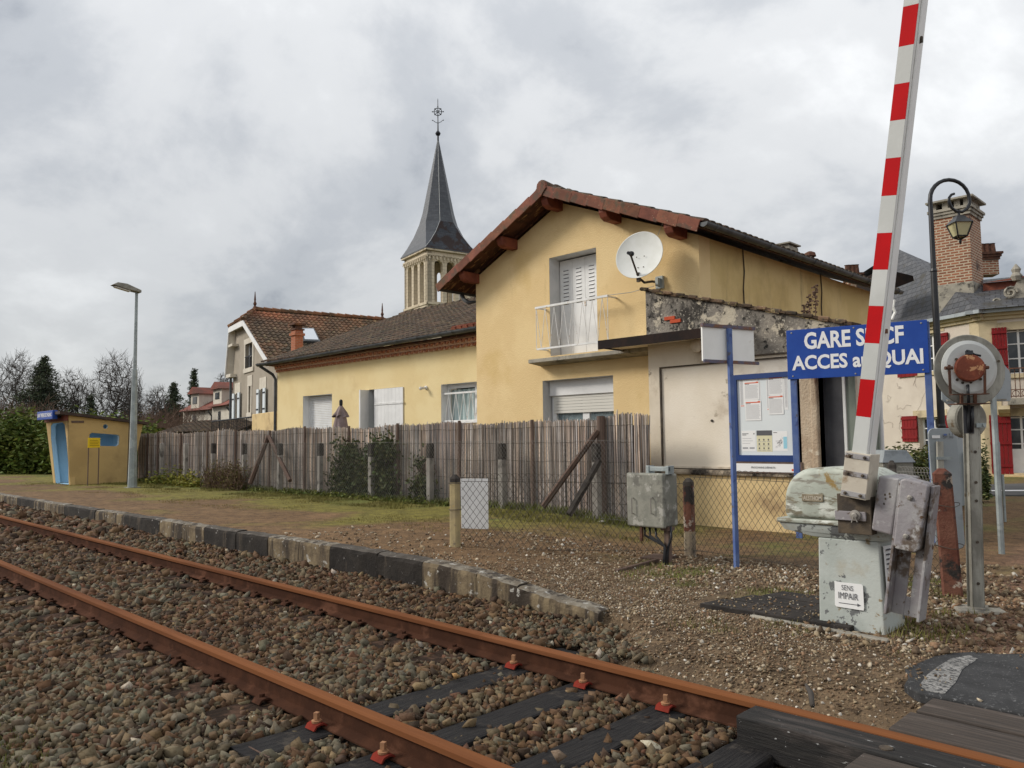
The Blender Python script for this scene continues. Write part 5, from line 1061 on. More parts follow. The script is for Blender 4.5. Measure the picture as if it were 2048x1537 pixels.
# two pale houses with dormers
def dormer_house(u0, u1, vb, vt, d, label, dorm):
    P0, P1 = PD(u0, vb, d), PD(u1, vb, d - 3); t = thing('house', clean(P0), label, 'house', 'pale houses with dormers in the distance'); gdir = (P1 - P0); gdir.z = 0; L = gdir.length; gdir.normalize(); nrm_ = Vector((gdir.y, -gdir.x, 0)); nrm_ = nrm_ if nrm_.dot(AX) < 0 else -nrm_
    zt2 = PD(u0, vt, d).z; mb = MB(); mb.ob(clean(P0) - UP * 1, gdir * L, nrm_ * -5, UP * (zt2 + 1)); mb.build('wall', M['paleheader'], t)
    mb = MB(); mb.prism([clean(P0) + nrm_ * .35 + UP * (zt2 - .1), clean(P0) - nrm_ * 2.5 + UP * (zt2 + 1.5), clean(P0) - nrm_ * 5.3 + UP * (zt2 - .1)], gdir * (L + .3)); RF = mb.build('roof', M['redtile'], t)
    a, b, va, vb2 = dorm; m = L * a; w = L * b; z0 = zt2 + .05; zz2 = PD(u0, va, d).z
    mb = MB(); mb.ob(clean(P0) + gdir * m + nrm_ * .05 + UP * z0, gdir * w, nrm_ * -2.2, UP * (zz2 - z0)); DMo = mb.build('dormer', M['paleheader'], RF)
    mb = MB(); mb.prism([clean(P0) + gdir * (m - .2) + nrm_ * .25 + UP * zz2, clean(P0) + gdir * (m + w / 2) + nrm_ * .25 + UP * (zz2 + .45), clean(P0) + gdir * (m + w + .2) + nrm_ * .25 + UP * zz2], nrm_ * -2.6); mb.build('dormer_roof', M['redtile'], DMo)
    mb = MB(); mb.ob(clean(P0) + gdir * (m + w * .25) + nrm_ * .06 + UP * (z0 + .3), gdir * w * .5, nrm_ * .02, UP * (zz2 - z0 - .5)); mb.build('dormer_window', M['glass'], DMo)
    mb = MB(); mb.ob(clean(P0) + gdir * (L * .35) + nrm_ * .01 + UP * (zt2 - 1.6), gdir * L * .12, nrm_ * .02, UP * 1.2); mb.build('window', M['glass'], t)
    mb = MB(); mb.tube([clean(P0) + gdir * (L + .05) + nrm_ * .3 + UP * (zt2 - .2), clean(P0) + gdir * (L + .05) + nrm_ * .05 + UP * (zt2 - .5), clean(P0) + gdir * (L + .05) + nrm_ * .05 - UP * 1], .06, 5); mb.build('downpipe', M['gutter'], t)
dormer_house(366, 424, 846, 821, 52, 'pale distant house with red roof and dormer, the farther left of the pair', (.30, .28, 791, 812))
dormer_house(424, 462, 842, 812, 48, 'pale distant house with red roof and dormer, tucked against the grey house', (.10, .45, 781, 800))

# ---------------------------------------------------------------- the manor with red shutters
dM = 28.0; Cn = AX * dM + RT * ((1966 - 1024) / 1560 * dM)
dA = (AX * .961 - RT * .276).normalized(); dB = (AX * -.545 + RT * .839).normalized()
nA = Vector((-dA.y, dA.x, 0)); nA = nA if nA.dot(AX) < 0 else -nA
nB = Vector((-dB.y, dB.x, 0)); nB = nB if nB.dot(AX) < 0 else -nB
MN = thing('house', Cn, 'manor house with red shutters, slate roof and tall brick chimneys behind the level crossing', 'house')
zE = PL(1962, 624, Cn, nA).z; qA = lambda u, v: (lambda p: ((p - Cn).dot(dA), p.z))(PL(u, v, Cn, nA)); qB = lambda u, v: (lambda p: ((p - Cn).dot(dB), p.z))(PL(u, v, Cn, nB))
mA = lambda u, v, w: Cn + dA * u + UP * v - nA * w; mB = lambda u, v, w: Cn + dB * u + UP * v - nB * w
def wrect(q, u0, v0, u1, v1): a, b = q(u0, v0), q(u1, v1); return rect(min(a[0], b[0]), max(a[0], b[0]), min(a[1], b[1]), max(a[1], b[1]))
hA = [wrect(qA, 1840, 745, 1878, 664), wrect(qA, 1840, 905, 1884, 834)]
hB = [wrect(qB, 2014, 748, 2062, 657), wrect(qB, 2022, 946, 2068, 832)]
mb = MB(); mb.wall(rect(0, 16, -.6, zE), hA, mA, .35); mb.wall(rect(0, 14, -.6, zE), hB, mB, .35); mb.build('wall', M['pink'], MN)
mb = MB(); wq = .42
mb.ob(mA(-.01, -.6, -.025), dA * wq, nA * -.02, UP * (zE + .6)); mb.ob(mB(-.02, -.6, -.025), dB * (wq + .15), nB * -.02, UP * (zE + .6)); mb.build('quoin', M['quoin'], MN)
mb = MB()
for mm, d_, n_, L in ((mA, dA, nA, 16), (mB, dB, nB, 14)):
    mb.ob(mm(-.2, zE - .32, -.001), d_ * L, n_ * .10, UP * .12); mb.ob(mm(-.25, zE - .20, -.001), d_ * L, n_ * .22, UP * .10)
mb.build('cornice', M['quoin'], MN)
mb = MB()
for mm, d_, n_, L in ((mA, dA, nA, 16), (mB, dB, nB, 14)): mb.ob(mm(-.4, zE - .10, -.001), d_ * L, n_ * .42, UP * .13)
mb.build('gutter', M['signgrey'], MN)
def sash(mm, d_, n_, r, name, bars, low=0):
    a, b, c, d = r[0][0], r[1][0], r[0][1], r[2][1]; w = MB(); w.ob(mm(a, c, .26), d_ * (b - a), n_ * -.03, UP * (d - c)); o = w.build(name, M['glass'], MN)
    f = MB(); t = .07
    for x in (a, b - t, (a + b) / 2 - t / 2): f.ob(mm(x, c, .20), d_ * t, n_ * -.05, UP * (d - c))
    for z in [c, d - t] + [c + (d - c) * k / bars for k in range(1, bars)]: f.ob(mm(a, z, .205), d_ * (b - a), n_ * -.04, UP * (t * .6))
    if low: f.ob(mm(a, c, .19), d_ * (b - a), n_ * -.03, UP * (d - c) * low)
    f.build('frame', M['white'], o)
    s = MB(); s.ob(mm(a - .25, d, -.02), d_ * (b - a + .5), n_ * -.02, UP * .28); s.build('lintel', M['quoin'], o); s = MB(); s.ob(mm(a - .2, c - .16, -.07), d_ * (b - a + .4), n_ * -.07, UP * .15); s.build('sill', M['quoin'], o); return o
sash(mA, dA, nA, hA[0], 'window', 3); sash(mA, dA, nA, hA[1], 'window', 3); sash(mB, dB, nB, hB[0], 'window', 3); sash(mB, dB, nB, hB[1], 'door', 4, .42)
def mshut(mm, d_, n_, q, u0, v0, u1, v1):
    r = wrect(q, u0, v0, u1, v1); a, b, c, d = r[0][0], r[1][0], r[0][1], r[2][1]; n = 5; m = MB()
    for i in range(n): m.ob(mm(a + (b - a) * i / n + .008, c, -.05 - .03), d_ * ((b - a) / n - .012), n_ * -.04, UP * (d - c))
    for z in (.12, .5, .86): m.ob(mm(a, c + (d - c) * z, -.115), d_ * (b - a), n_ * -.035, UP * .09)
    m.build('shutter', M['redshutter'], MN)
mshut(mA, dA, nA, qA, 1879, 716, 1898, 665); mshut(mA, dA, nA, qA, 1808, 884, 1836, 832); mshut(mA, dA, nA, qA, 1886, 880, 1899, 831); mshut(mA, dA, nA, qA, 1798, 756, 1834, 668)
mshut(mB, dB, nB, qB, 1987, 742, 2013, 655); mshut(mB, dB, nB, qB, 1984, 948, 2021, 830)
# balcony
r = wrect(qB, 1990, 812, 2075, 797); a, b, c, d = r[0][0], r[1][0], r[0][1], r[2][1]
m = MB(); m.ob(mB(a + .4, c, 0) + nB * .75, dB * (b - a), nB * -.75, UP * (d - c)); BL = m.build('balcony', M['concrete'], MN)
m = MB(); m.prism([mB(a + .1, c - .02, 0), mB(a + .1, c - .02, -.55), mB(a + .1, c - .15, -.62), mB(a + .1, c - .28, -.45), mB(a + .1, c - .3, -.2), mB(a + .1, c - .45, 0)], dB * .35); m.build('balcony_corbel', M['quoin'], BL)
m = MB(); zr_ = qB(2030, 741)[1]; x0 = qB(2020, 741)[0]; n = 22
m.ob(mB(x0, zr_, -.72), dB * 3, nB * .03, UP * .04); m.ob(mB(x0, d + .28, -.72), dB * 3, nB * .02, UP * .03); m.ob(mB(x0, d + .05, -.72), dB * 3, nB * .02, UP * .03)
for i in range(n): p = mB(x0 + 3 * i / n, d, -.71); m.tube([p + UP * .02, p + UP * (zr_ - d)], .013, 4)
for i in range(n // 2): cc = mB(x0 + 3 * (i + .5) / (n // 2), d + .165, -.70); m.tube([cc + (dB * math.cos(2 * math.pi * k / 10) + UP * math.sin(2 * math.pi * k / 10)) * .10 for k in range(11)], .012, 4, cap=False)
m.build('balcony_railing', M['rust'], BL)
# steps and low kerb at the door
m = MB(); p = mB(-.3, -.6, -.02); m.ob(p, dB * 6, nB * .5, UP * (qB(2030, 951)[1] + .6)); m.build('door_step', M['annexbase'], MN)
# roofs
def manor_roof():
    m = MB(); far = 9.0
    apx = PL(1797, 499, Cn - nA * 3.6, nA); a_u = (apx - Cn).dot(dA)
    e0, eL = mA(-.42, zE + .02, -.42), mA(15.5, zE + .02, -.42); fR = mA(-.2, apx.z - 1.9, 3.0)
    m.face([e0, eL, mA(15.5, zE + .02, 3), apx]); m.face([eL, mA(15.5, zE, 8), apx])
    bR = mB(14, zE + .02, -.42); t1 = mB(.2, zE + 1.22, 2.0); t2 = mB(14, zE + 1.22, 2.0)
    m.face([e0, bR, t2, t1]); m.face([e0, t1, apx]); m.face([t1, t2, mB(14, zE, 6), mB(.2, zE, 6)])
    m.face([apx, mA(15.5, zE, 8), mB(.2, zE, 6)]); m.face([t1, apx, mB(.2, zE, 6)])
    return m
RFm = manor_roof().build('roof', M['slatefar'], MN)
m = MB(); a_, b_2 = qB(1968, 556)[1], 0
p = [PL(u, v, Cn - nB * 1.5, nB) for u, v in ((1966, 566), (2075, 548), (2075, 566), (1966, 586))]; m.prism(p, nB * -2.2); UPR = m.build('upper_eave', M['beam'], RFm)
p = [PL(u, v, Cn - nB * 1.3, nB) for u, v in ((1962, 548), (2080, 536), (2080, 556), (1966, 567))]; m = MB(); m.add([p[3], p[2], p[1] - nB * 1.4, p[0] - nB * 1.4], [(0, 1, 2, 3)]); m.build('upper_slate', M['slatefar'], UPR)
# carved pediment of the dormer on the right
m = MB(); outl = [PL(u, v, Cn - nB * .3, nB) for u, v in ((1990, 612), (1985, 603), (1992, 598), (2003, 604), (2018, 598), (2012, 588), (2016, 577), (2028, 574), (2036, 560), (2048, 554), (2060, 560), (2070, 575), (2085, 600), (2090, 612))]; m.prism(outl, nB * -.4)
for u, v, r_ in ((1993, 605, .12), (2021, 586, .22)): c = PL(u, v, Cn - nB * .3, nB); m.tube([c + nB * .03 + (dB * math.cos(t) + UP * math.sin(t)) * r_ * (1 - t / 14) for t in [k * .5 for k in range(22)]], .05, 5)
c = PL(2033, 556, Cn - nB * .3, nB); m.lathe([(.12, -.1), (.2, .05), (.12, .18), (.16, .3), (.02, .5)], c, (0, 0, 1), 8); m.build('dormer_pediment', M['concrete'], RFm, bevel=.02)
# chimneys
def chimney(u0, u1, v0, v1, d, depth, base=None, pots=True, wd=None, ang=10):
    P0, P1 = PD(u0, v1, d), PD(u1, v1, d); z1, z0 = PD((u0 + u1) / 2, v0, d).z, P0.z; w = wd or (clean(P1) - clean(P0)).length
    e = (RT * math.cos(R(ang)) - AX * math.sin(R(ang))); f = Vector((-e.y, e.x, 0)); f = f if f.dot(AX) > 0 else -f; o = clean(P0)
    m = MB(); m.ob(o + UP * z0, e * w, f * depth, UP * (z1 - z0)); ch_ = m.build('chimney', M['brick'], RFm)
    if base: zb = PD(u0, base, d).z; m = MB(); m.ob(o - e * .05 - f * .05 + UP * (zb - 1.2), e * (w + .1), f * (depth + .1), UP * (z0 - zb + 1.2)); m.build('chimney_base', M['concrete'], ch_, bevel=.02)
    m = MB()
    for k, (g, h) in enumerate(((.05, .12), (.10, .11), (.15, .10))): m.ob(o - e * g - f * g + UP * (z1 + sum((.12, .11, .10)[:k])), e * (w + 2 * g), f * (depth + 2 * g), UP * (h - .001))
    zc_ = z1 + .33
    if pots:
        n = 4
        for i in range(n): m.ob(o + e * (w * i / (n - 1) - .08 - (.1 if i == n - 1 else 0)) + f * .05 + UP * zc_, e * .2, f * (depth - .1), UP * .30)
        m.ob(o - e * .2 - f * .15 + UP * (zc_ + .30), e * (w + .4), f * (depth + .3), UP * .07)
    else:
        n = 3
        for i in range(n): c = o + e * (w * (i + .5) / n) + f * depth / 2 + UP * zc_; m.lathe([(.17, 0), (.13, .42), (.16, .45)], c, (0, 0, 1), 8)
    m.build('chimney_cap', M['concrete'] if pots else M['rust'], ch_)
chimney(1872, 1959, 438, 572, 30.4, 1.55, base=596, wd=1.26, ang=45)
chimney(1966, 1996, 520, 550, 34, .7, pots=False); chimney(1697, 1720, 561, 578, 36, .7, pots=False)
m = MB(); p = [PD(u, v, 31) for u, v in ((1768, 538), (1826, 552), (1828, 562), (1770, 582))]; m.prism(p, AX * 2.5); m.build('roof_dormer', M['darkbrown'], RFm)
m = MB(); p0 = PD(1786, 610, 27); m.tube([PD(1788, 600, 27), PD(1786, 615, 27), PD(1790, 625, 27), PD(1783, 640, 27)], .05, 6); m.build('roof_bracket', M['signback'], MN)
# vine remains on the pale wall
m = MB()
for i in range(9):
    a, z = qA(1762 + random.random() * 80, 762 + random.random() * 90); p = mA(a, z, -.02); pts = [p]
    for k in range(5): p = p + dA * random.uniform(-.25, .25) + UP * random.uniform(-.25, .3); pts.append(p)
    m.tube(pts, .004, 4)
tag(m.build('dead_vine', M['woodpost']), 'dead vine stems clinging to the pale manor wall', 'vine')
p = [PD(u, v, 26.5) for u, v in ((1940, 966), (2060, 962), (2060, 994), (1940, 984))]
m = MB(); zr = -.06; q = [PZ(1900, 972, zr), PZ(2200, 962, zr), PZ(2200, 990, zr), PZ(1900, 990, zr)]; m.prism(q, (0, 0, -.05)); tag(m.build('road', M['roadgrey']), kind='structure')
m = MB(); q = [PZ(1900, 981.5, zr), PZ(2200, 979.5, zr), PZ(2200, 981.5, zr), PZ(1900, 983.5, zr)]; m.prism([x + UP * .004 for x in q], (0, 0, -.002)); tag(m.build('lane_line', M['letter']), kind='structure')

# ================================================================ vegetation
def leaf_mesh(name, P, size, m, parent, base=(1, 1, 1), var=.35, asp=.45, updown=.4, cols=None):
    n = len(P); a = rng.uniform(0, 2 * np.pi, n); e = rng.normal(0, updown, n); d1 = np.stack([np.cos(a) * np.cos(e), np.sin(a) * np.cos(e), np.sin(e)], -1)
    t = rng.normal(size=(n, 3)); d2 = np.cross(d1, t); d2 /= np.linalg.norm(d2, axis=1)[:, None] + 1e-9; s = size * rng.uniform(.6, 1.35, n)[:, None]
    V = np.stack([P - d1 * s, P + d2 * s * asp, P + d1 * s, P - d2 * s * asp], 1).reshape(-1, 3)
    k = rng.uniform(1 - var, 1 + var, (n, 1)); c = np.array(base) * k * np.concatenate([rng.uniform(.85, 1.25, (n, 1)), np.ones((n, 1)), rng.uniform(.7, 1.1, (n, 1))], 1)
    if cols is not None: c = c * cols
    return np_mesh(name, V, np.arange(4 * n).reshape(-1, 4), m, parent, cols=np.repeat(c, 4, 0))
def seg_mesh(name, S, m, parent, n=4):     # S rows: p0(3) p1(3) r0 r1
    S = np.asarray(S); p, q, r0, r1 = S[:, :3], S[:, 3:6], S[:, 6], S[:, 7]; d = q - p; d /= np.linalg.norm(d, axis=1)[:, None] + 1e-9
    ref = np.where(abs(d[:, 2:3]) < .9, np.array([[0, 0, 1.]]), np.array([[1., 0, 0]])); u = np.cross(d, ref); u /= np.linalg.norm(u, axis=1)[:, None]; w = np.cross(d, u); V = []
    for P_, r in ((p, r0), (q, r1)):
        for k in range(n): t = 2 * np.pi * k / n; V.append(P_ + (u * np.cos(t) + w * np.sin(t)) * r[:, None])
    V = np.stack(V, 1).reshape(-1, 3); b = np.arange(len(S))[:, None] * 2 * n
    F = np.concatenate([np.concatenate([b + k, b + (k + 1) % n, b + n + (k + 1) % n, b + n + k], 1) for k in range(n)], 0)
    return np_mesh(name, V, F, m, parent)
def bare_tree(base, H, W_, seed, label, trunks=1, m='bark', group='bare winter trees behind the platform', tip=.008, N=520, flat=.5):
    """limbs grown towards points spread through the crown, each joined to the nearest wood below it"""
    r = np.random.default_rng(seed); base = np.array(base, float); nodes = [base.copy()]; par = [-1]
    for t in range(trunks):
        off = r.uniform(-1, 1, 2) * (.16 * W_ if trunks > 1 else .02 * W_); hh = H * r.uniform(.24, .34); k = 6; last = 0
        for i in range(1, k + 1):
            f = i / k; nodes.append(base + np.array([off[0] * f ** 1.3 + r.normal(0, .01 * W_), off[1] * f ** 1.3 + r.normal(0, .01 * W_), hh * f])); par.append(last); last = len(nodes) - 1
    q = r.normal(size=(N, 3)); q /= np.linalg.norm(q, axis=1)[:, None]; q *= (r.random(N) ** .42)[:, None]
    P = base + np.array([0, 0, H * .60]) + q * np.array([W_ / 2, W_ / 2, H * .40]); P = P[P[:, 2] > base[2] + H * .2]
    top = base + np.array([0, 0, H * .24]); P = P[np.argsort(np.linalg.norm((P - top) * np.array([1, 1, .9]), axis=1))]
    A = np.zeros((len(P) + 80, 3)); n = len(nodes); A[:n] = nodes; par = par + [0] * (len(A) - n)
    for p in P:
        d = p - A[:n]; c = np.linalg.norm(d, axis=1) * (1 + 1.1 * np.clip(-d[:, 2] / (np.linalg.norm(d, axis=1) + 1e-6) + .15, 0, 2)); c[0] += 99; b = int(np.argmin(c))
        A[n] = p + r.normal(0, .012 * H, 3) * .5; par[n] = b; n += 1
    cnt = np.zeros(n); kids = np.zeros(n, int)
    for i in range(n - 1, 0, -1): cnt[i] = max(cnt[i], 1); cnt[par[i]] += cnt[i]; kids[par[i]] += 1
    rad = tip * np.maximum(cnt, 1) ** .46; S = []
    for i in range(1, n):
        a, b = A[par[i]], A[i]; mid = (a + b) / 2 + np.array([0, 0, -.06]) * np.linalg.norm(b - a) + r.normal(0, .03, 3) * np.linalg.norm(b - a); ra = min(rad[par[i]], rad[i] * 1.25) ; S.append((*a, *mid, ra, (ra + rad[i]) / 2)); S.append((*mid, *b, (ra + rad[i]) / 2, rad[i]))
        dirv = (b - a) / (np.linalg.norm(b - a) + 1e-6)
        if kids[i] <= 1:
            for _ in range(4): t = dirv * .8 + r.normal(0, .45, 3) + np.array([0, 0, .35]); t /= np.linalg.norm(t); e0 = a + (b - a) * r.random(); S.append((*e0, *(e0 + t * H * r.uniform(.04, .09)), tip * .8, tip * .45))
    t = thing('bare_tree', Vector(base), label, 'tree', group); big = [s for s in S if s[6] > tip * 3.4]; small = [s for s in S if s[6] <= tip * 3.4]
    seg_mesh('trunk', big, M[m], t, 6); seg_mesh('twigs', small, M[m], t, 3)
def at(u, d, z=0.0): p = AX * d + RT * ((u - 1024) / 1560 * d); return Vector((p.x, p.y, z))
def ztop_(u, v, d): return PD(u, v, d).z
for (u, v, d, sp, tr, dep, lb, sd, wp) in ((32, 704, 52, .8, 2, 6, 'tall bare tree at the left edge of the photo, left of the dark spruce', 3, 80), (142, 738, 50, 1.05, 1, 6, 'rounded bare tree just right of the dark spruce', 5, 66), (228, 702, 48, .75, 3, 6, 'tall bare tree with several stems behind the lamp post', 8, 90), (-40, 735, 55, .9, 1, 6, 'bare tree cut off by the left edge of the photo', 11, 60), (312, 772, 62, 1.0, 1, 5, 'small bare tree between the lamp post and the far conifers', 14, 50), (446, 748, 70, .9, 1, 5, 'thin bare tree behind the dormer houses', 17, 40), (82, 730, 60, .9, 1, 5, 'slim bare tree half hidden behind the dark spruce', 21, 40), (262, 760, 55, .9, 1, 5, 'bare tree partly behind the lamp post', 27, 36)):
    bare_tree(at(u, d, -.3), ztop_(u, v, d) + .3, wp * d / FPX * 1.15, sd, lb, tr, tip=.0095 * d / 50, N=int(150 * dep))
def conifer(u, v, d, wid, label, dens=1.0, name='conifer', lean=0, tiers=26, droop=.15):
    H = ztop_(u, v, d) + .3; b = at(u, d, -.3); t = thing(name, b, label, 'tree', 'dark conifers behind the platform'); mb = MB(); mb.tube([b, b + UP * H * .5, b + UP * H], [.05 * H / 4, .03 * H / 4, .02], 6); mb.build('trunk', M['bark'], t)
    P = []
    S = []
    for k in range(tiers):
        for j in range(int((9 + 4 * rng.random()) * dens)):
            f = min((k + rng.normal(.5, .8)) / tiers, .995); f = max(f, 0); z = H * (.06 + .94 * f); R_ = wid / 2 * (1 - f) ** .9 * rng.choice([.6, .8, 1.0, 1.12]) + .07; a = rng.uniform(0, 2 * np.pi); L = R_ * rng.uniform(.55, 1.1); e = b + UP * z; tip = e + Vector((math.cos(a) * L, math.sin(a) * L, -droop * L + rng.uniform(-.1, .15)))
            S.append((*e, *tip, .03, .01)); m = int(14 + 22 * L)
            q = rng.uniform(.15, 1.03, m)[:, None]; P.append(np.array(e)[None] * (1 - q) + np.array(tip)[None] * q + rng.normal(0, .10 + .05 * L, (m, 3)) * np.array([1, 1, .6]))
    seg_mesh('branches', S, M['bark'], t, 3); leaf_mesh('foliage', np.concatenate(P), .095 * d / 48, M['needle'], t, asp=.28, updown=.6)
conifer(84, 716, 48, 8.6, 'dark spruce standing behind the hedge at the left', 1.5)
conifer(386, 740, 75, 3.6, 'dark conifer on the skyline just left of the grey house', .9); conifer(345, 768, 66, 5.5, 'broad dark conifer left of the dormer houses', 1.1, droop=-.05)
conifer(180, 792, 46, .9, 'small thin conifer poking up behind the hedge', .6)
# hedges
def bush(name, o, ext, n, size, m, label, cat, base=(1, 1, 1), group=None, seed=1, stems=True, asp=.4, zs=1.0):
    r = np.random.default_rng(seed); t = thing(name, Vector(o), label, cat, group); o = np.array(o); k = max(6, int(n / 260)); cl = r.uniform(-1, 1, (k, 3)); cl[:, 2] = r.uniform(0, 1, k)
    e = np.array(ext); sh = np.sqrt(np.clip(1 - (cl[:, 0] ** 2) * .55, .1, 1)); cc = o + cl * e * np.stack([np.ones(k), np.ones(k), sh], -1)
    idx = r.integers(0, k, n); P = cc[idx] + r.normal(0, 1, (n, 3)) * np.minimum(e, .5 + e * .16) * .42 * np.array([1, 1, zs]); P = P[P[:, 2] > o[2] + .02]
    tint = (.75 + .5 * r.random(k))[idx][: len(P)]
    leaf_mesh('foliage', P, size, m, t, base=base, asp=asp)
    if stems: S = [(*(o + np.array([c[0] - o[0], c[1] - o[1], 0]) * .6), *c, .03, .012) for c in cc[::2]]; seg_mesh('stems', S, M['bark'], t, 4)
    return t
hp = [(-20, 37.5, 812), (40, 36.5, 808), (100, 36, 822), (165, 35.5, 825), (225, 35, 816), (280, 34.5, 826)]
for i, (u, d, v) in enumerate(hp):
    h = ztop_(u, v, d); bush('laurel_hedge', at(u, d, .05), (1.5, 1.5, h * (.72 if i < 5 else .55)), 14000, .115, M['leaf'], ['laurel bush of the hedge cut by the left edge of the photo', 'laurel bush of the hedge below the bare trees, left of the shelter sign', 'laurel bush of the hedge right behind the shelter name sign', 'laurel bush of the hedge showing above the middle of the shelter roof', 'laurel bush of the hedge above the shelter roof beside the lamp post', 'laurel bush of the hedge between the lamp post and the reed fence'][i], 'hedge', base=(1.0, 1.0, .9), group='laurel hedge behind the platform', seed=40 + i)
for (u, v, d, w, lb, sd) in ((20, 792, 42, 3.0, 'reddish leafless shrub behind the hedge at far left', 3), (64, 806, 40, 2.0, 'reddish twiggy shrub below the dark spruce', 4), (318, 815, 46, 3.5, 'brown winter shrub right of the lamp post', 5), (345, 800, 50, 4, 'tall reddish brown shrub before the dormer houses', 6), (300, 828, 42, 3, 'low brown shrub behind the end of the reed fence', 7)):
    r = random.Random(sd); b = at(u, d, 0); H = ztop_(u, v, d); S = []
    for k in range(420):
        a = r.uniform(0, 6.28); rr = w / 2 * math.sqrt(r.random()); p = b + Vector((math.cos(a) * rr, math.sin(a) * rr, H * r.uniform(0, .35))); q = p + Vector((math.cos(a) * rr * .35 + r.gauss(0, .2), math.sin(a) * rr * .35 + r.gauss(0, .2), H * r.uniform(.35, .68))); mid = p.lerp(q, .5) + Vector((r.gauss(0, .1), r.gauss(0, .1), 0)); S += [(*p, *mid, .016, .012), (*mid, *q, .012, .007)]
        for _ in range(2): e = mid.lerp(q, r.random()) ; S.append((*e, *(e + Vector((r.gauss(0, .3), r.gauss(0, .3), r.uniform(.1, .5)))), .010, .006))
    tag(seg_mesh('twiggy_shrub', S, M['barkred'], None, 3), lb, 'shrub', 'leafless brown shrubs in the distance')
# far wooded skyline so the ground meets foliage and not bare sky
P = []
for u in range(-300, 520, 7):
    d = 95 + 25 * random.random(); h = ztop_(u, 842 + random.uniform(-8, 14), d); b = at(u, d, -1); n = 220
    P.append(np.array(b) + np.stack([rng.normal(0, 2.2, n), rng.normal(0, 2.2, n), rng.random(n) ** .7 * (h + 1)], -1))
tag(leaf_mesh('far_wood', np.concatenate(P), .42, M['needle'], None, base=(2.2, 1.7, 1.3), var=.3), 'dark distant wood along the skyline at the left', 'wood', kind='stuff')
bush('variegated_hedge', at(1800, 15.5, 0), (.62, .3, ztop_(1800, 884, 15.5) * .86), 8000, .05, M['variegated'], 'cream and green hedge behind the grey kiosk, left of the manor window', 'hedge', seed=71, base=(1.1, 1.1, 1), zs=.3)
bush('variegated_hedge', at(1868, 16.0, 0), (.42, .3, ztop_(1868, 886, 16) * .86), 6000, .05, M['variegated'], 'cream and green hedge below the manor window, behind the leaning grey sign', 'hedge', seed=72, base=(1.1, 1.1, 1), zs=.3)
bush('ivy_bush', PZ(1972, 1000, -.02), (.07, .15, ztop_(1968, 890, 11) * .6), 1800, .04, M['variegated'], 'narrow ivy column growing behind the crossing light post', 'ivy', seed=73, base=(.8, .85, .8))
# ================================================================ reed screen, posts and ivy
FY = 10.3; FX0, FX1 = PY(277, 900, FY).x, PY(1298, 900, FY).x
def reed_top(x): return 1.71 + .022 * np.sin(x * 1.35) + .02 * np.sin(x * 3.1 + 1) + .03 * (fbm(x, x * 0 + 3, 1.5) - .5) + .05 * np.clip((x + 8.1) / .5, 0, 1) - .05 * np.clip(1 - abs(x + 8.25) / .5, 0, 1)
n = 4200; x = np.sort(rng.uniform(FX0, FX1, n)); y = FY + rng.normal(0, .012, n); r = rng.uniform(.0045, .0085, n); zb = gz(x, y + 0 * x) - .05; zt = reed_top(x) + rng.normal(0, .014, n) + (rng.random(n) < .04) * rng.uniform(.0, .06, n)
lean = rng.normal(0, .018, n); P0 = np.stack([x, y, zb], -1); P2 = np.stack([x + lean, y + rng.normal(0, .006, n), zt], -1); P1 = (P0 + P2) / 2 + np.stack([rng.normal(0, .006, n), rng.normal(0, .006, n), 0 * x], -1)
V = []
for P in (P0, P1, P2):
    for k in range(5): t = 2 * math.pi * k / 5; V.append(P + np.stack([np.cos(t) * r, np.sin(t) * r, 0 * r], -1))
V = np.stack(V, 1).reshape(-1, 3); b = np.arange(n)[:, None] * 15; F = np.concatenate([np.concatenate([b + 5 * s + k, b + 5 * s + (k + 1) % 5, b + 5 * s + 5 + (k + 1) % 5, b + 5 * s + 5 + k], 1) for s in (0, 1) for k in range(5)])
tone = rng.lognormal(-.04, .45, n); warm = rng.uniform(.9, 1.15, n); cc = np.stack([tone * warm, tone, tone / warm], -1)
RF_ = thing('reed_fence', (-18, FY, .1), 'long weathered reed screen fence behind the platform', 'fence')
np_mesh('reed_screen', V, F, M['reed'], RF_, cols=np.repeat(cc, 15, 0))
mb = MB(); mb.bb(FX0, FX1, FY + .02, FY + .03, -.05, 1.60); mb.build('backing_cloth', M['wood'], RF_)
mb = MB(); xs = np.arange(FX0, FX1, .35)
for zq in (.32, .66, 1.0, 1.33, 1.6): mb.tube([(float(q), FY - .026, zq + random.uniform(-.012, .012)) for q in xs], .0035, 4)
mb.build('binding_wire', M['wire'], RF_)
for i, u in enumerate((295, 316, 361, 415, 471, 539, 609, 697, 795, 918, 1065)):
    p = PY(u, 860, FY - .07); mb = MB(); mb.tube([(p.x - .005, FY - .07, -.05), (p.x + random.uniform(-.02, .02), FY - .065, float(reed_top(p.x)) + random.uniform(.0, .06))], [.036, .030], 8)
    tag(mb.build('fence_stake', M['woodpost']), ['slender brown stake of the reed fence, beside the lamp post', 'slender brown stake of the reed fence, first one right of the yellow shelter bushes', 'slender brown stake of the reed fence, over the yellowish weeds', 'slender brown stake of the reed fence, right end of the yellowish weeds', 'slender brown stake of the reed fence, behind the brown brambles', 'slender brown stake between the two crossed props', 'slender brown stake below the left corner of the low yellow house', 'slender brown stake standing amid the left ivy', 'slender brown stake right of the ivy', 'slender brown stake below the corner of the tall house', 'slender brown stake below the balcony'][i], 'stake', 'stakes of the reed fence')
p = PY(1202, 860, FY - .09); mb = MB(); mb.tube([(p.x, FY - .09, -.05), (p.x, FY - .09, 1.76)], [.075, .068], 10); tag(mb.build('fence_stake', M['woodpost']), 'thick brown wooden post at the top of the right slanting props', 'post')
CY = 9.98
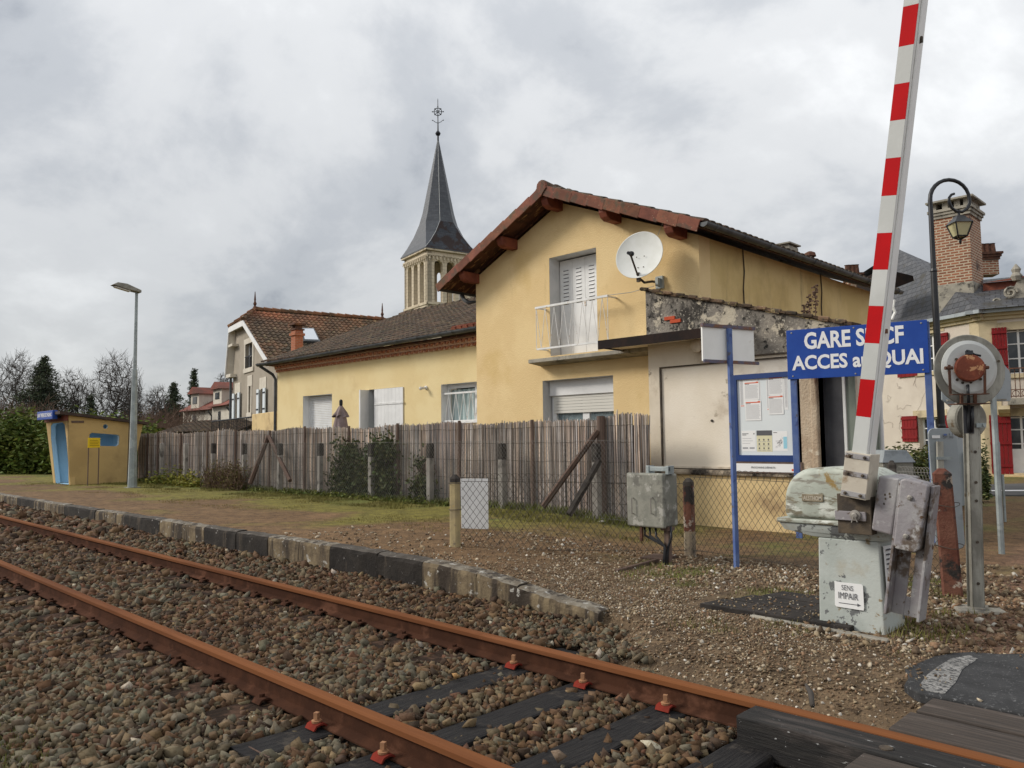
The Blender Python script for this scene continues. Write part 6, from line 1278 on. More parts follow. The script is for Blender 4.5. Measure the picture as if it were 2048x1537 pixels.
for i, u in enumerate((324, 372, 427, 489, 560, 641, 743, 860, 1004, 1192)):
    p = PY(u, 887, CY); w = .115; t = thing('concrete_post', (p.x, CY, 0), ['leftmost short concrete post before the reed fence', 'short concrete post among the yellowish weeds', 'short concrete post right of the yellowish weeds', 'short concrete post left of the crossed props, behind brambles', 'short pale concrete post at the foot of the crossed props', 'short dark concrete post left of the ivy', 'short concrete post half covered by ivy', 'short concrete post right of the ivy patch', 'short concrete post left of the white sheet by the fence', 'short concrete post beside the right slanting props'][i], 'post', 'concrete posts before the reed fence')
    zt_ = p.z; mb = MB(); mb.bb(p.x - w / 2, p.x + w / 2, CY - w / 2, CY + w / 2, -.1, zt_ - .26 + random.uniform(-.06, .06)); mb.build('post_shaft', M['concpost'], t, bevel=.012)
    mb = MB(); w += .004; mb.bb(p.x - w / 2, p.x + w / 2, CY - w / 2, CY + w / 2, zt_ - .30, zt_ - .04); mb.prism([(p.x - w / 2, CY - w / 2, zt_ - .041), (p.x + w / 2, CY - w / 2, zt_ - .041), (p.x + w / 2 - .02, CY - w / 2, zt_), (p.x - w / 2 + .02, CY - w / 2, zt_)], (0, w, 0)); mb.build('post_top', M['blacktop'] if i not in (0, 1) else M['concpost'], t, bevel=.01)
for (u0, v0, y0, u1, v1, y1, r, m, lb) in ((537, 872, 10.18, 500, 968, 9.75, .06, 'wood', 'slanting prop leaning left from the stake, by the brambles'), (538, 873, 10.16, 580, 962, 9.75, .05, 'wood', 'slanting prop leaning right from the stake, behind the pale concrete post'), (1196, 862, 10.15, 1086, 1014, 9.55, .05, 'wood', 'long brown wooden prop leaning against the thick fence post'), (1198, 922, 9.93, 1138, 1030, 9.35, .062, 'blacktop', 'short dark prop leaning against the right concrete post'), (262, 905, 10.2, 274, 955, 9.8, .035, 'woodpost', 'thin pale prop beside the lamp post')):
    a, b = PY(u0, v0, y0), PY(u1, v1, y1); mb = MB(); mb.tube([a, b], r, 6); tag(mb.build('slanting_prop', M[m]), lb, 'prop', 'slanting props of the reed fence')
def mesh_fence(mb, A, B, z0, z1, dx, dz, r, loops=False):
    A, B = Vector(A), Vector(B); L = (B - A).length; e = (B - A) / L; H = z1 - z0; k = dz / dx; run = H / k
    s = -run
    while s < L:
        for dr in (1, -1):
            s0, s1 = (s, s + run); za, zb_ = (z0, z1) if dr > 0 else (z1, z0)
            t0 = max(0, (0 - s0) / run); t1 = min(1, (L - s0) / run)
            if t1 > t0 + .02:
                pa = A + e * (s0 + run * t0) + UP * (za + (zb_ - za) * t0); pb = A + e * (s0 + run * t1) + UP * (za + (zb_ - za) * t1)
                off = Vector((-e.y, e.x, 0)) * (.0015 * dr); mb.tube([pa + off, pb + off], r, 4, cap=False)
        s += dx
    for z in (z0 + .02, z1): mb.tube([A + UP * z, B + UP * z], r * 1.2, 4, cap=False)
    if loops:
        s = 0; w = dx * 2.0
        while s < L - w * .5: mb.tube([A + e * (s + w / 2 - math.cos(t) * w / 2) + UP * (z1 + math.sin(t) * w * .62) for t in [math.pi * q / 8 for q in range(9)]], r, 4, cap=False); s += dx
mb = MB(); mesh_fence(mb, (PY(489, 900, 9.9).x, 9.9, 0), (-7.25, 9.9, 0), .10, 1.36, .075, .085, .0017)
tag(mb.build('wire_fence', M['wiregrey'], uv=False), 'fine grey chain link mesh on the concrete posts before the reed fence', 'fence')
# ivy on the fence
def ivy(u0, u1, v0, v1, n, lb, seed):
    r_ = np.random.default_rng(seed); a, b = PY(u0, v1, 10.0), PY(u1, v0, 10.0); N = 0; k = max(8, n // 90)
    cx = r_.uniform(a.x, b.x, k); cz_ = a.z + (b.z - a.z) * r_.random(k) ** 1.35; mid = (a.x + b.x) / 2; cx = mid + (cx - mid) * (1.15 - .55 * np.clip((cz_ - a.z) / (b.z - a.z), 0, 1))
    i = r_.integers(0, k, n); P = np.stack([cx[i] + r_.normal(0, .15, n), 10.08 + r_.normal(0, .07, n), np.maximum(cz_[i] + r_.normal(0, .12, n), .05)], -1); P[:, 1] = np.minimum(P[:, 1], 10.26)
    t = thing('ivy', (mid, 10.1, .05), lb, 'ivy', 'ivy on the reed fence'); leaf_mesh('foliage', P, .042, M['ivy'], t, asp=.6, updown=.7)
    S = []
    for q in range(10): p = np.array([r_.uniform(a.x, b.x), 10.18, 0]); 
    for q in range(12):
        p = Vector((r_.uniform(a.x, b.x), 10.2, .03))
        for z in range(6): e = p + Vector((r_.normal(0, .08), r_.normal(0, .015), (b.z - a.z) / 6)); S.append((*p, *e, .012, .010)); p = e
    seg_mesh('stems', S, M['wood'], t, 4)
ivy(662, 708, 884, 985, 2400, 'dense ivy clump climbing to the fence top below the parasol', 5); ivy(732, 780, 882, 990, 2900, 'dense ivy clump climbing to the fence top below the plank shutter', 6); ivy(690, 745, 915, 985, 1700, 'lower ivy filling the gap between the two tall clumps', 7); ivy(822, 846, 905, 990, 700, 'thin ivy strand right of the ivy clumps', 8)
P = []
for q in range(1700): u = random.uniform(312, 405); p = PY(u, 962, 9.8); P.append((p.x, 9.8 + random.gauss(0, .18), .1 + abs(random.gauss(0, .2)) * (1.2 - abs(u - 350) / 70)))
tag(leaf_mesh('weeds', np.array(P), .05, M['leaf'], None, base=(1.7, 1.3, 1.2), asp=.5), 'pale yellowish weeds growing at the foot of the reed fence', 'weeds')
S = []
for q in range(420):
    p = PY(random.uniform(415, 490), 960, 9.85); p = Vector((p.x, 9.8 + random.uniform(-.15, .2), .05)); 
    for k in range(4): e = p + Vector((random.gauss(.02, .13), random.gauss(0, .06), random.uniform(-.02, .28))); S.append((*p, *e, .006, .005)); p = e
BR = thing('brambles', (-19, 9.8, .1), 'tangle of brown brambles before the reed fence left of the props', 'brambles'); seg_mesh('stems', S, M['barkred'], BR, 3)
P = np.array([s[3:6] for s in S]); leaf_mesh('foliage', np.concatenate([P, P + rng.normal(0, .06, P.shape)]), .028, M['ivy'], BR, base=(1.6, 1.25, .9))
P = []
for q in range(5000): u = random.uniform(580, 905) if random.random() < .7 else random.uniform(285, 600); p = PY(u, 985, 9.9); P.append((p.x, random.gauss(9.85, .10), .07 + abs(random.gauss(0, .07))))
tag(leaf_mesh('ground_ivy', np.array(P), .035, M['ivy'], None, base=(1.5, 1.5, .9), asp=.55), 'low dark leaves along the foot of the reed fence', 'ground cover', kind='stuff')
for (u, v, s, lb) in ((1090, 1022, .10, 'white stone at the foot of the long wooden prop'), (1205, 1044, .09, 'flat white stone left of the relay box'), (1180, 1037, .06, 'cream stone by the right concrete post'), (1020, 1016, .11, 'pale stone below the fence behind the white sheet'), (548, 968, .09, 'white rag-like stone by the pale concrete post'), (596, 981, .08, 'small white stone left of the ivy'), (1305, 1161, .03, 'pale pebble on the gravel in front of the relay box')):
    p = PZ(u, v, .07 if u < 1250 else .03); V, F = rocks[int(s * 100) % 18]; o = np_mesh('white_stone', V * np.array([s, s * .8, s * .6]) + np.array(p), F, M['whitestone']); tag(o, lb, 'stone', 'white stones on the platform')

# ================================================================ parasol
p = PY(682, 805, 11.0); zT = p.z; PRS = thing('parasol', (p.x, 11.0, 0), 'closed mauve garden parasol behind the reed fence', 'parasol')
def folded(rt, rb_, z1, z0, n=48, k=8, amp=.22):
    m = MB(); rows = 9; 
    for i in range(rows):
        f = i / (rows - 1); r0 = rt + (rb_ - rt) * f ** .8
        for j in range(n): t = 2 * math.pi * j / n; rr = r0 * (1 + amp * f * math.cos(k * t) + .05 * math.sin(3 * t + i)); m.v.append((p.x + math.cos(t) * rr, 11.0 + math.sin(t) * rr, z1 + (z0 - z1) * f + .03 * f * math.sin(k * t)))
    for i in range(rows - 1):
        for j in range(n): m.f.append((i * n + j, i * n + (j + 1) % n, (i + 1) * n + (j + 1) % n, (i + 1) * n + j)); m.mi.append(0); m.cc.append((1, 1, 1))
    return m
CNP = folded(.10, .34, zT - .24, .7).build('canopy', M['parasol'], PRS, smooth=True); folded(.03, .17, zT - .08, zT - .36, k=6, amp=.3).build('vent', M['parasol'], CNP, smooth=True)
mb = MB(); mb.lathe([(.03, -.1), (.045, 0), (.045, .09), (.02, .12)], (p.x, 11, zT - .05), (0, 0, 1), 10); mb.build('cap', M['iron'], PRS); mb = MB(); mb.tube([(p.x, 11, 0), (p.x, 11, zT - .1)], .025, 8); mb.build('pole', M['white_metal'], PRS)

# ================================================================ front wire fence and its posts
Q1, Q2, Q3 = Vector((-6.85, 5.95, 0)), Vector((-5.10, 8.10, 0)), Vector((-2.16, 7.60, 0))
g_ = lambda p: float(gz(np.array([p.x]), np.array([p.y]))[0])
def cpost(q, w, vtop, u, m, top, lb, cat='post', rot=.3, lean=0, low=None):
    d = -(np.array([q.x, q.y, 0.0 - CAM_H]) @ RW)[2]; zt_ = PD(u, vtop, d).z; t = thing('concrete_post', q, lb, cat); b_ = Matrix.Rotation(rot, 3, 'Z'); mb = MB(); L = Vector((lean, 0, 1)).normalized()
    def sec(z, s): return [Vector((q.x, q.y, 0)) + L * z + b_ @ Vector((x * s, y * s, 0)) for x, y in ((-w / 2 + .018, -w / 2), (w / 2 - .018, -w / 2), (w / 2, -w / 2 + .018), (w / 2, w / 2 - .018), (w / 2 - .018, w / 2), (-w / 2 + .018, w / 2), (-w / 2, w / 2 - .018), (-w / 2, -w / 2 + .018))]
    zs = [-.1, zt_ - .09 if top else zt_ - .05]; rows = [sec(z, 1 - .06 * i) for i, z in enumerate(zs)]
    if low: mid = sec(zs[0] + (zs[1] - zs[0]) * .42, .975); mb.m = 1; mb.add(rows[0] + mid, [(k, (k + 1) % 8, 8 + (k + 1) % 8, 8 + k) for k in range(8)]); mb.m = 0; rows[0] = mid
    mb.add(rows[0] + rows[1], [(k, (k + 1) % 8, 8 + (k + 1) % 8, 8 + k) for k in range(8)] + [tuple(range(8))[::-1], tuple(range(8, 16))]); sh = mb.build('post_shaft', [M[m], M[low or m]], t)
    mb = MB(); r2 = [sec(zs[1] - .001, .945), sec(zt_ - .05, .935), sec(zt_ - .045, .93), sec(zt_, .35)]
    for i in range(3): mb.add(r2[i] + r2[i + 1], [(k, (k + 1) % 8, 8 + (k + 1) % 8, 8 + k) for k in range(8)])
    mb.add(r2[3], [tuple(range(8))]); mb.build('post_top', M[top or m], t); return t, zt_
T1, z1p = cpost(Q1, .105, 950, 909, 'concpostyel', 'blacktop', 'yellow lichened concrete post at the left end of the front wire fence')
T2, z2p = cpost(Q2, .12, 957, 1377, 'rustpost', 'blacktop', low='postgrey', lb='rust stained concrete post between the relay box and the blue pole')
T3, z3p = cpost(Q3, .16, 938, 1896, 'rustpost', None, lb='rust red concrete post beside the channel post of the crossing light', lean=-.035)
mb = MB(); p = Q3 + Vector((.03, -.06, 0)); mb.box((Q3.x + .06, Q3.y - .058, .3), (.05, .008, .55)); mb.build('lichen_patch', M['concpostyel'], T3) if False else None
mb = MB()
for q, zz1 in ((Q1, .60), (Q1, .90)): mb.tube([q + UP * zz1 + Vector((math.cos(t), math.sin(t), 0)) * .075 for t in [2 * math.pi * k / 10 for k in range(11)]], .004, 4)
mb.build('tie_wire', M['wire'], T1)
mb = MB()
for zz1 in (.42, .78): mb.tube([Q3 + UP * zz1 + Vector((math.cos(t) * .12 - .035 * zz1, math.sin(t) * .12, .015 * math.sin(t * 2))) for t in [2 * math.pi * k / 12 for k in range(13)]], .003, 4)
mb.build('tie_wire', M['wire'], T3)
mb = MB(); mesh_fence(mb, Q1 + Vector((.06, .05, .12)), Q2 + Vector((0, -.08, .05)), .0, .80, .078, .105, .0024, True)
mesh_fence(mb, Q2 + Vector((.06, -.06, .03)), Q3 + Vector((-.1, .06, 0)), .03, .90, .078, .105, .0024, True)
tag(mb.build('wire_fence', M['wire'], uv=False), 'low diamond mesh wire fence with looped top in front of the annex', 'fence')
p = PD(1872, 985, 8.2); mb = MB(); a, b = PZ(1790, 1000, 0), PZ(1868, 1000, 0); a, b = at(1787, 9.6), at(1862, 9.0); mesh_fence(mb, a, b, .25, .95, .05, .10, .0022, True); tag(mb.build('wire_fence', M['wiregrey'], uv=False), 'short grey garden mesh with looped top behind the barrier hood', 'fence')
# white sheet behind the fence
nP = (-AX * .95 - RT * .1).normalized(); b0 = PZ(948, 1063, .13); mb = MB(); q = [PL(u, v, b0, nP) for u, v in ((923, 1063), (977, 1062), (976, 958), (921, 958))]; mb.prism(q, nP * -.02); WS = mb.build('white_sheet', M['white'], bevel=.003); tag(WS, 'white rectangular panel leaning behind the wire fence by the left post', 'panel')

# ================================================================ relay box
bx0_, bx1_, by0, by1, bz0, bz1 = -5.42, -4.915, 7.30, 7.60, .395, 1.0
RB = thing('relay_box', (-4.95, 7.45, 0), 'grey metal relay box on a short post inside the wire fence corner', 'cabinet')
mb = MB(); mb.bb(bx0_ + .012, bx1_ - .012, by0 + .05, by1, bz0 + .012, bz1 - .012); mb.build('box_body', M['relay'], RB, bevel=.02, seg=3)
mb = MB(); mb.bb(bx0_, bx1_, by0, by0 + .055, bz0, bz1); LD = mb.build('lid', M['relay'], RB, bevel=.022, seg=3)
for u in (1266, 1304): p = PY(u, 1012, by0 - .01); mb = MB(); mb.tube([(p.x, by0 + .005, p.z + .09), (p.x, by0 - .035, p.z + .085), (p.x, by0 - .035, p.z - .085), (p.x, by0 + .005, p.z - .09)], .007, 6); mb.build('handle', M['steelbolt'], LD)
mb = MB(); mb.bb(-5.20, -4.90, by0 + .09, by0 + .12, bz1 + .02, bz1 + .07); mb.bb(-5.20, -5.16, by0 + .08, by0 + .2, bz1 - .015, bz1 + .08); mb.bb(-4.94, -4.90, by0 + .08, by0 + .2, bz1 - .015, bz1 + .08); mb.build('top_bracket', M['galv'], RB, bevel=.004)
mb = MB(); mb.bb(-4.99, -4.93, 7.40, 7.46, -.05, bz0 + .02); mb.bb(-5.02, -4.90, 7.38, 7.48, bz0 - .03, bz0 + .012); mb.build('post', M['woodpost'], RB)
mb = MB()
for k, (a, b) in enumerate(((-5.25, .03), (-5.18, .0), (-5.1, -.02), (-4.9, .02))): mb.tube([(a, 7.4, bz0 + .02), (a + .02, 7.38, bz0 - .1), (-4.99 + k * .02, 7.37 + b, bz0 - .2), (-4.98 + k * .015, 7.37 + b * .5, .12), (-4.98 + k * .015, 7.36, -.02)], .014, 7)
mb.build('cables', M['black'], RB, smooth=True)
mb = MB(); mb.bb(-5.26, -5.23, by0 + .02, by0 + .05, bz0 - .12, bz0 + .01); mb.lathe([(.02, -.04), (.02, .0)], (-5.245, by0 + .03, bz0 - .12), (0, 0, 1), 8); mb.build('lock_tab', M['rust'], RB)
a, b = PZ(1237, 1142, .03), PZ(1318, 1120, .03); mb = MB(); d = (b - a).normalized(); mb.ob(a - UP * .05, b - a, Vector((-d.y, d.x, 0)) * .05, UP * .06); mb.ob(b - UP * .05 + d * .1, d * .35, Vector((-d.y, d.x, 0)) * .3, UP * .045); tag(mb.build('ground_timber', M['wood'], bevel=.008), 'old timber edging half sunk beside the relay box post', 'timber')
# tarred cover boards beside the barrier
c = [Vector((-3.62, 5.72, .02)), Vector((-2.55, 5.68, .02)), Vector((-2.55, 6.62, .02)), Vector((-3.45, 6.6, .02))]
for i, lb in enumerate(('black tarred board left of the barrier pedestal, the nearest to the track', 'middle black tarred board beside the barrier pedestal', 'black tarred board beside the barrier, the farthest from the track')):
    y0 = 5.72 + i * .30; x0 = -3.40 - .12 * (i == 0) - .08 * random.random() + (.12 if i == 2 else 0); mb = MB(); n = 5
    mb.prism([(x0, y0, -.03), (-2.3, y0 - .01, -.03), (-2.3, y0 + .285, -.03), (x0 + .05, y0 + .29, -.03)], (0, 0, .062 + .004 * i)); tag(mb.build('cover_board', M['mat'], bevel=.006), lb, 'board', 'tarred cover boards by the barrier')
mb = MB(); mb.prism([(-3.05, 5.66, -.04), (-2.0, 5.58, -.04), (-2.0, 5.65, -.04), (-3.05, 5.71, -.04)], (0, 0, .055)); tag(mb.build('concrete_strip', M['concrete'], bevel=.008), 'pale concrete strip in front of the barrier pedestal', 'concrete strip')

# ================================================================ waiting shelter
SX1, SX0b, SX0t = -27.2, -28.94, -29.72; sy0b, sy0t, sy1b, sy1t = 7.69, 7.59, 9.50, 9.84; sz0, szf, szb = .05, 2.30, 2.03
ST = thing('platform_shelter', (-28, 8.5, .1), 'ochre concrete platform shelter with pale blue inside and a sloping dark roof', 'shelter')
h_win = [(p.y, p.z) for p in [PX(u, v, SX1) for u, v in ((182, 892), (234, 893), (238, 889), (239, 873), (236, 870), (184, 866), (179, 869), (178, 889))]]
cH = PX(211, 853.5, SX1); h_c = [(cH.y + math.cos(t) * .075, cH.z + math.sin(t) * .075) for t in [2 * math.pi * k / 14 for k in range(14)]]
mb = MB(); mb.wall([(sy0b, sz0), (sy1b, sz0), (sy1t, szb), (sy0t, szf)], [h_win, h_c], lambda u, v, w: Vector((SX1 - w, u, v)), .14, back=False); mb.build('side_wall', M['sheltyel'], ST)
yf = lambda z: sy0b + (sy0t - sy0b) * (z - sz0) / (szf - sz0); xl = lambda z: SX0b + (SX0t - SX0b) * (z - sz0) / (szf - sz0)
op = [(p.x, p.z) for p in [PY(u, v, 7.64) for u, v in ((108, 969), (138, 971), (134, 880), (132, 850), (128, 845), (108, 847), (104, 852), (103, 875))]]
mb = MB(); mb.wall([(SX0b, sz0), (SX1 - .001, sz0), (SX1 - .001, szf), (SX0t, szf)], [op], lambda u, v, w: Vector((u, yf(v) + w, v)), .14, back=False); mb.build('front_wall', M['sheltyel'], ST)
mb = MB(); mb.prism([(SX0b, sy0b + .01, sz0), (SX0b, sy1b, sz0), (SX0t, sy1t, szb), (SX0t, sy0t + .01, szf)], (.1, 0, 0)); mb.prism([(SX0b + .1, sy1b - .1, sz0), (SX1 - .141, sy1b - .1, sz0), (SX1 - .141, sy1t - .1, szb), (SX0t + .1, sy1t - .1, szb)], (0, .099, 0)); mb.build('rear_walls', M['sheltyel'], ST)
mb = MB(); i0 = .145
mb.face([(SX1 - .142, sy0b + i0, sz0 + .06), (SX1 - .142, sy1b - .11, sz0 + .06), (SX1 - .142, sy1t - .12, szb - .01)] + [(SX1 - .142, sy0t + i0, szf - .02)]) if False else None
mb.wall([(sy0b + .02, sz0), (sy1b - .1, sz0), (sy1t - .1, szb), (sy0t + .02, szf)], [h_win, h_c], lambda u, v, w: Vector((SX1 - .141 - w, u, v)), .01); mb.face([(SX0b + .11, sy0b, sz0), (SX0b + .11, sy1b, sz0), (SX0t + .11, sy1t, szb), (SX0t + .11, sy0t, szf)]); mb.face([(SX0b, sy1b - .11, sz0), (SX1, sy1b - .11, sz0), (SX1, sy1t - .11, szb), (SX0t, sy1t - .11, szb)]); mb.face([(SX0b, sy0b + .02, sz0 + .08), (SX1 - .13, sy0b + .02, sz0 + .08), (SX1 - .13, sy1b, sz0 + .08), (SX0b, sy1b, sz0 + .08)]); mb.build('interior', M['sheltblue'], ST)
mb = MB()
def lining(pts, mp, dpt):
    c0 = (sum(p[0] for p in pts) / len(pts), sum(p[1] for p in pts) / len(pts)); q = [(c0[0] + (a - c0[0]) * .985, c0[1] + (b - c0[1]) * .985) for a, b in pts]; n = len(q)
    mb.add([mp(a, b, .004) for a, b in q] + [mp(a, b, dpt) for a, b in q], [(i, (i + 1) % n, n + (i + 1) % n, n + i) for i in range(n)])
lining(op, lambda u, v, w: Vector((u, yf(v) + w, v)), .14); mb.build('door_lining', M['sheltblue'], ST)
mb = MB(); lining(h_win, lambda u, v, w: Vector((SX1 - w, u, v)), .14); lining(h_c, lambda u, v, w: Vector((SX1 - w, u, v)), .14); mb.build('opening_lining', mat('pale lining', (.55, .64, .68), rough=.6), ST)
sl_ = lambda y: szf + (szb - szf) * (y - sy0t) / (sy1t - sy0t)
mb = MB(); ya, yb = sy0t - .28, sy1t + .16; mb.prism([(SX0t - .15, ya, sl_(ya) + .01), (SX0t - .15, yb, sl_(yb) + .01), (SX0t - .15, yb, sl_(yb) + .09), (SX0t - .15, ya, sl_(ya) + .10)], (SX1 + .12 - SX0t + .15, 0, 0)); mb.build('roof', M['sheltroof'], ST)
mb = MB(); mb.bb(SX0t + .02, SX1 - .01, sy0t - .03, sy0t - .005, szf - .16, szf + .03); mb.build('roof_fascia', M['beam'], ST)
mb = MB(); a, b = PX(143, 846, SX1 + .015), PX(168, 842, SX1 + .015); mb.bb(SX1 + .003, SX1 + .02, a.y, b.y, a.z, b.z); mb.build('wall_plate', M['woodpost'], ST)
mb = MB(); mb.bb(SX0b + .05, SX1 + .1, sy0b - .18, sy0b + .1, -.02, .085); mb.build('door_step', M['concrete'], ST)
a, b = PY(74, 841, 7.25), PY(105, 821, 7.25); mb = MB(); mb.bb(a.x, b.x, 7.25, 7.40, a.z, b.z); NS = thing('station_name_sign', (a.x, 7.3, a.z), 'blue station name box fixed to the front edge of the shelter roof', 'sign')
mb.build('sign_box', M['blue'], NS, bevel=.01); text('SAINT PIERRE DE CHIGNAC', NS, M['letter'], (a.x + .07, 7.25, a.z + (b.z - a.z) * .30), (1, 0, 0), (0, 0, 1), (b.x - a.x) - .16, (b.z - a.z) * .46, bold=.02)
mb = MB(); mb.bb(b.x - .3, b.x - .22, 7.401, 7.62, a.z + .05, a.z + .1); mb.build('bracket', M['iron'], NS)
# yellow notice on two legs
pa, pb = PZ(175, 973, .11), PZ(196, 971, .11); u_ = (pb - pa); u_.z = 0; L = u_.length; u_.normalize(); nn = Vector((u_.y, -u_.x, 0)); dpt = -(np.array([pa.x, pa.y, -1.2]) @ RW)[2]
YN = thing('notice', pa, 'small yellow notice plate on two thin legs beside the shelter', 'sign'); zt_, zb_ = PD(184, 876, dpt).z, PD(184, 896, dpt).z
mb = MB(); mb.ob(pa - u_ * .03 + UP * (zb_ - pa.z) + nn * .02, u_ * (L + .06), nn * -.03, UP * (zt_ - zb_)); PLT = mb.build('plate', M['tyellow'], YN)
mb = MB(); 
for k in range(4): mb.ob(pa + u_ * .03 + UP * (zb_ - pa.z + (zt_ - zb_) * (.2 + .17 * k)) + nn * .0215, u_ * (L - .06 - .05 * (k % 2)), nn * .002, UP * .018)
mb.build('printed_lines', mat('dull ochre print', (.38, .24, .02)), PLT)
for q in (pa, pb): mb = MB(); mb.tube([q - UP * .05, Vector((q.x, q.y, zb_ + .1))], .016, 6); mb.build('leg', M['woodpost'], YN)
# platform lamp
lp = PZ(264.5, 976, .12); LPO = thing('street_lamp', lp, 'tall galvanised platform lamp with a flat luminaire beside the shelter', 'street lamp'); dl = -(np.array([lp.x, lp.y, -1.2]) @ RW)[2]; zL = lambda v: PD(267, v, dl).z
mb = MB(); mb.lathe([(.128, 0), (.10, zL(885) - lp.z), (.072, zL(738) - lp.z), (.052, zL(737) - lp.z), (.045, zL(655) - lp.z), (.040, zL(579) - lp.z)], lp, (0, 0, 1), 10); mb.build('pole', M['galv'], LPO)
mb = MB(); mb.bb(lp.x - .17, lp.x + .17, lp.y - .17, lp.y + .17, lp.z - .03, lp.z + .02); mb.build('base_plate', M['galvdark'], LPO); mb = MB(); mb.tube([lp + Vector((-.105, -.11, .1)), lp + Vector((-.08, -.085, 2.6)), lp + Vector((-.06, -.05, 3.2))], .012, 5); mb.build('cable', M['black'], LPO)
zt_ = zL(579); mb = MB(); mb.prism([(lp.x - .13, lp.y + .1, zt_ - .03), (lp.x - .13, lp.y + .1, zt_ + .05), (lp.x - .13, lp.y - .3, zt_ + .19), (lp.x - .13, lp.y - .56, zt_ + .20), (lp.x - .13, lp.y - .70, zt_ + .11), (lp.x - .13, lp.y - .3, zt_ + .02)], (.26, 0, 0)); LM = mb.build('luminaire', M['galvdark'], LPO, bevel=.02)
mb = MB(); mb.prism([(lp.x - .09, lp.y - .2, zt_ - .004), (lp.x + .09, lp.y - .2, zt_ - .004), (lp.x + .09, lp.y - .62, zt_ + .078), (lp.x - .09, lp.y - .62, zt_ + .078)], (0, 0, -.02)); mb.build('lens', M['signback'], LM)

# ================================================================ information board on the annex wall
Z5 = lambda x, y: (1180 + x / 2.9, 430 + y / 2.9)
BY_ = 10.82; IBD = thing('notice_board', (-5.5, BY_, 1), 'navy framed notice board with timetables on the annex wall', 'notice board')
a, b = PY(*Z5(836, 1430), BY_), PY(*Z5(1188, 905), BY_); X0, X1, Z0_, Z1_ = a.x, b.x, a.z + .0, b.z
mb = MB(); fw = .075; mb.wall(rect(X0, X1, Z0_, Z1_), [rect(X0 + fw, X1 - fw, Z0_ + fw + .02, Z1_ - fw)], fy(BY_), .07); mb.build('frame', M['boardblue'], IBD, bevel=.006)
mb = MB(); mb.bb(X0 + .02, X1 - .02, BY_ + .03, BY_ + .068, Z0_ + .02, Z1_ - .02); mb.build('back_panel', M['boardback'], IBD)
mb = MB(); mb.bb(X0 + .01, X1 + .06, BY_ + .005, BY_ + .07, Z0_ - .17, Z0_ - .003); BARo = mb.build('lower_strip', M['woodpost'], IBD)
mb = MB(); mb.bb(X0 + .03, X1 - .02, BY_ - .001, BY_ + .0045, Z0_ - .15, Z0_ - .03); mb.build('strip_label', M['paper'], BARo); text('PROCHAINS DÉPARTS', BARo, M['ink'], (X0 + .28, BY_ - .001, Z0_ - .10), (1, 0, 0), (0, 0, 1), .38, .035, bold=.01)
mb = MB(); mb.bb(X1 - .10, X1 - .06, BY_ - .003, BY_ - .001, Z0_ - .13, Z0_ - .10); mb.build('red_mark', M['orangeink'], BARo)
mb = MB(); mb.bb(X1 + .001, X1 + .05, BY_ + .02, BY_ + .07, Z0_ - .1, Z1_); mb.build('side_rail', M['iron'], IBD)
def poster(x0, y0, x1, y1, label, kind, lay=0, rot=0):
    p, q = PY(*Z5(x0, y1), BY_ + .02), PY(*Z5(x1, y0), BY_ + .02); w, h = q.x - p.x, q.z - p.z; Y = BY_ + .0285 - .0025 * lay; t = thing('poster', ((p.x + q.x) / 2, Y, (p.z + q.z) / 2), label, 'poster', 'papers pinned in the notice board')
    mb = MB(); mb.bb(p.x, q.x, Y, Y + .0015, p.z, q.z); mb.build('sheet', M['cream_paper'] if kind == 'cream' else M['paper'], t)
    ink = MB(); gry = MB(); org = MB(); B_ = lambda m, a, b, c, d: m.bb(p.x + w * a, p.x + w * b, Y - .0012, Y - .0002, p.z + h * c, p.z + h * d)
    if kind == 'table':
        B_(org, .04, .96, .90, .955); B_(org, .8, .95, .955, .985); B_(ink, .05, .35, .85, .88)
        for k in range(15): B_(gry, .05, .95 - .1 * random.random(), .79 - k * .05, .79 - k * .05 + .014)
    elif kind == 'back':
        for k in range(26): B_(gry, .03, .16, .93 - k * .034, .93 - k * .034 + .018); B_(gry, .86, .97, .93 - k * .034, .93 - k * .034 + .014)
        B_(org, .03, .2, .02, .05)
    elif kind == 'text':
        B_(ink, .06, .5, .84, .87); B_(ink, .06, .35, .78, .81); B_(gry, .06, .7, .62, .635); B_(gry, .06, .8, .5, .515); B_(gry, .06, .6, .38, .395); B_(gry, .06, .45, .12, .2); B_(gry, .55, .9, .12, .2); B_(ink, .85, .92, .82, .88)
    elif kind == 'cream':
        B_(ink, 0, 1, .76, 1.0)
        for r_ in range(3):
            for c_ in range(3): B_(ink, .12 + .3 * c_, .20 + .3 * c_, .52 - .2 * r_, .60 - .2 * r_); B_(gry, .06 + .3 * c_, .28 + .3 * c_, .46 - .2 * r_, .48 - .2 * r_)
    elif kind == 'map':
        m = MB(); m.bb(p.x + w * .72, p.x + w * .97, Y - .001, Y - .0002, p.z + h * .12, p.z + h * .72); m.build('sea', M['seablue'], t)
        for k in range(9): x_, z_ = p.x + w * (.3 + .3 * random.random()), p.z + h * (.25 + .4 * random.random()); gry.tube([(x_ + random.uniform(-.05, .05), Y - .001, z_ + random.uniform(-.06, .06)) for _ in range(3)], .0018, 3)
        B_(ink, .04, .3, .92, .95)
    for m, nm, mt in ((ink, 'dark_print', 'ink'), (gry, 'grey_print', 'greyink'), (org, 'orange_print', 'orangeink')):
        if m.v: m.build(nm, M[mt], t)
    if kind == 'cream': text('ATTENTION', t, M['cream_paper'], (p.x + w * .1, Y - .0013, p.z + h * .86), (1, 0, 0), (0, 0, 1), w * .55, h * .07, lift=.001) if False else None
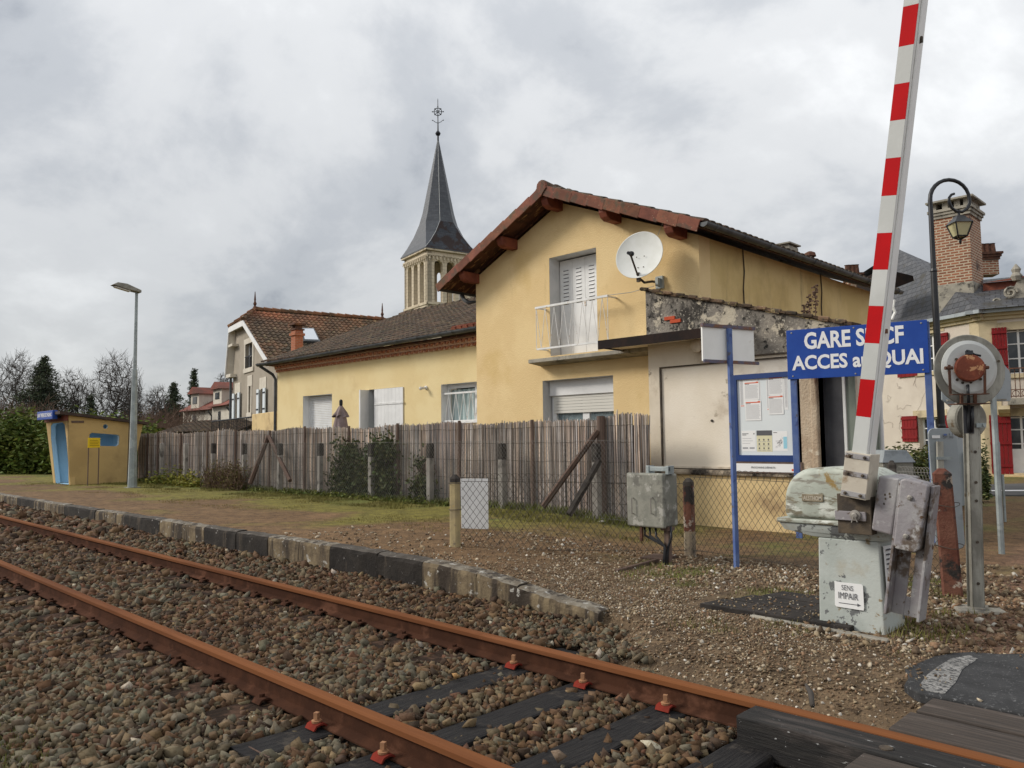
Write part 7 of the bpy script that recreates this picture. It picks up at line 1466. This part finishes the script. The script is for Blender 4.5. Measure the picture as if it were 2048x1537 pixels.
poster(870, 945, 985, 1115, 'white sheet of small columns behind the left timetables', 'back', 0); poster(895, 965, 978, 1075, 'upper left timetable with orange heading', 'table', 1); poster(902, 1078, 990, 1195, 'lower left timetable with orange heading', 'table', 2)
poster(1025, 940, 1142, 1135, 'white sheet of small columns behind the right timetables', 'back', 0); poster(1035, 935, 1116, 1048, 'upper right timetable with orange heading', 'table', 1); poster(1036, 1046, 1120, 1160, 'lower right timetable with orange heading', 'table', 2)
poster(880, 1252, 958, 1372, 'plain white leaflet at bottom left of the notice board', 'text', 0); poster(968, 1250, 1053, 1374, 'cream leaflet with black heading at bottom centre of the notice board', 'cream', 0); poster(1062, 1255, 1142, 1370, 'white map with pale blue sea at bottom right of the notice board', 'map', 0)

# ================================================================ sign back on a blue pole
p1 = Vector((-4.29, 7.69, 0)); eS = (AX * math.cos(R(62)) + RT * math.sin(R(62))).normalized(); nS = Vector((eS.y, -eS.x, 0)); nS = nS if nS.dot(AX) < 0 else -nS
PB = thing('sign_post', p1, 'back of a white sign with rusty edges on a faded blue pole', 'sign'); d1 = -(np.array([p1.x, p1.y, 0]) @ RW)[2] ; zt_ = PD(1461, 656, 8.46).z
mb = MB(); e_ = eS; mb.ob(p1 - eS * .027 - UP * .1 + nS * .0, eS * .054, nS * .04, UP * (zt_ + .1)); mb.build('pole', M['polebl'], PB, bevel=.006)
pp = p1 - nS * .03; q = [PL(u, v, pp, nS) for u, v in ((1405, 722), (1508, 727), (1509, 662), (1405, 652))]; zb_, zt2 = (q[0].z + q[1].z) / 2, (q[2].z + q[3].z) / 2; L0, L1 = (q[0] - p1).dot(eS), (q[1] - p1).dot(eS)
mb = MB(); mb.ob(p1 + eS * L0 + UP * zb_ - nS * .02, eS * (L1 - L0), nS * -.02, UP * (zt2 - zb_)); PNL = mb.build('panel', M['signback'], PB)
mb = MB(); mb.ob(p1 + eS * (L0 - .01) + UP * (zt2 - .005) - nS * .035, eS * (L1 - L0 + .02), nS * .034, UP * .035); mb.ob(p1 + eS * (L0 - .0) + UP * (zb_ - .02) - nS * .019, eS * (L1 - L0 + .05), nS * .018, UP * .035); mb.build('edge_bar', M['rustbar'], PNL)
# ================================================================ station access sign
tl, tr, bl_, br_ = PD(1573, 662, 10.85), PD(1855, 638, 9.95), PD(1575, 760, 10.85), PD(1858, 746, 9.95); zt_, zb_ = (tl.z + tr.z) / 2, (bl_.z + br_.z) / 2
A_ = Vector(((tl.x + bl_.x) / 2, (tl.y + bl_.y) / 2, 0)); B_ = Vector(((tr.x + br_.x) / 2, (tr.y + br_.y) / 2, 0)); uS = (B_ - A_); wS = uS.length; uS.normalize(); nG = Vector((uS.y, -uS.x, 0)); nG = nG if nG.dot(AX) < 0 else -nG
SG = thing('station_sign', A_, 'blue station access sign with white lettering on two blue poles', 'sign')
mb = MB(); mb.ob(A_ + UP * zb_, uS * wS, nG * -.018, UP * (zt_ - zb_)); SGp = mb.build('sign_panel', M['blue'], SG, bevel=.003)
sp_ = lambda u, v: PL(u, v, A_, nG); hh = zt_ - zb_
def sline(s, u0, u1, v0, v1, um):
    a, b = sp_(u0, v0), sp_(u1, v1); w = (b - a).dot(uS); text(s, SG, M['letter'], Vector((a.x, a.y, (a.z))), uS, UP, w, sp_(um, v1 if False else v0).z * 0 + LH_, bold=.016)
LH_ = hh * .345
def place(s, u0, u1, frac):
    a, b = sp_(u0, 700), sp_(u1, 700); text(s, SG, M['letter'], Vector((a.x, a.y, zb_ + hh * frac)), uS, UP, (Vector((b.x, b.y, 0)) - Vector((a.x, a.y, 0))).dot(uS), LH_, bold=.03)
place('GARE SNCF', 1609, 1809, .585); place('ACCES au QUAI', 1583, 1846, .125)
for s_a, s_z in ((.04, .06), (.96, .06), (.04, .94), (.96, .94), (.5, .05), (.5, .95)): mb = MB(); mb.lathe([(.012, 0), (.011, .005), (.004, .007)], A_ + uS * wS * s_a + UP * (zb_ + hh * s_z), nG, 8); mb.build('rivet', M['steelbolt'], SGp)
for u, v in ((1591, 900), (1860, 830)):
    o = sp_(u, v); o.z = 0; mb = MB(); mb.ob(o - nG * .08 - uS * .04 - UP * .1, uS * .08, nG * .06, UP * (zt_ + .08)); mb.build('pole', M['polebl'], SG, bevel=.006)

# ================================================================ crossing barrier
BYp = 5.79; BRR = thing('crossing_barrier', (-2.32, 6.0, 0), 'raised red and white level crossing barrier on its grey machine', 'barrier')
mb = MB(); b4 = [(-2.555, 5.785), (-2.085, 5.785), (-2.085, 6.20), (-2.555, 6.20)]; t4 = [(-2.545, 5.80), (-2.105, 5.80), (-2.105, 6.18), (-2.545, 6.18)]
mb.add([(x, y, -.05) for x, y in b4] + [(x, y, .64) for x, y in t4], [(0, 1, 2, 3), (4, 5, 6, 7), (0, 1, 5, 4), (1, 2, 6, 5), (2, 3, 7, 6), (3, 0, 4, 7)]); PED = mb.build('pedestal', M['pedestal'], BRR, bevel=.012, seg=3)
pf = lambda u, v: PY(u, v, 5.795)
a, b = pf(1672, 1213), pf(1728, 1169); yq = 5.778
mb = MB(); mb.prism([(a.x, yq, a.z + .012), (a.x + .01, yq, a.z + .003), (b.x - .004, yq, a.z), (b.x, yq, a.z + .02), (b.x - .002, yq, b.z - .01), (b.x - .012, yq, b.z), (a.x + .06, yq, b.z - .002), (a.x + .003, yq, b.z)], (0, .004, 0)); LB = mb.build('label', M['paper'], PED)
w_ = b.x - a.x; h_ = b.z - a.z
text('SENS', LB, M['ink'], (a.x + w_ * .26, yq, a.z + h_ * .70), (1, 0, 0), (0, 0, 1), w_ * .40, h_ * .20, bold=0); text('IMPAIR', LB, M['ink'], (a.x + w_ * .14, yq, a.z + h_ * .36), (1, 0, 0), (0, 0, 1), w_ * .68, h_ * .25, bold=0)
mb = MB(); mb.bb(a.x + w_ * .14, a.x + w_ * .8, yq - .002, yq, a.z + h_ * .17, a.z + h_ * .195); mb.prism([(a.x + w_ * .78, yq - .002, a.z + h_ * .12), (a.x + w_ * .90, yq - .002, a.z + h_ * .182), (a.x + w_ * .78, yq - .002, a.z + h_ * .245)], (0, .0015, 0)); mb.build('arrow', M['ink'], LB)
mb = MB(); mb.prism([(-2.078, 5.83, .36 - .1), (-2.078, 6.06, .30 - .05), (-2.09, 6.06, .60), (-2.09, 5.83, .61)], (.004, 0, 0)); SPt = mb.build('instruction_plate', M['paper'], PED)
mb = MB()
for k in range(9): z = .575 - k * .033; mb.ob((-2.0815 + .0 , 5.86, z), (0, .05 + .09 * random.random(), 0), (.0015, 0, 0), (0, 0, .009)); mb.ob((-2.072, 5.86, z), (0, .06 + .08 * random.random(), 0), (.001, 0, 0), (0, 0, .009))
mb.build('plate_text', M['ink'], SPt)
# tray and hood
mb = MB(); mb.add([(-2.83, 5.76, .735), (-1.96, 5.76, .735), (-1.96, 6.26, .735), (-2.83, 6.26, .735), (-2.80, 5.78, .685), (-2.02, 5.78, .66), (-2.02, 6.24, .66), (-2.80, 6.24, .685), (-2.57, 5.80, .641), (-2.08, 5.80, .641), (-2.08, 6.22, .641), (-2.57, 6.22, .641)], [(0, 1, 2, 3), (0, 1, 5, 4), (1, 2, 6, 5), (2, 3, 7, 6), (3, 0, 4, 7), (4, 5, 9, 8), (5, 6, 10, 9), (6, 7, 11, 10), (7, 4, 8, 11), (8, 9, 10, 11)]); mb.build('tray', M['pedestal'], BRR, bevel=.006)
prof = [(-2.80, .772)] + [(-2.80 + .24 - math.cos(t) * .235, .90 + math.sin(t) * .255) for t in [math.pi / 2 * k / 8 for k in range(9)]] + [(-2.35, 1.165), (-2.18, 1.15), (-2.04, 1.08), (-1.96, .96), (-1.95, .772)]
mb = MB(); mb.prism([(x, 5.78, z) for x, z in prof], (0, .46, 0)); HD = mb.build('hood', M['hood'], BRR, bevel=.045, seg=4, smooth=True)
mb = MB(); mb.bb(-2.845, -1.95, 5.745, 6.275, .737, .772); mb.build('hood_flange', M['hood'], HD, bevel=.012, seg=3)
a, b = PY(1604, 1003, 5.775), PY(1646, 990, 5.775); mb = MB(); mb.bb(a.x, b.x, 5.772, 5.785, a.z, b.z); NP = mb.build('name_plate', M['plate'], HD, bevel=.004); text('ALSTHOM', NP, M['bracket'], (a.x + .012, 5.772, a.z + .012), (1, 0, 0), (0, 0, 1), b.x - a.x - .024, b.z - a.z - .024, lift=.001, bold=.01)
# boom and its holder: lean of the arm
yb0 = 5.60
A0, A1 = PY(1703, 905, yb0), PY(1807, 0, yb0); ax_ = (Vector((A1.x, 0, A1.z)) - Vector((A0.x, 0, A0.z))).normalized(); px_ = Vector((ax_.z, 0, -ax_.x)); O = Vector((A0.x, yb0, A0.z)); bw = .112; bd = .15
segs = []; zedge = [PY(1703 + (905 - v) * .115, v, yb0).z for v in (905, 832, 758, 686, 612, 540, 467, 393, 318, 243, 170, 95, 15)]
ts = [(z - O.z) / ax_.z for z in zedge]; st = (ts[-1] - ts[0]) / 12; ts += [ts[-1] + st * k for k in range(1, 5)]
mb = MB(); mb.ob(O - ax_ * .2, px_ * bw, Vector((0, bd, 0)), ax_ * (ts[-1] + .2)); BMo = mb.build('boom', M['boomside'], BRR, bevel=.008)
ts = [-.15] + ts
for i in range(len(ts) - 1):
    mb = MB(); mb.ob(O + ax_ * ts[i] + px_ * .004 + Vector((0, -.0035, 0)), px_ * (bw - .012), Vector((0, .003, 0)), ax_ * (ts[i + 1] - ts[i] - .0005)); j = i % 2 == 0 and i > 0; mb.build('red_band' if j else 'white_band', M['red' if j else 'boomwhite'], BMo)
mb = MB(); mb.ob(O - ax_ * .2 + px_ * (bw + .0005) + Vector((0, .018, 0)), px_ * .012, Vector((0, .022, 0)), ax_ * (ts[-1] + .2)); mb.build('boom_rib', M['boomside'], BMo, bevel=.003)
q = O + ax_ * (PY(1772, 657, yb0).z - O.z) / ax_.z + px_ * bw; mb = MB(); mb.box(q + Vector((.01, .03, 0)), (.03, .02, .03)); mb.build('boom_fitting', M['rust'], BMo)
q = O + ax_ * (PY(1836, 70, yb0).z - O.z) / ax_.z + px_ * bw; mb = MB(); mb.box(q + Vector((.012, .05, 0)), (.03, .02, .04)); mb.build('boom_fitting', M['grime'], BMo)
hb = O - ax_ * .315 - px_ * .035 + Vector((0, -.022, 0)); HW = .175; HL = .32
mb = MB(); mb.ob(hb, px_ * HW, Vector((0, .018, 0)), ax_ * HL); mb.ob(hb + px_ * (HW - .02) + Vector((0, .0185, 0)), px_ * .02, Vector((0, .16, 0)), ax_ * HL); mb.ob(hb + Vector((0, .0185, 0)), px_ * .02, Vector((0, .16, 0)), ax_ * HL); HLD = mb.build('boom_holder', M['bracket'], BRR, bevel=.004)
mb = MB()
for f in (.03, .47, .86): mb.ob(hb + ax_ * HL * f + px_ * .004 + Vector((0, -.006, 0)), px_ * (HW - .008), Vector((0, .005, 0)), ax_ * .035)
mb.build('clamp_strap', M['mechgrey'], HLD, bevel=.002); mb = MB()
for f in (.03, .47, .86):
    for g in (.2, .8): mb.lathe([(.012, 0), (.012, .008), (.007, .01), (.007, .018)], hb + ax_ * (HL * f + .017) + px_ * HW * g + Vector((0, -.0065, 0)), (0, -1, 0), 6)
mb.build('bolt', M['grime'], HLD)
# mechanism between the hood and the counterweights
mb = MB(); mb.bb(-2.335, -2.10, 5.66, 5.76, .70, .98); mb.build('crank_plate', M['grime'], BRR, bevel=.004)
mb = MB(); mb.bb(-2.345, -2.13, 5.640, 5.659, .795, .86); mb.build('crank_arm', M['mechgrey'], BRR, bevel=.003)
c = PY(1711, 1031, 5.64); mb = MB(); mb.lathe([(.038, 0), (.038, .01), (.02, .012), (.02, .028), (.012, .03)], (c.x, 5.64, c.z), (0, -1, 0), 14); mb.tube([(c.x - .02, 5.615, c.z - .05), (c.x, 5.612, c.z), (c.x + .02, 5.615, c.z - .045)], .005, 5); mb.build('pivot_bolt', M['steelbolt'], BRR)
yc = 5.66; hp_ = lambda u, v, y=yc: (lambda p: (p.x, p.z))(PY(u, v, y))
pl = [hp_(*w) for w in ((1757, 952), (1800, 958), (1783, 1072), (1742, 1060))]; mb = MB(); mb.prism([(x, yc, z) for x, z in pl], (0, .42, 0)); mb.build('side_casting', M['mechgrey'], BRR, bevel=.012)
mb = MB()
for u, v in ((1770, 990), (1771, 998), (1768, 1008), (1779, 988), (1780, 994)): p = PY(u, v, yc - .001); mb.box((p.x, yc - .001, p.z), (.010, .003, .014))
mb.build('slot_holes', M['grime'], BRR)
yw = 5.62; arm = [hp_(*w, yw) for w in ((1798, 962), (1868, 974), (1838, 1246), (1766, 1228))]; mb = MB()
# slotted channel arm: two flanges and a web with a slot
A_l, A_r, B_r, B_l = [Vector((x, yw, z)) for x, z in arm]; sl0, sl1 = .46, .86
def lerp4(s, t): return A_l.lerp(A_r, s).lerp(B_l.lerp(B_r, s), t)
def strip(s0, s1, t0, t1, y0, th): mb.prism([lerp4(s0, t0) + Vector((0, y0, 0)), lerp4(s1, t0) + Vector((0, y0, 0)), lerp4(s1, t1) + Vector((0, y0, 0)), lerp4(s0, t1) + Vector((0, y0, 0))], (0, th, 0))
strip(0.08, .43, 0, 1, .10, .02); strip(.57, .92, 0, 1, .10, .02); strip(.431, .569, 0, sl0, .1005, .019); strip(.431, .569, sl1, 1, .1005, .019); strip(0, .078, 0, 1, 0, .14); strip(.922, 1, 0, 1, 0, .14); mb.build('counterweight_arm', M['mechgrey'], BRR, bevel=.003)
cwp = [hp_(*w, yw - .05) for w in ((1800, 960), (1810, 957), (1845, 966), (1857, 972), (1838, 1100), (1828, 1107), (1790, 1098), (1786, 1090))]; mb = MB(); mb.prism([(x, yw - .05, z) for x, z in cwp], (0, .148, 0)); CW_ = mb.build('counterweight', M['mechgrey'], BRR, bevel=.012, seg=3)
for u, v in ((1820, 996), (1812, 1073)): mb = MB(); p = PY(u, v, yw - .05); mb.lathe([(.018, 0), (.018, .010), (.010, .012), (.010, .02)], (p.x, yw - .05, p.z), (0, -1, 0), 8); mb.build('bolt', M['steelbolt'], CW_)

# ================================================================ crossing light seen from behind
sp = PZ(1950, 1222, 0.0); sp = Vector((sp.x, sp.y, 0)); dS = -(np.array([sp.x, sp.y, -CAM_H]) @ RW)[2]; kS = dS / FPX
CL = thing('crossing_light', sp, 'back of a round level crossing light on a galvanised channel post', 'crossing light')
eD = RT.copy(); nD = -AX
P_ = lambda x, y, off=0.0: PL(1840 + x / 4.27, 640 + y / 4.27, sp + nD * off, AX)
ztp = P_(420, 730).z; tp = P_(430, 730); tp = Vector((tp.x, tp.y, ztp)); sp = sp + eD * .03; tp = tp + eD * .03; L = tp - sp; w2 = .047
mb = MB()
for o, s in ((-w2, 1), (w2 - .006, 1)): mb.ob(sp + eD * o - nD * .045 - UP * .1, eD * .006, nD * .045, L + UP * .1)
mb.ob(sp - eD * .030 - nD * .001 - UP * .1, eD * .06, nD * -.006, L + UP * .1); mb.ob(sp - eD * w2 - nD * .045 - UP * .1, eD * -.018, nD * -.006, L + UP * .1); mb.ob(sp + eD * w2 - nD * .045 - UP * .1, eD * .018, nD * -.006, L + UP * .1)
mb.prism([sp - eD * w2 - UP * .1, sp - eD * .031 - UP * .1, sp - eD * .031 - UP * .1 - nD * .007, sp - eD * w2 - UP * .1 - nD * .007], L + UP * .1); mb.prism([sp + eD * .031 - UP * .1, sp + eD * w2 - UP * .1, sp + eD * w2 - UP * .1 - nD * .007, sp + eD * .031 - UP * .1 - nD * .007], L + UP * .1)
PST = mb.build('post', M['galvdark'], CL)
mb = MB()
for f in (.13, .33, .53, .62, .77): c = sp + L * f; mb.lathe([(.012, 0), (.011, .008)], c, nD, 8)
mb.build('bolt', M['grime'], PST)
mb = MB(); mb.ob(P_(372, 972, .004), eD * .085, nD * .004, (L.normalized() * (ztp - P_(345, 972).z))); mb.build('cable_slot', M['doordark'], PST)
dcn = P_(424, 430, .03); dz = (nD + UP * .02).normalized()
mb = MB(); ro = 312 / 4.27 * kS; ri = 240 / 4.27 * kS
mb.lathe([(ri - .02, 0), (ro - .006, 0), (ro, -.006), (ro - .006, -.016), (.01, -.02)], dcn, dz, 48); DK = mb.build('target_board', M['galvdark'], CL, smooth=False)
mb = MB(); mb.lathe([(.005, .028), (ri - .03, .026), (ri, .010), (ri, -.004)], P_(416, 412, .034), dz, 48); LP2 = mb.build('lamp_casing', M['boomwhite'], CL, smooth=False)
cpc = P_(412, 418, .06); rc = 118 / 4.27 * kS; cz2 = (nD + eD * -.30 + UP * .05).normalized(); mb = MB(); mb.lathe([(rc, -.03), (rc, .05), (rc * .97, .062), (rc * .9, .066), (.004, .068)], cpc, cz2, 32); CPo = mb.build('lamp_back', M['copper'], LP2, smooth=False)
mb = MB(); q = cpc + cz2 * .05 + UP * rc * .98; mb.tube([q - eD * .02 + UP * .03, q + UP * .028, q + eD * .04, q + eD * .09 - UP * .012], .009, 5); mb.box(q + UP * .015, (.05, .03, .03)); mb.build('latch', M['iron'], CPo)
mb = MB()
for x_, y_ in ((308, 338), (315, 512), (516, 508), (362, 538), (432, 534), (668, 355)): mb.lathe([(.011, 0), (.011, .008)], P_(x_, y_, .062), dz, 8)
mb.build('bolt', M['grime'], LP2)
mb = MB(); o_ = .10
pts = lambda l: [P_(x_, y_, o_) for x_, y_ in l]
for l in (((247, 385), (258, 632)), ((550, 380), (553, 634))): a, b = pts(l); mb.ob(b - eD * .010, eD * .02, nD * .006, a - b)
a, b = pts(((250, 640), (562, 634))); mb.ob(a - UP * .005, b - a, nD * .05, UP * .008)
for x_, y_ in ((245, 412), (552, 408)): mb.lathe([(.014, -.03), (.014, .03)], P_(x_, y_, o_), eD, 8)
mb.build('fork_bracket', M['rust'], CL)
mb = MB()
for x_ in (348, 464): a = P_(x_, 716, .05); b = P_(x_, 630, .05); mb.ob(a - eD * .010, eD * .020, nD * .02, b - a)
a, b = P_(268, 722, .0), P_(555, 718, .0); mb.ob(a - UP * .004 - nD * .05, b - a, nD * .13, UP * .008); mb.build('head_plate', M['rust'], CL)
mb = MB(); mb.tube([P_(408, 556, .08), P_(410, 620, .10), P_(416, 700, .06), P_(420, 780, .02), P_(414, 870, .015), P_(420, 960, .012)], .012, 7); mb.tube([P_(440, 740, .03), P_(448, 850, .018), P_(440, 960, .014)], .014, 7); mb.build('cable', M['black'], CL, smooth=True)
c2 = P_(443, 850, -.14); r2 = 166 / 4.27 * kS; mb = MB(); mb.lathe([(.01, 0), (r2 * .92, 0), (r2, -.012), (r2, -.10), (r2 * .9, -.11), (.01, -.11)], c2, (nD * .96 + eD * .2).normalized(), 36); mb.build('lower_lamp', M['galvdark'], CL)
mb = MB(); a = P_(480, 920, .01); mb.ob(a, eD * (84 / 4.27 * kS), nD * .006, UP * (38 / 4.27 * kS)); mb.lathe([(.013, .006), (.013, .016)], P_(540, 900, .01), nD, 8); mb.build('number_tag', M['galv'], CL)
mb = MB(); mb.box((sp.x, sp.y, -.0), (.34, .26, .05), Matrix.Rotation(.5, 3, 'Z')); mb.build('footing', M['concrete'], CL, bevel=.02)
# ---------------------------------------------------------------- signs behind it
def plate(name, outline, d, m, label, cat, th=.02, leg=None, extra=None, grp=None):
    o = at((min(p[0] for p in outline) + max(p[0] for p in outline)) / 2, d); t = thing(name, o, label, cat, grp); mb = MB(); mb.prism([PL(u, v, o, AX) for u, v in outline], AX * th); p = mb.build('plate', M[m], t, bevel=.004)
    if leg: u, w, vt = leg; mb = MB(); q = at(u, d) - AX * .03; mb.tube([q - UP * .1, Vector((q.x, q.y, PL(u, vt, o, AX).z))], w, 8); mb.build('leg', M['galv'], t)
    return t, p, o
def rr(u0, v0, u1, v1, r, tilt=0):
    pts = []
    for cx, cy, a0 in ((u1 - r, v0 + r, -90), (u1 - r, v1 - r, 0), (u0 + r, v1 - r, 90), (u0 + r, v0 + r, 180)):
        for k in range(5): a = R(a0 + 22.5 * k); pts.append((cx + math.cos(a) * r + tilt * (cy + math.sin(a) * r - v0), cy + math.sin(a) * r))
    return pts
t, p, o = plate('road_sign', rr(1856, 857, 1913, 1098, 12, .075), 7.55, 'signgrey', 'back of a tall narrow grey road panel leaning behind the rust red post', 'sign')
pq = lambda x, y: PL(1840 + x / 4.27, 640 + y / 4.27, o - AX * .012, AX)
mb = MB(); a, b = pq(140, 1300), pq(195, 1040); mb.ob(pq(142, 1290), RT * .055, -AX * .03, pq(136, 1040) - pq(142, 1290)); mb.build('mounting_rail', M['galvdark'], p); mb = MB(); a = pq(122, 1195); mb.ob(a - AX * .032, RT * (135 / 4.27 * 7.55 / FPX), -AX * .01, UP * .028); mb.build('clamp', M['galv'], p)
mb = MB(); a = pq(104, 1012); mb.ob(a, RT * .075, -AX * .002, UP * .028); mb.build('sticker', M['paper'], p); mb = MB(); a = pq(202, 990); mb.ob(a, RT * .03, -AX * .002, UP * .018); mb.build('blue_logo', M['polebl'], p)
text('SP 98', p, M['ink'], pq(196, 1014), RT, UP, .098, .024, bold=.005); text('11', p, M['ink'], pq(246, 988), RT, UP, .035, .022, bold=.005)
mb = MB(); q = at(1890, 7.6); mb.tube([Vector((q.x, q.y, -.1)), Vector((q.x, q.y, .9))], .025, 8); mb.build('leg', M['galv'], t)
t, p, o = plate('road_sign', rr(1914, 868, 1926, 1012, 3, .03), 8.2, 'signgrey', 'edge-on grey panel squeezed between the leaning panel and the light post', 'sign', leg=(1921, .02, 905))
t, p, o = plate('road_sign', [(1882, 700), (1900, 690), (2004, 724), (2019, 742), (2022, 752), (2022, 800), (2019, 803), (1915, 803), (1903, 816), (1884, 800)], 9.2, 'signgrey', 'back of a large pale grey road sign behind the round crossing light', 'sign', leg=(1983, .034, 720))
mb = MB(); a = PL(1893, 803, o - AX * .03, AX); mb.ob(a, RT * (118 * 9.2 / FPX), -AX * .02, UP * .02); mb.build('mounting_rail', M['galvdark'], p)
t, p, o = plate('road_sign', rr(1986, 883, 2000, 974, 4, .04), 12.5, 'signgrey', 'small edge-on grey panel beside the lower red shutter', 'sign', leg=(1994, .02, 950))
# grey kiosk box with a pitched lid
KD = 10.2; o = at(1757, KD); KS = thing('utility_cabinet', o, 'grey utility cabinet with a shallow pitched lid behind the barrier hood', 'cabinet'); wK = 66 / FPX * KD; zk = PD(1790, 925, KD).z; zk2 = PD(1790, 901, KD).z
mb = MB(); mb.ob(o + RT * .02, RT * (wK - .04), AX * .4, UP * zk); mb.build('cabinet_body', M['relay'], KS); mb = MB(); mb.prism([o + UP * zk - AX * .03, o + RT * wK + UP * zk - AX * .03, o + RT * (wK - .1) + UP * zk2 - AX * .0, o + RT * .05 + UP * zk2 - AX * .0], AX * .46); mb.build('cabinet_lid', M['signgrey'], KS)
q = at(1777, 8.9); cpost(q, .10, 922, 1777, 'concpost', 'blacktop', 'small dark topped concrete post behind the barrier hood')
# ================================================================ ornate street lamp on the right
LD_ = 12.5; lo = at(1880, LD_); SLp = thing('street_lamp', lo, 'ornate black street lamp with a scrolled arm and glass lantern', 'street lamp'); pl_ = lambda u, v: PL(u, v, lo, AX)
zt_ = pl_(1858, 400).z; mb = MB(); mb.lathe([(.10, 0), (.10, .3), (.075, .35), (.065, 1.5), (.07, 1.52), (.058, 1.56), (.048, zt_ - 1.2), (.055, zt_ - 1.18), (.042, zt_ - 1.14), (.036, zt_)], lo, (0, 0, 1), 12); mb.build('pole', M['black'], SLp)
q0 = Vector((lo.x, lo.y, zt_)); K_ = LD_ / FPX; cen = q0 + RT * (40 * K_); pts = [q0 - UP * .1]
for k in range(13): t = math.pi - math.pi * k / 12; pts.append(cen + RT * math.cos(t) * 40 * K_ + UP * math.sin(t) * 41 * K_)
for dx_, dy_ in ((79.5, -10), (74, -20), (64, -26), (52, -25), (43, -17), (38.5, -6), (39, 4), (44, 10), (50, 12)): pts.append(q0 + RT * dx_ * K_ + UP * dy_ * K_)
mb = MB(); mb.tube(pts, [.036 - .016 * i / len(pts) for i in range(len(pts))], 10); mb.build('scroll_arm', M['black'], SLp, smooth=True)
lc = q0 + RT * 57 * K_; zl_ = lambda v: pl_(1915, v).z; LT = None; mb = MB(); s4 = lambda r, z: [Vector((lc.x, lc.y, z)) + RT * a * r + AX * b * r for a, b in ((-1, -1), (1, -1), (1, 1), (-1, 1))]
ra_, rb2, rm = 17 * K_, 9.5 * K_, 9 * K_
mb.add(s4(ra_ * .93, zl_(448)) + s4(rb2 * .93, zl_(474)), [(0, 1, 5, 4), (1, 2, 6, 5), (2, 3, 7, 6), (3, 0, 4, 7), (4, 5, 6, 7)]); LN = mb.build('lantern_glass', M['lampglass'], SLp)
mb = MB(); mb.add(s4(ra_ * 1.12, zl_(448)) + s4(rm * 1.05, zl_(437)) + s4(rm * .8, zl_(433)), [(0, 1, 5, 4), (1, 2, 6, 5), (2, 3, 7, 6), (3, 0, 4, 7), (4, 5, 9, 8), (5, 6, 10, 9), (6, 7, 11, 10), (7, 4, 8, 11), (8, 9, 10, 11), (0, 1, 2, 3)])
for a, b in zip(s4(ra_, zl_(448)), s4(rb2, zl_(474))): mb.tube([a, b], .012, 5)
mb.tube([Vector((lc.x, lc.y, zl_(434))), Vector((lc.x, lc.y, zl_(420)))], .02, 8); b4_ = s4(rb2, zl_(474))
for i in range(4): mb.tube([b4_[i], b4_[(i + 1) % 4]], .014, 5); mb.tube([b4_[i], Vector((lc.x, lc.y, zl_(481)))], .010, 5)
mb.lathe([(.005, -.07), (.025, -.02), (.012, .02)], (lc.x, lc.y, zl_(481)), (0, 0, 1), 8); mb.build('lantern_frame', M['black'], SLp)
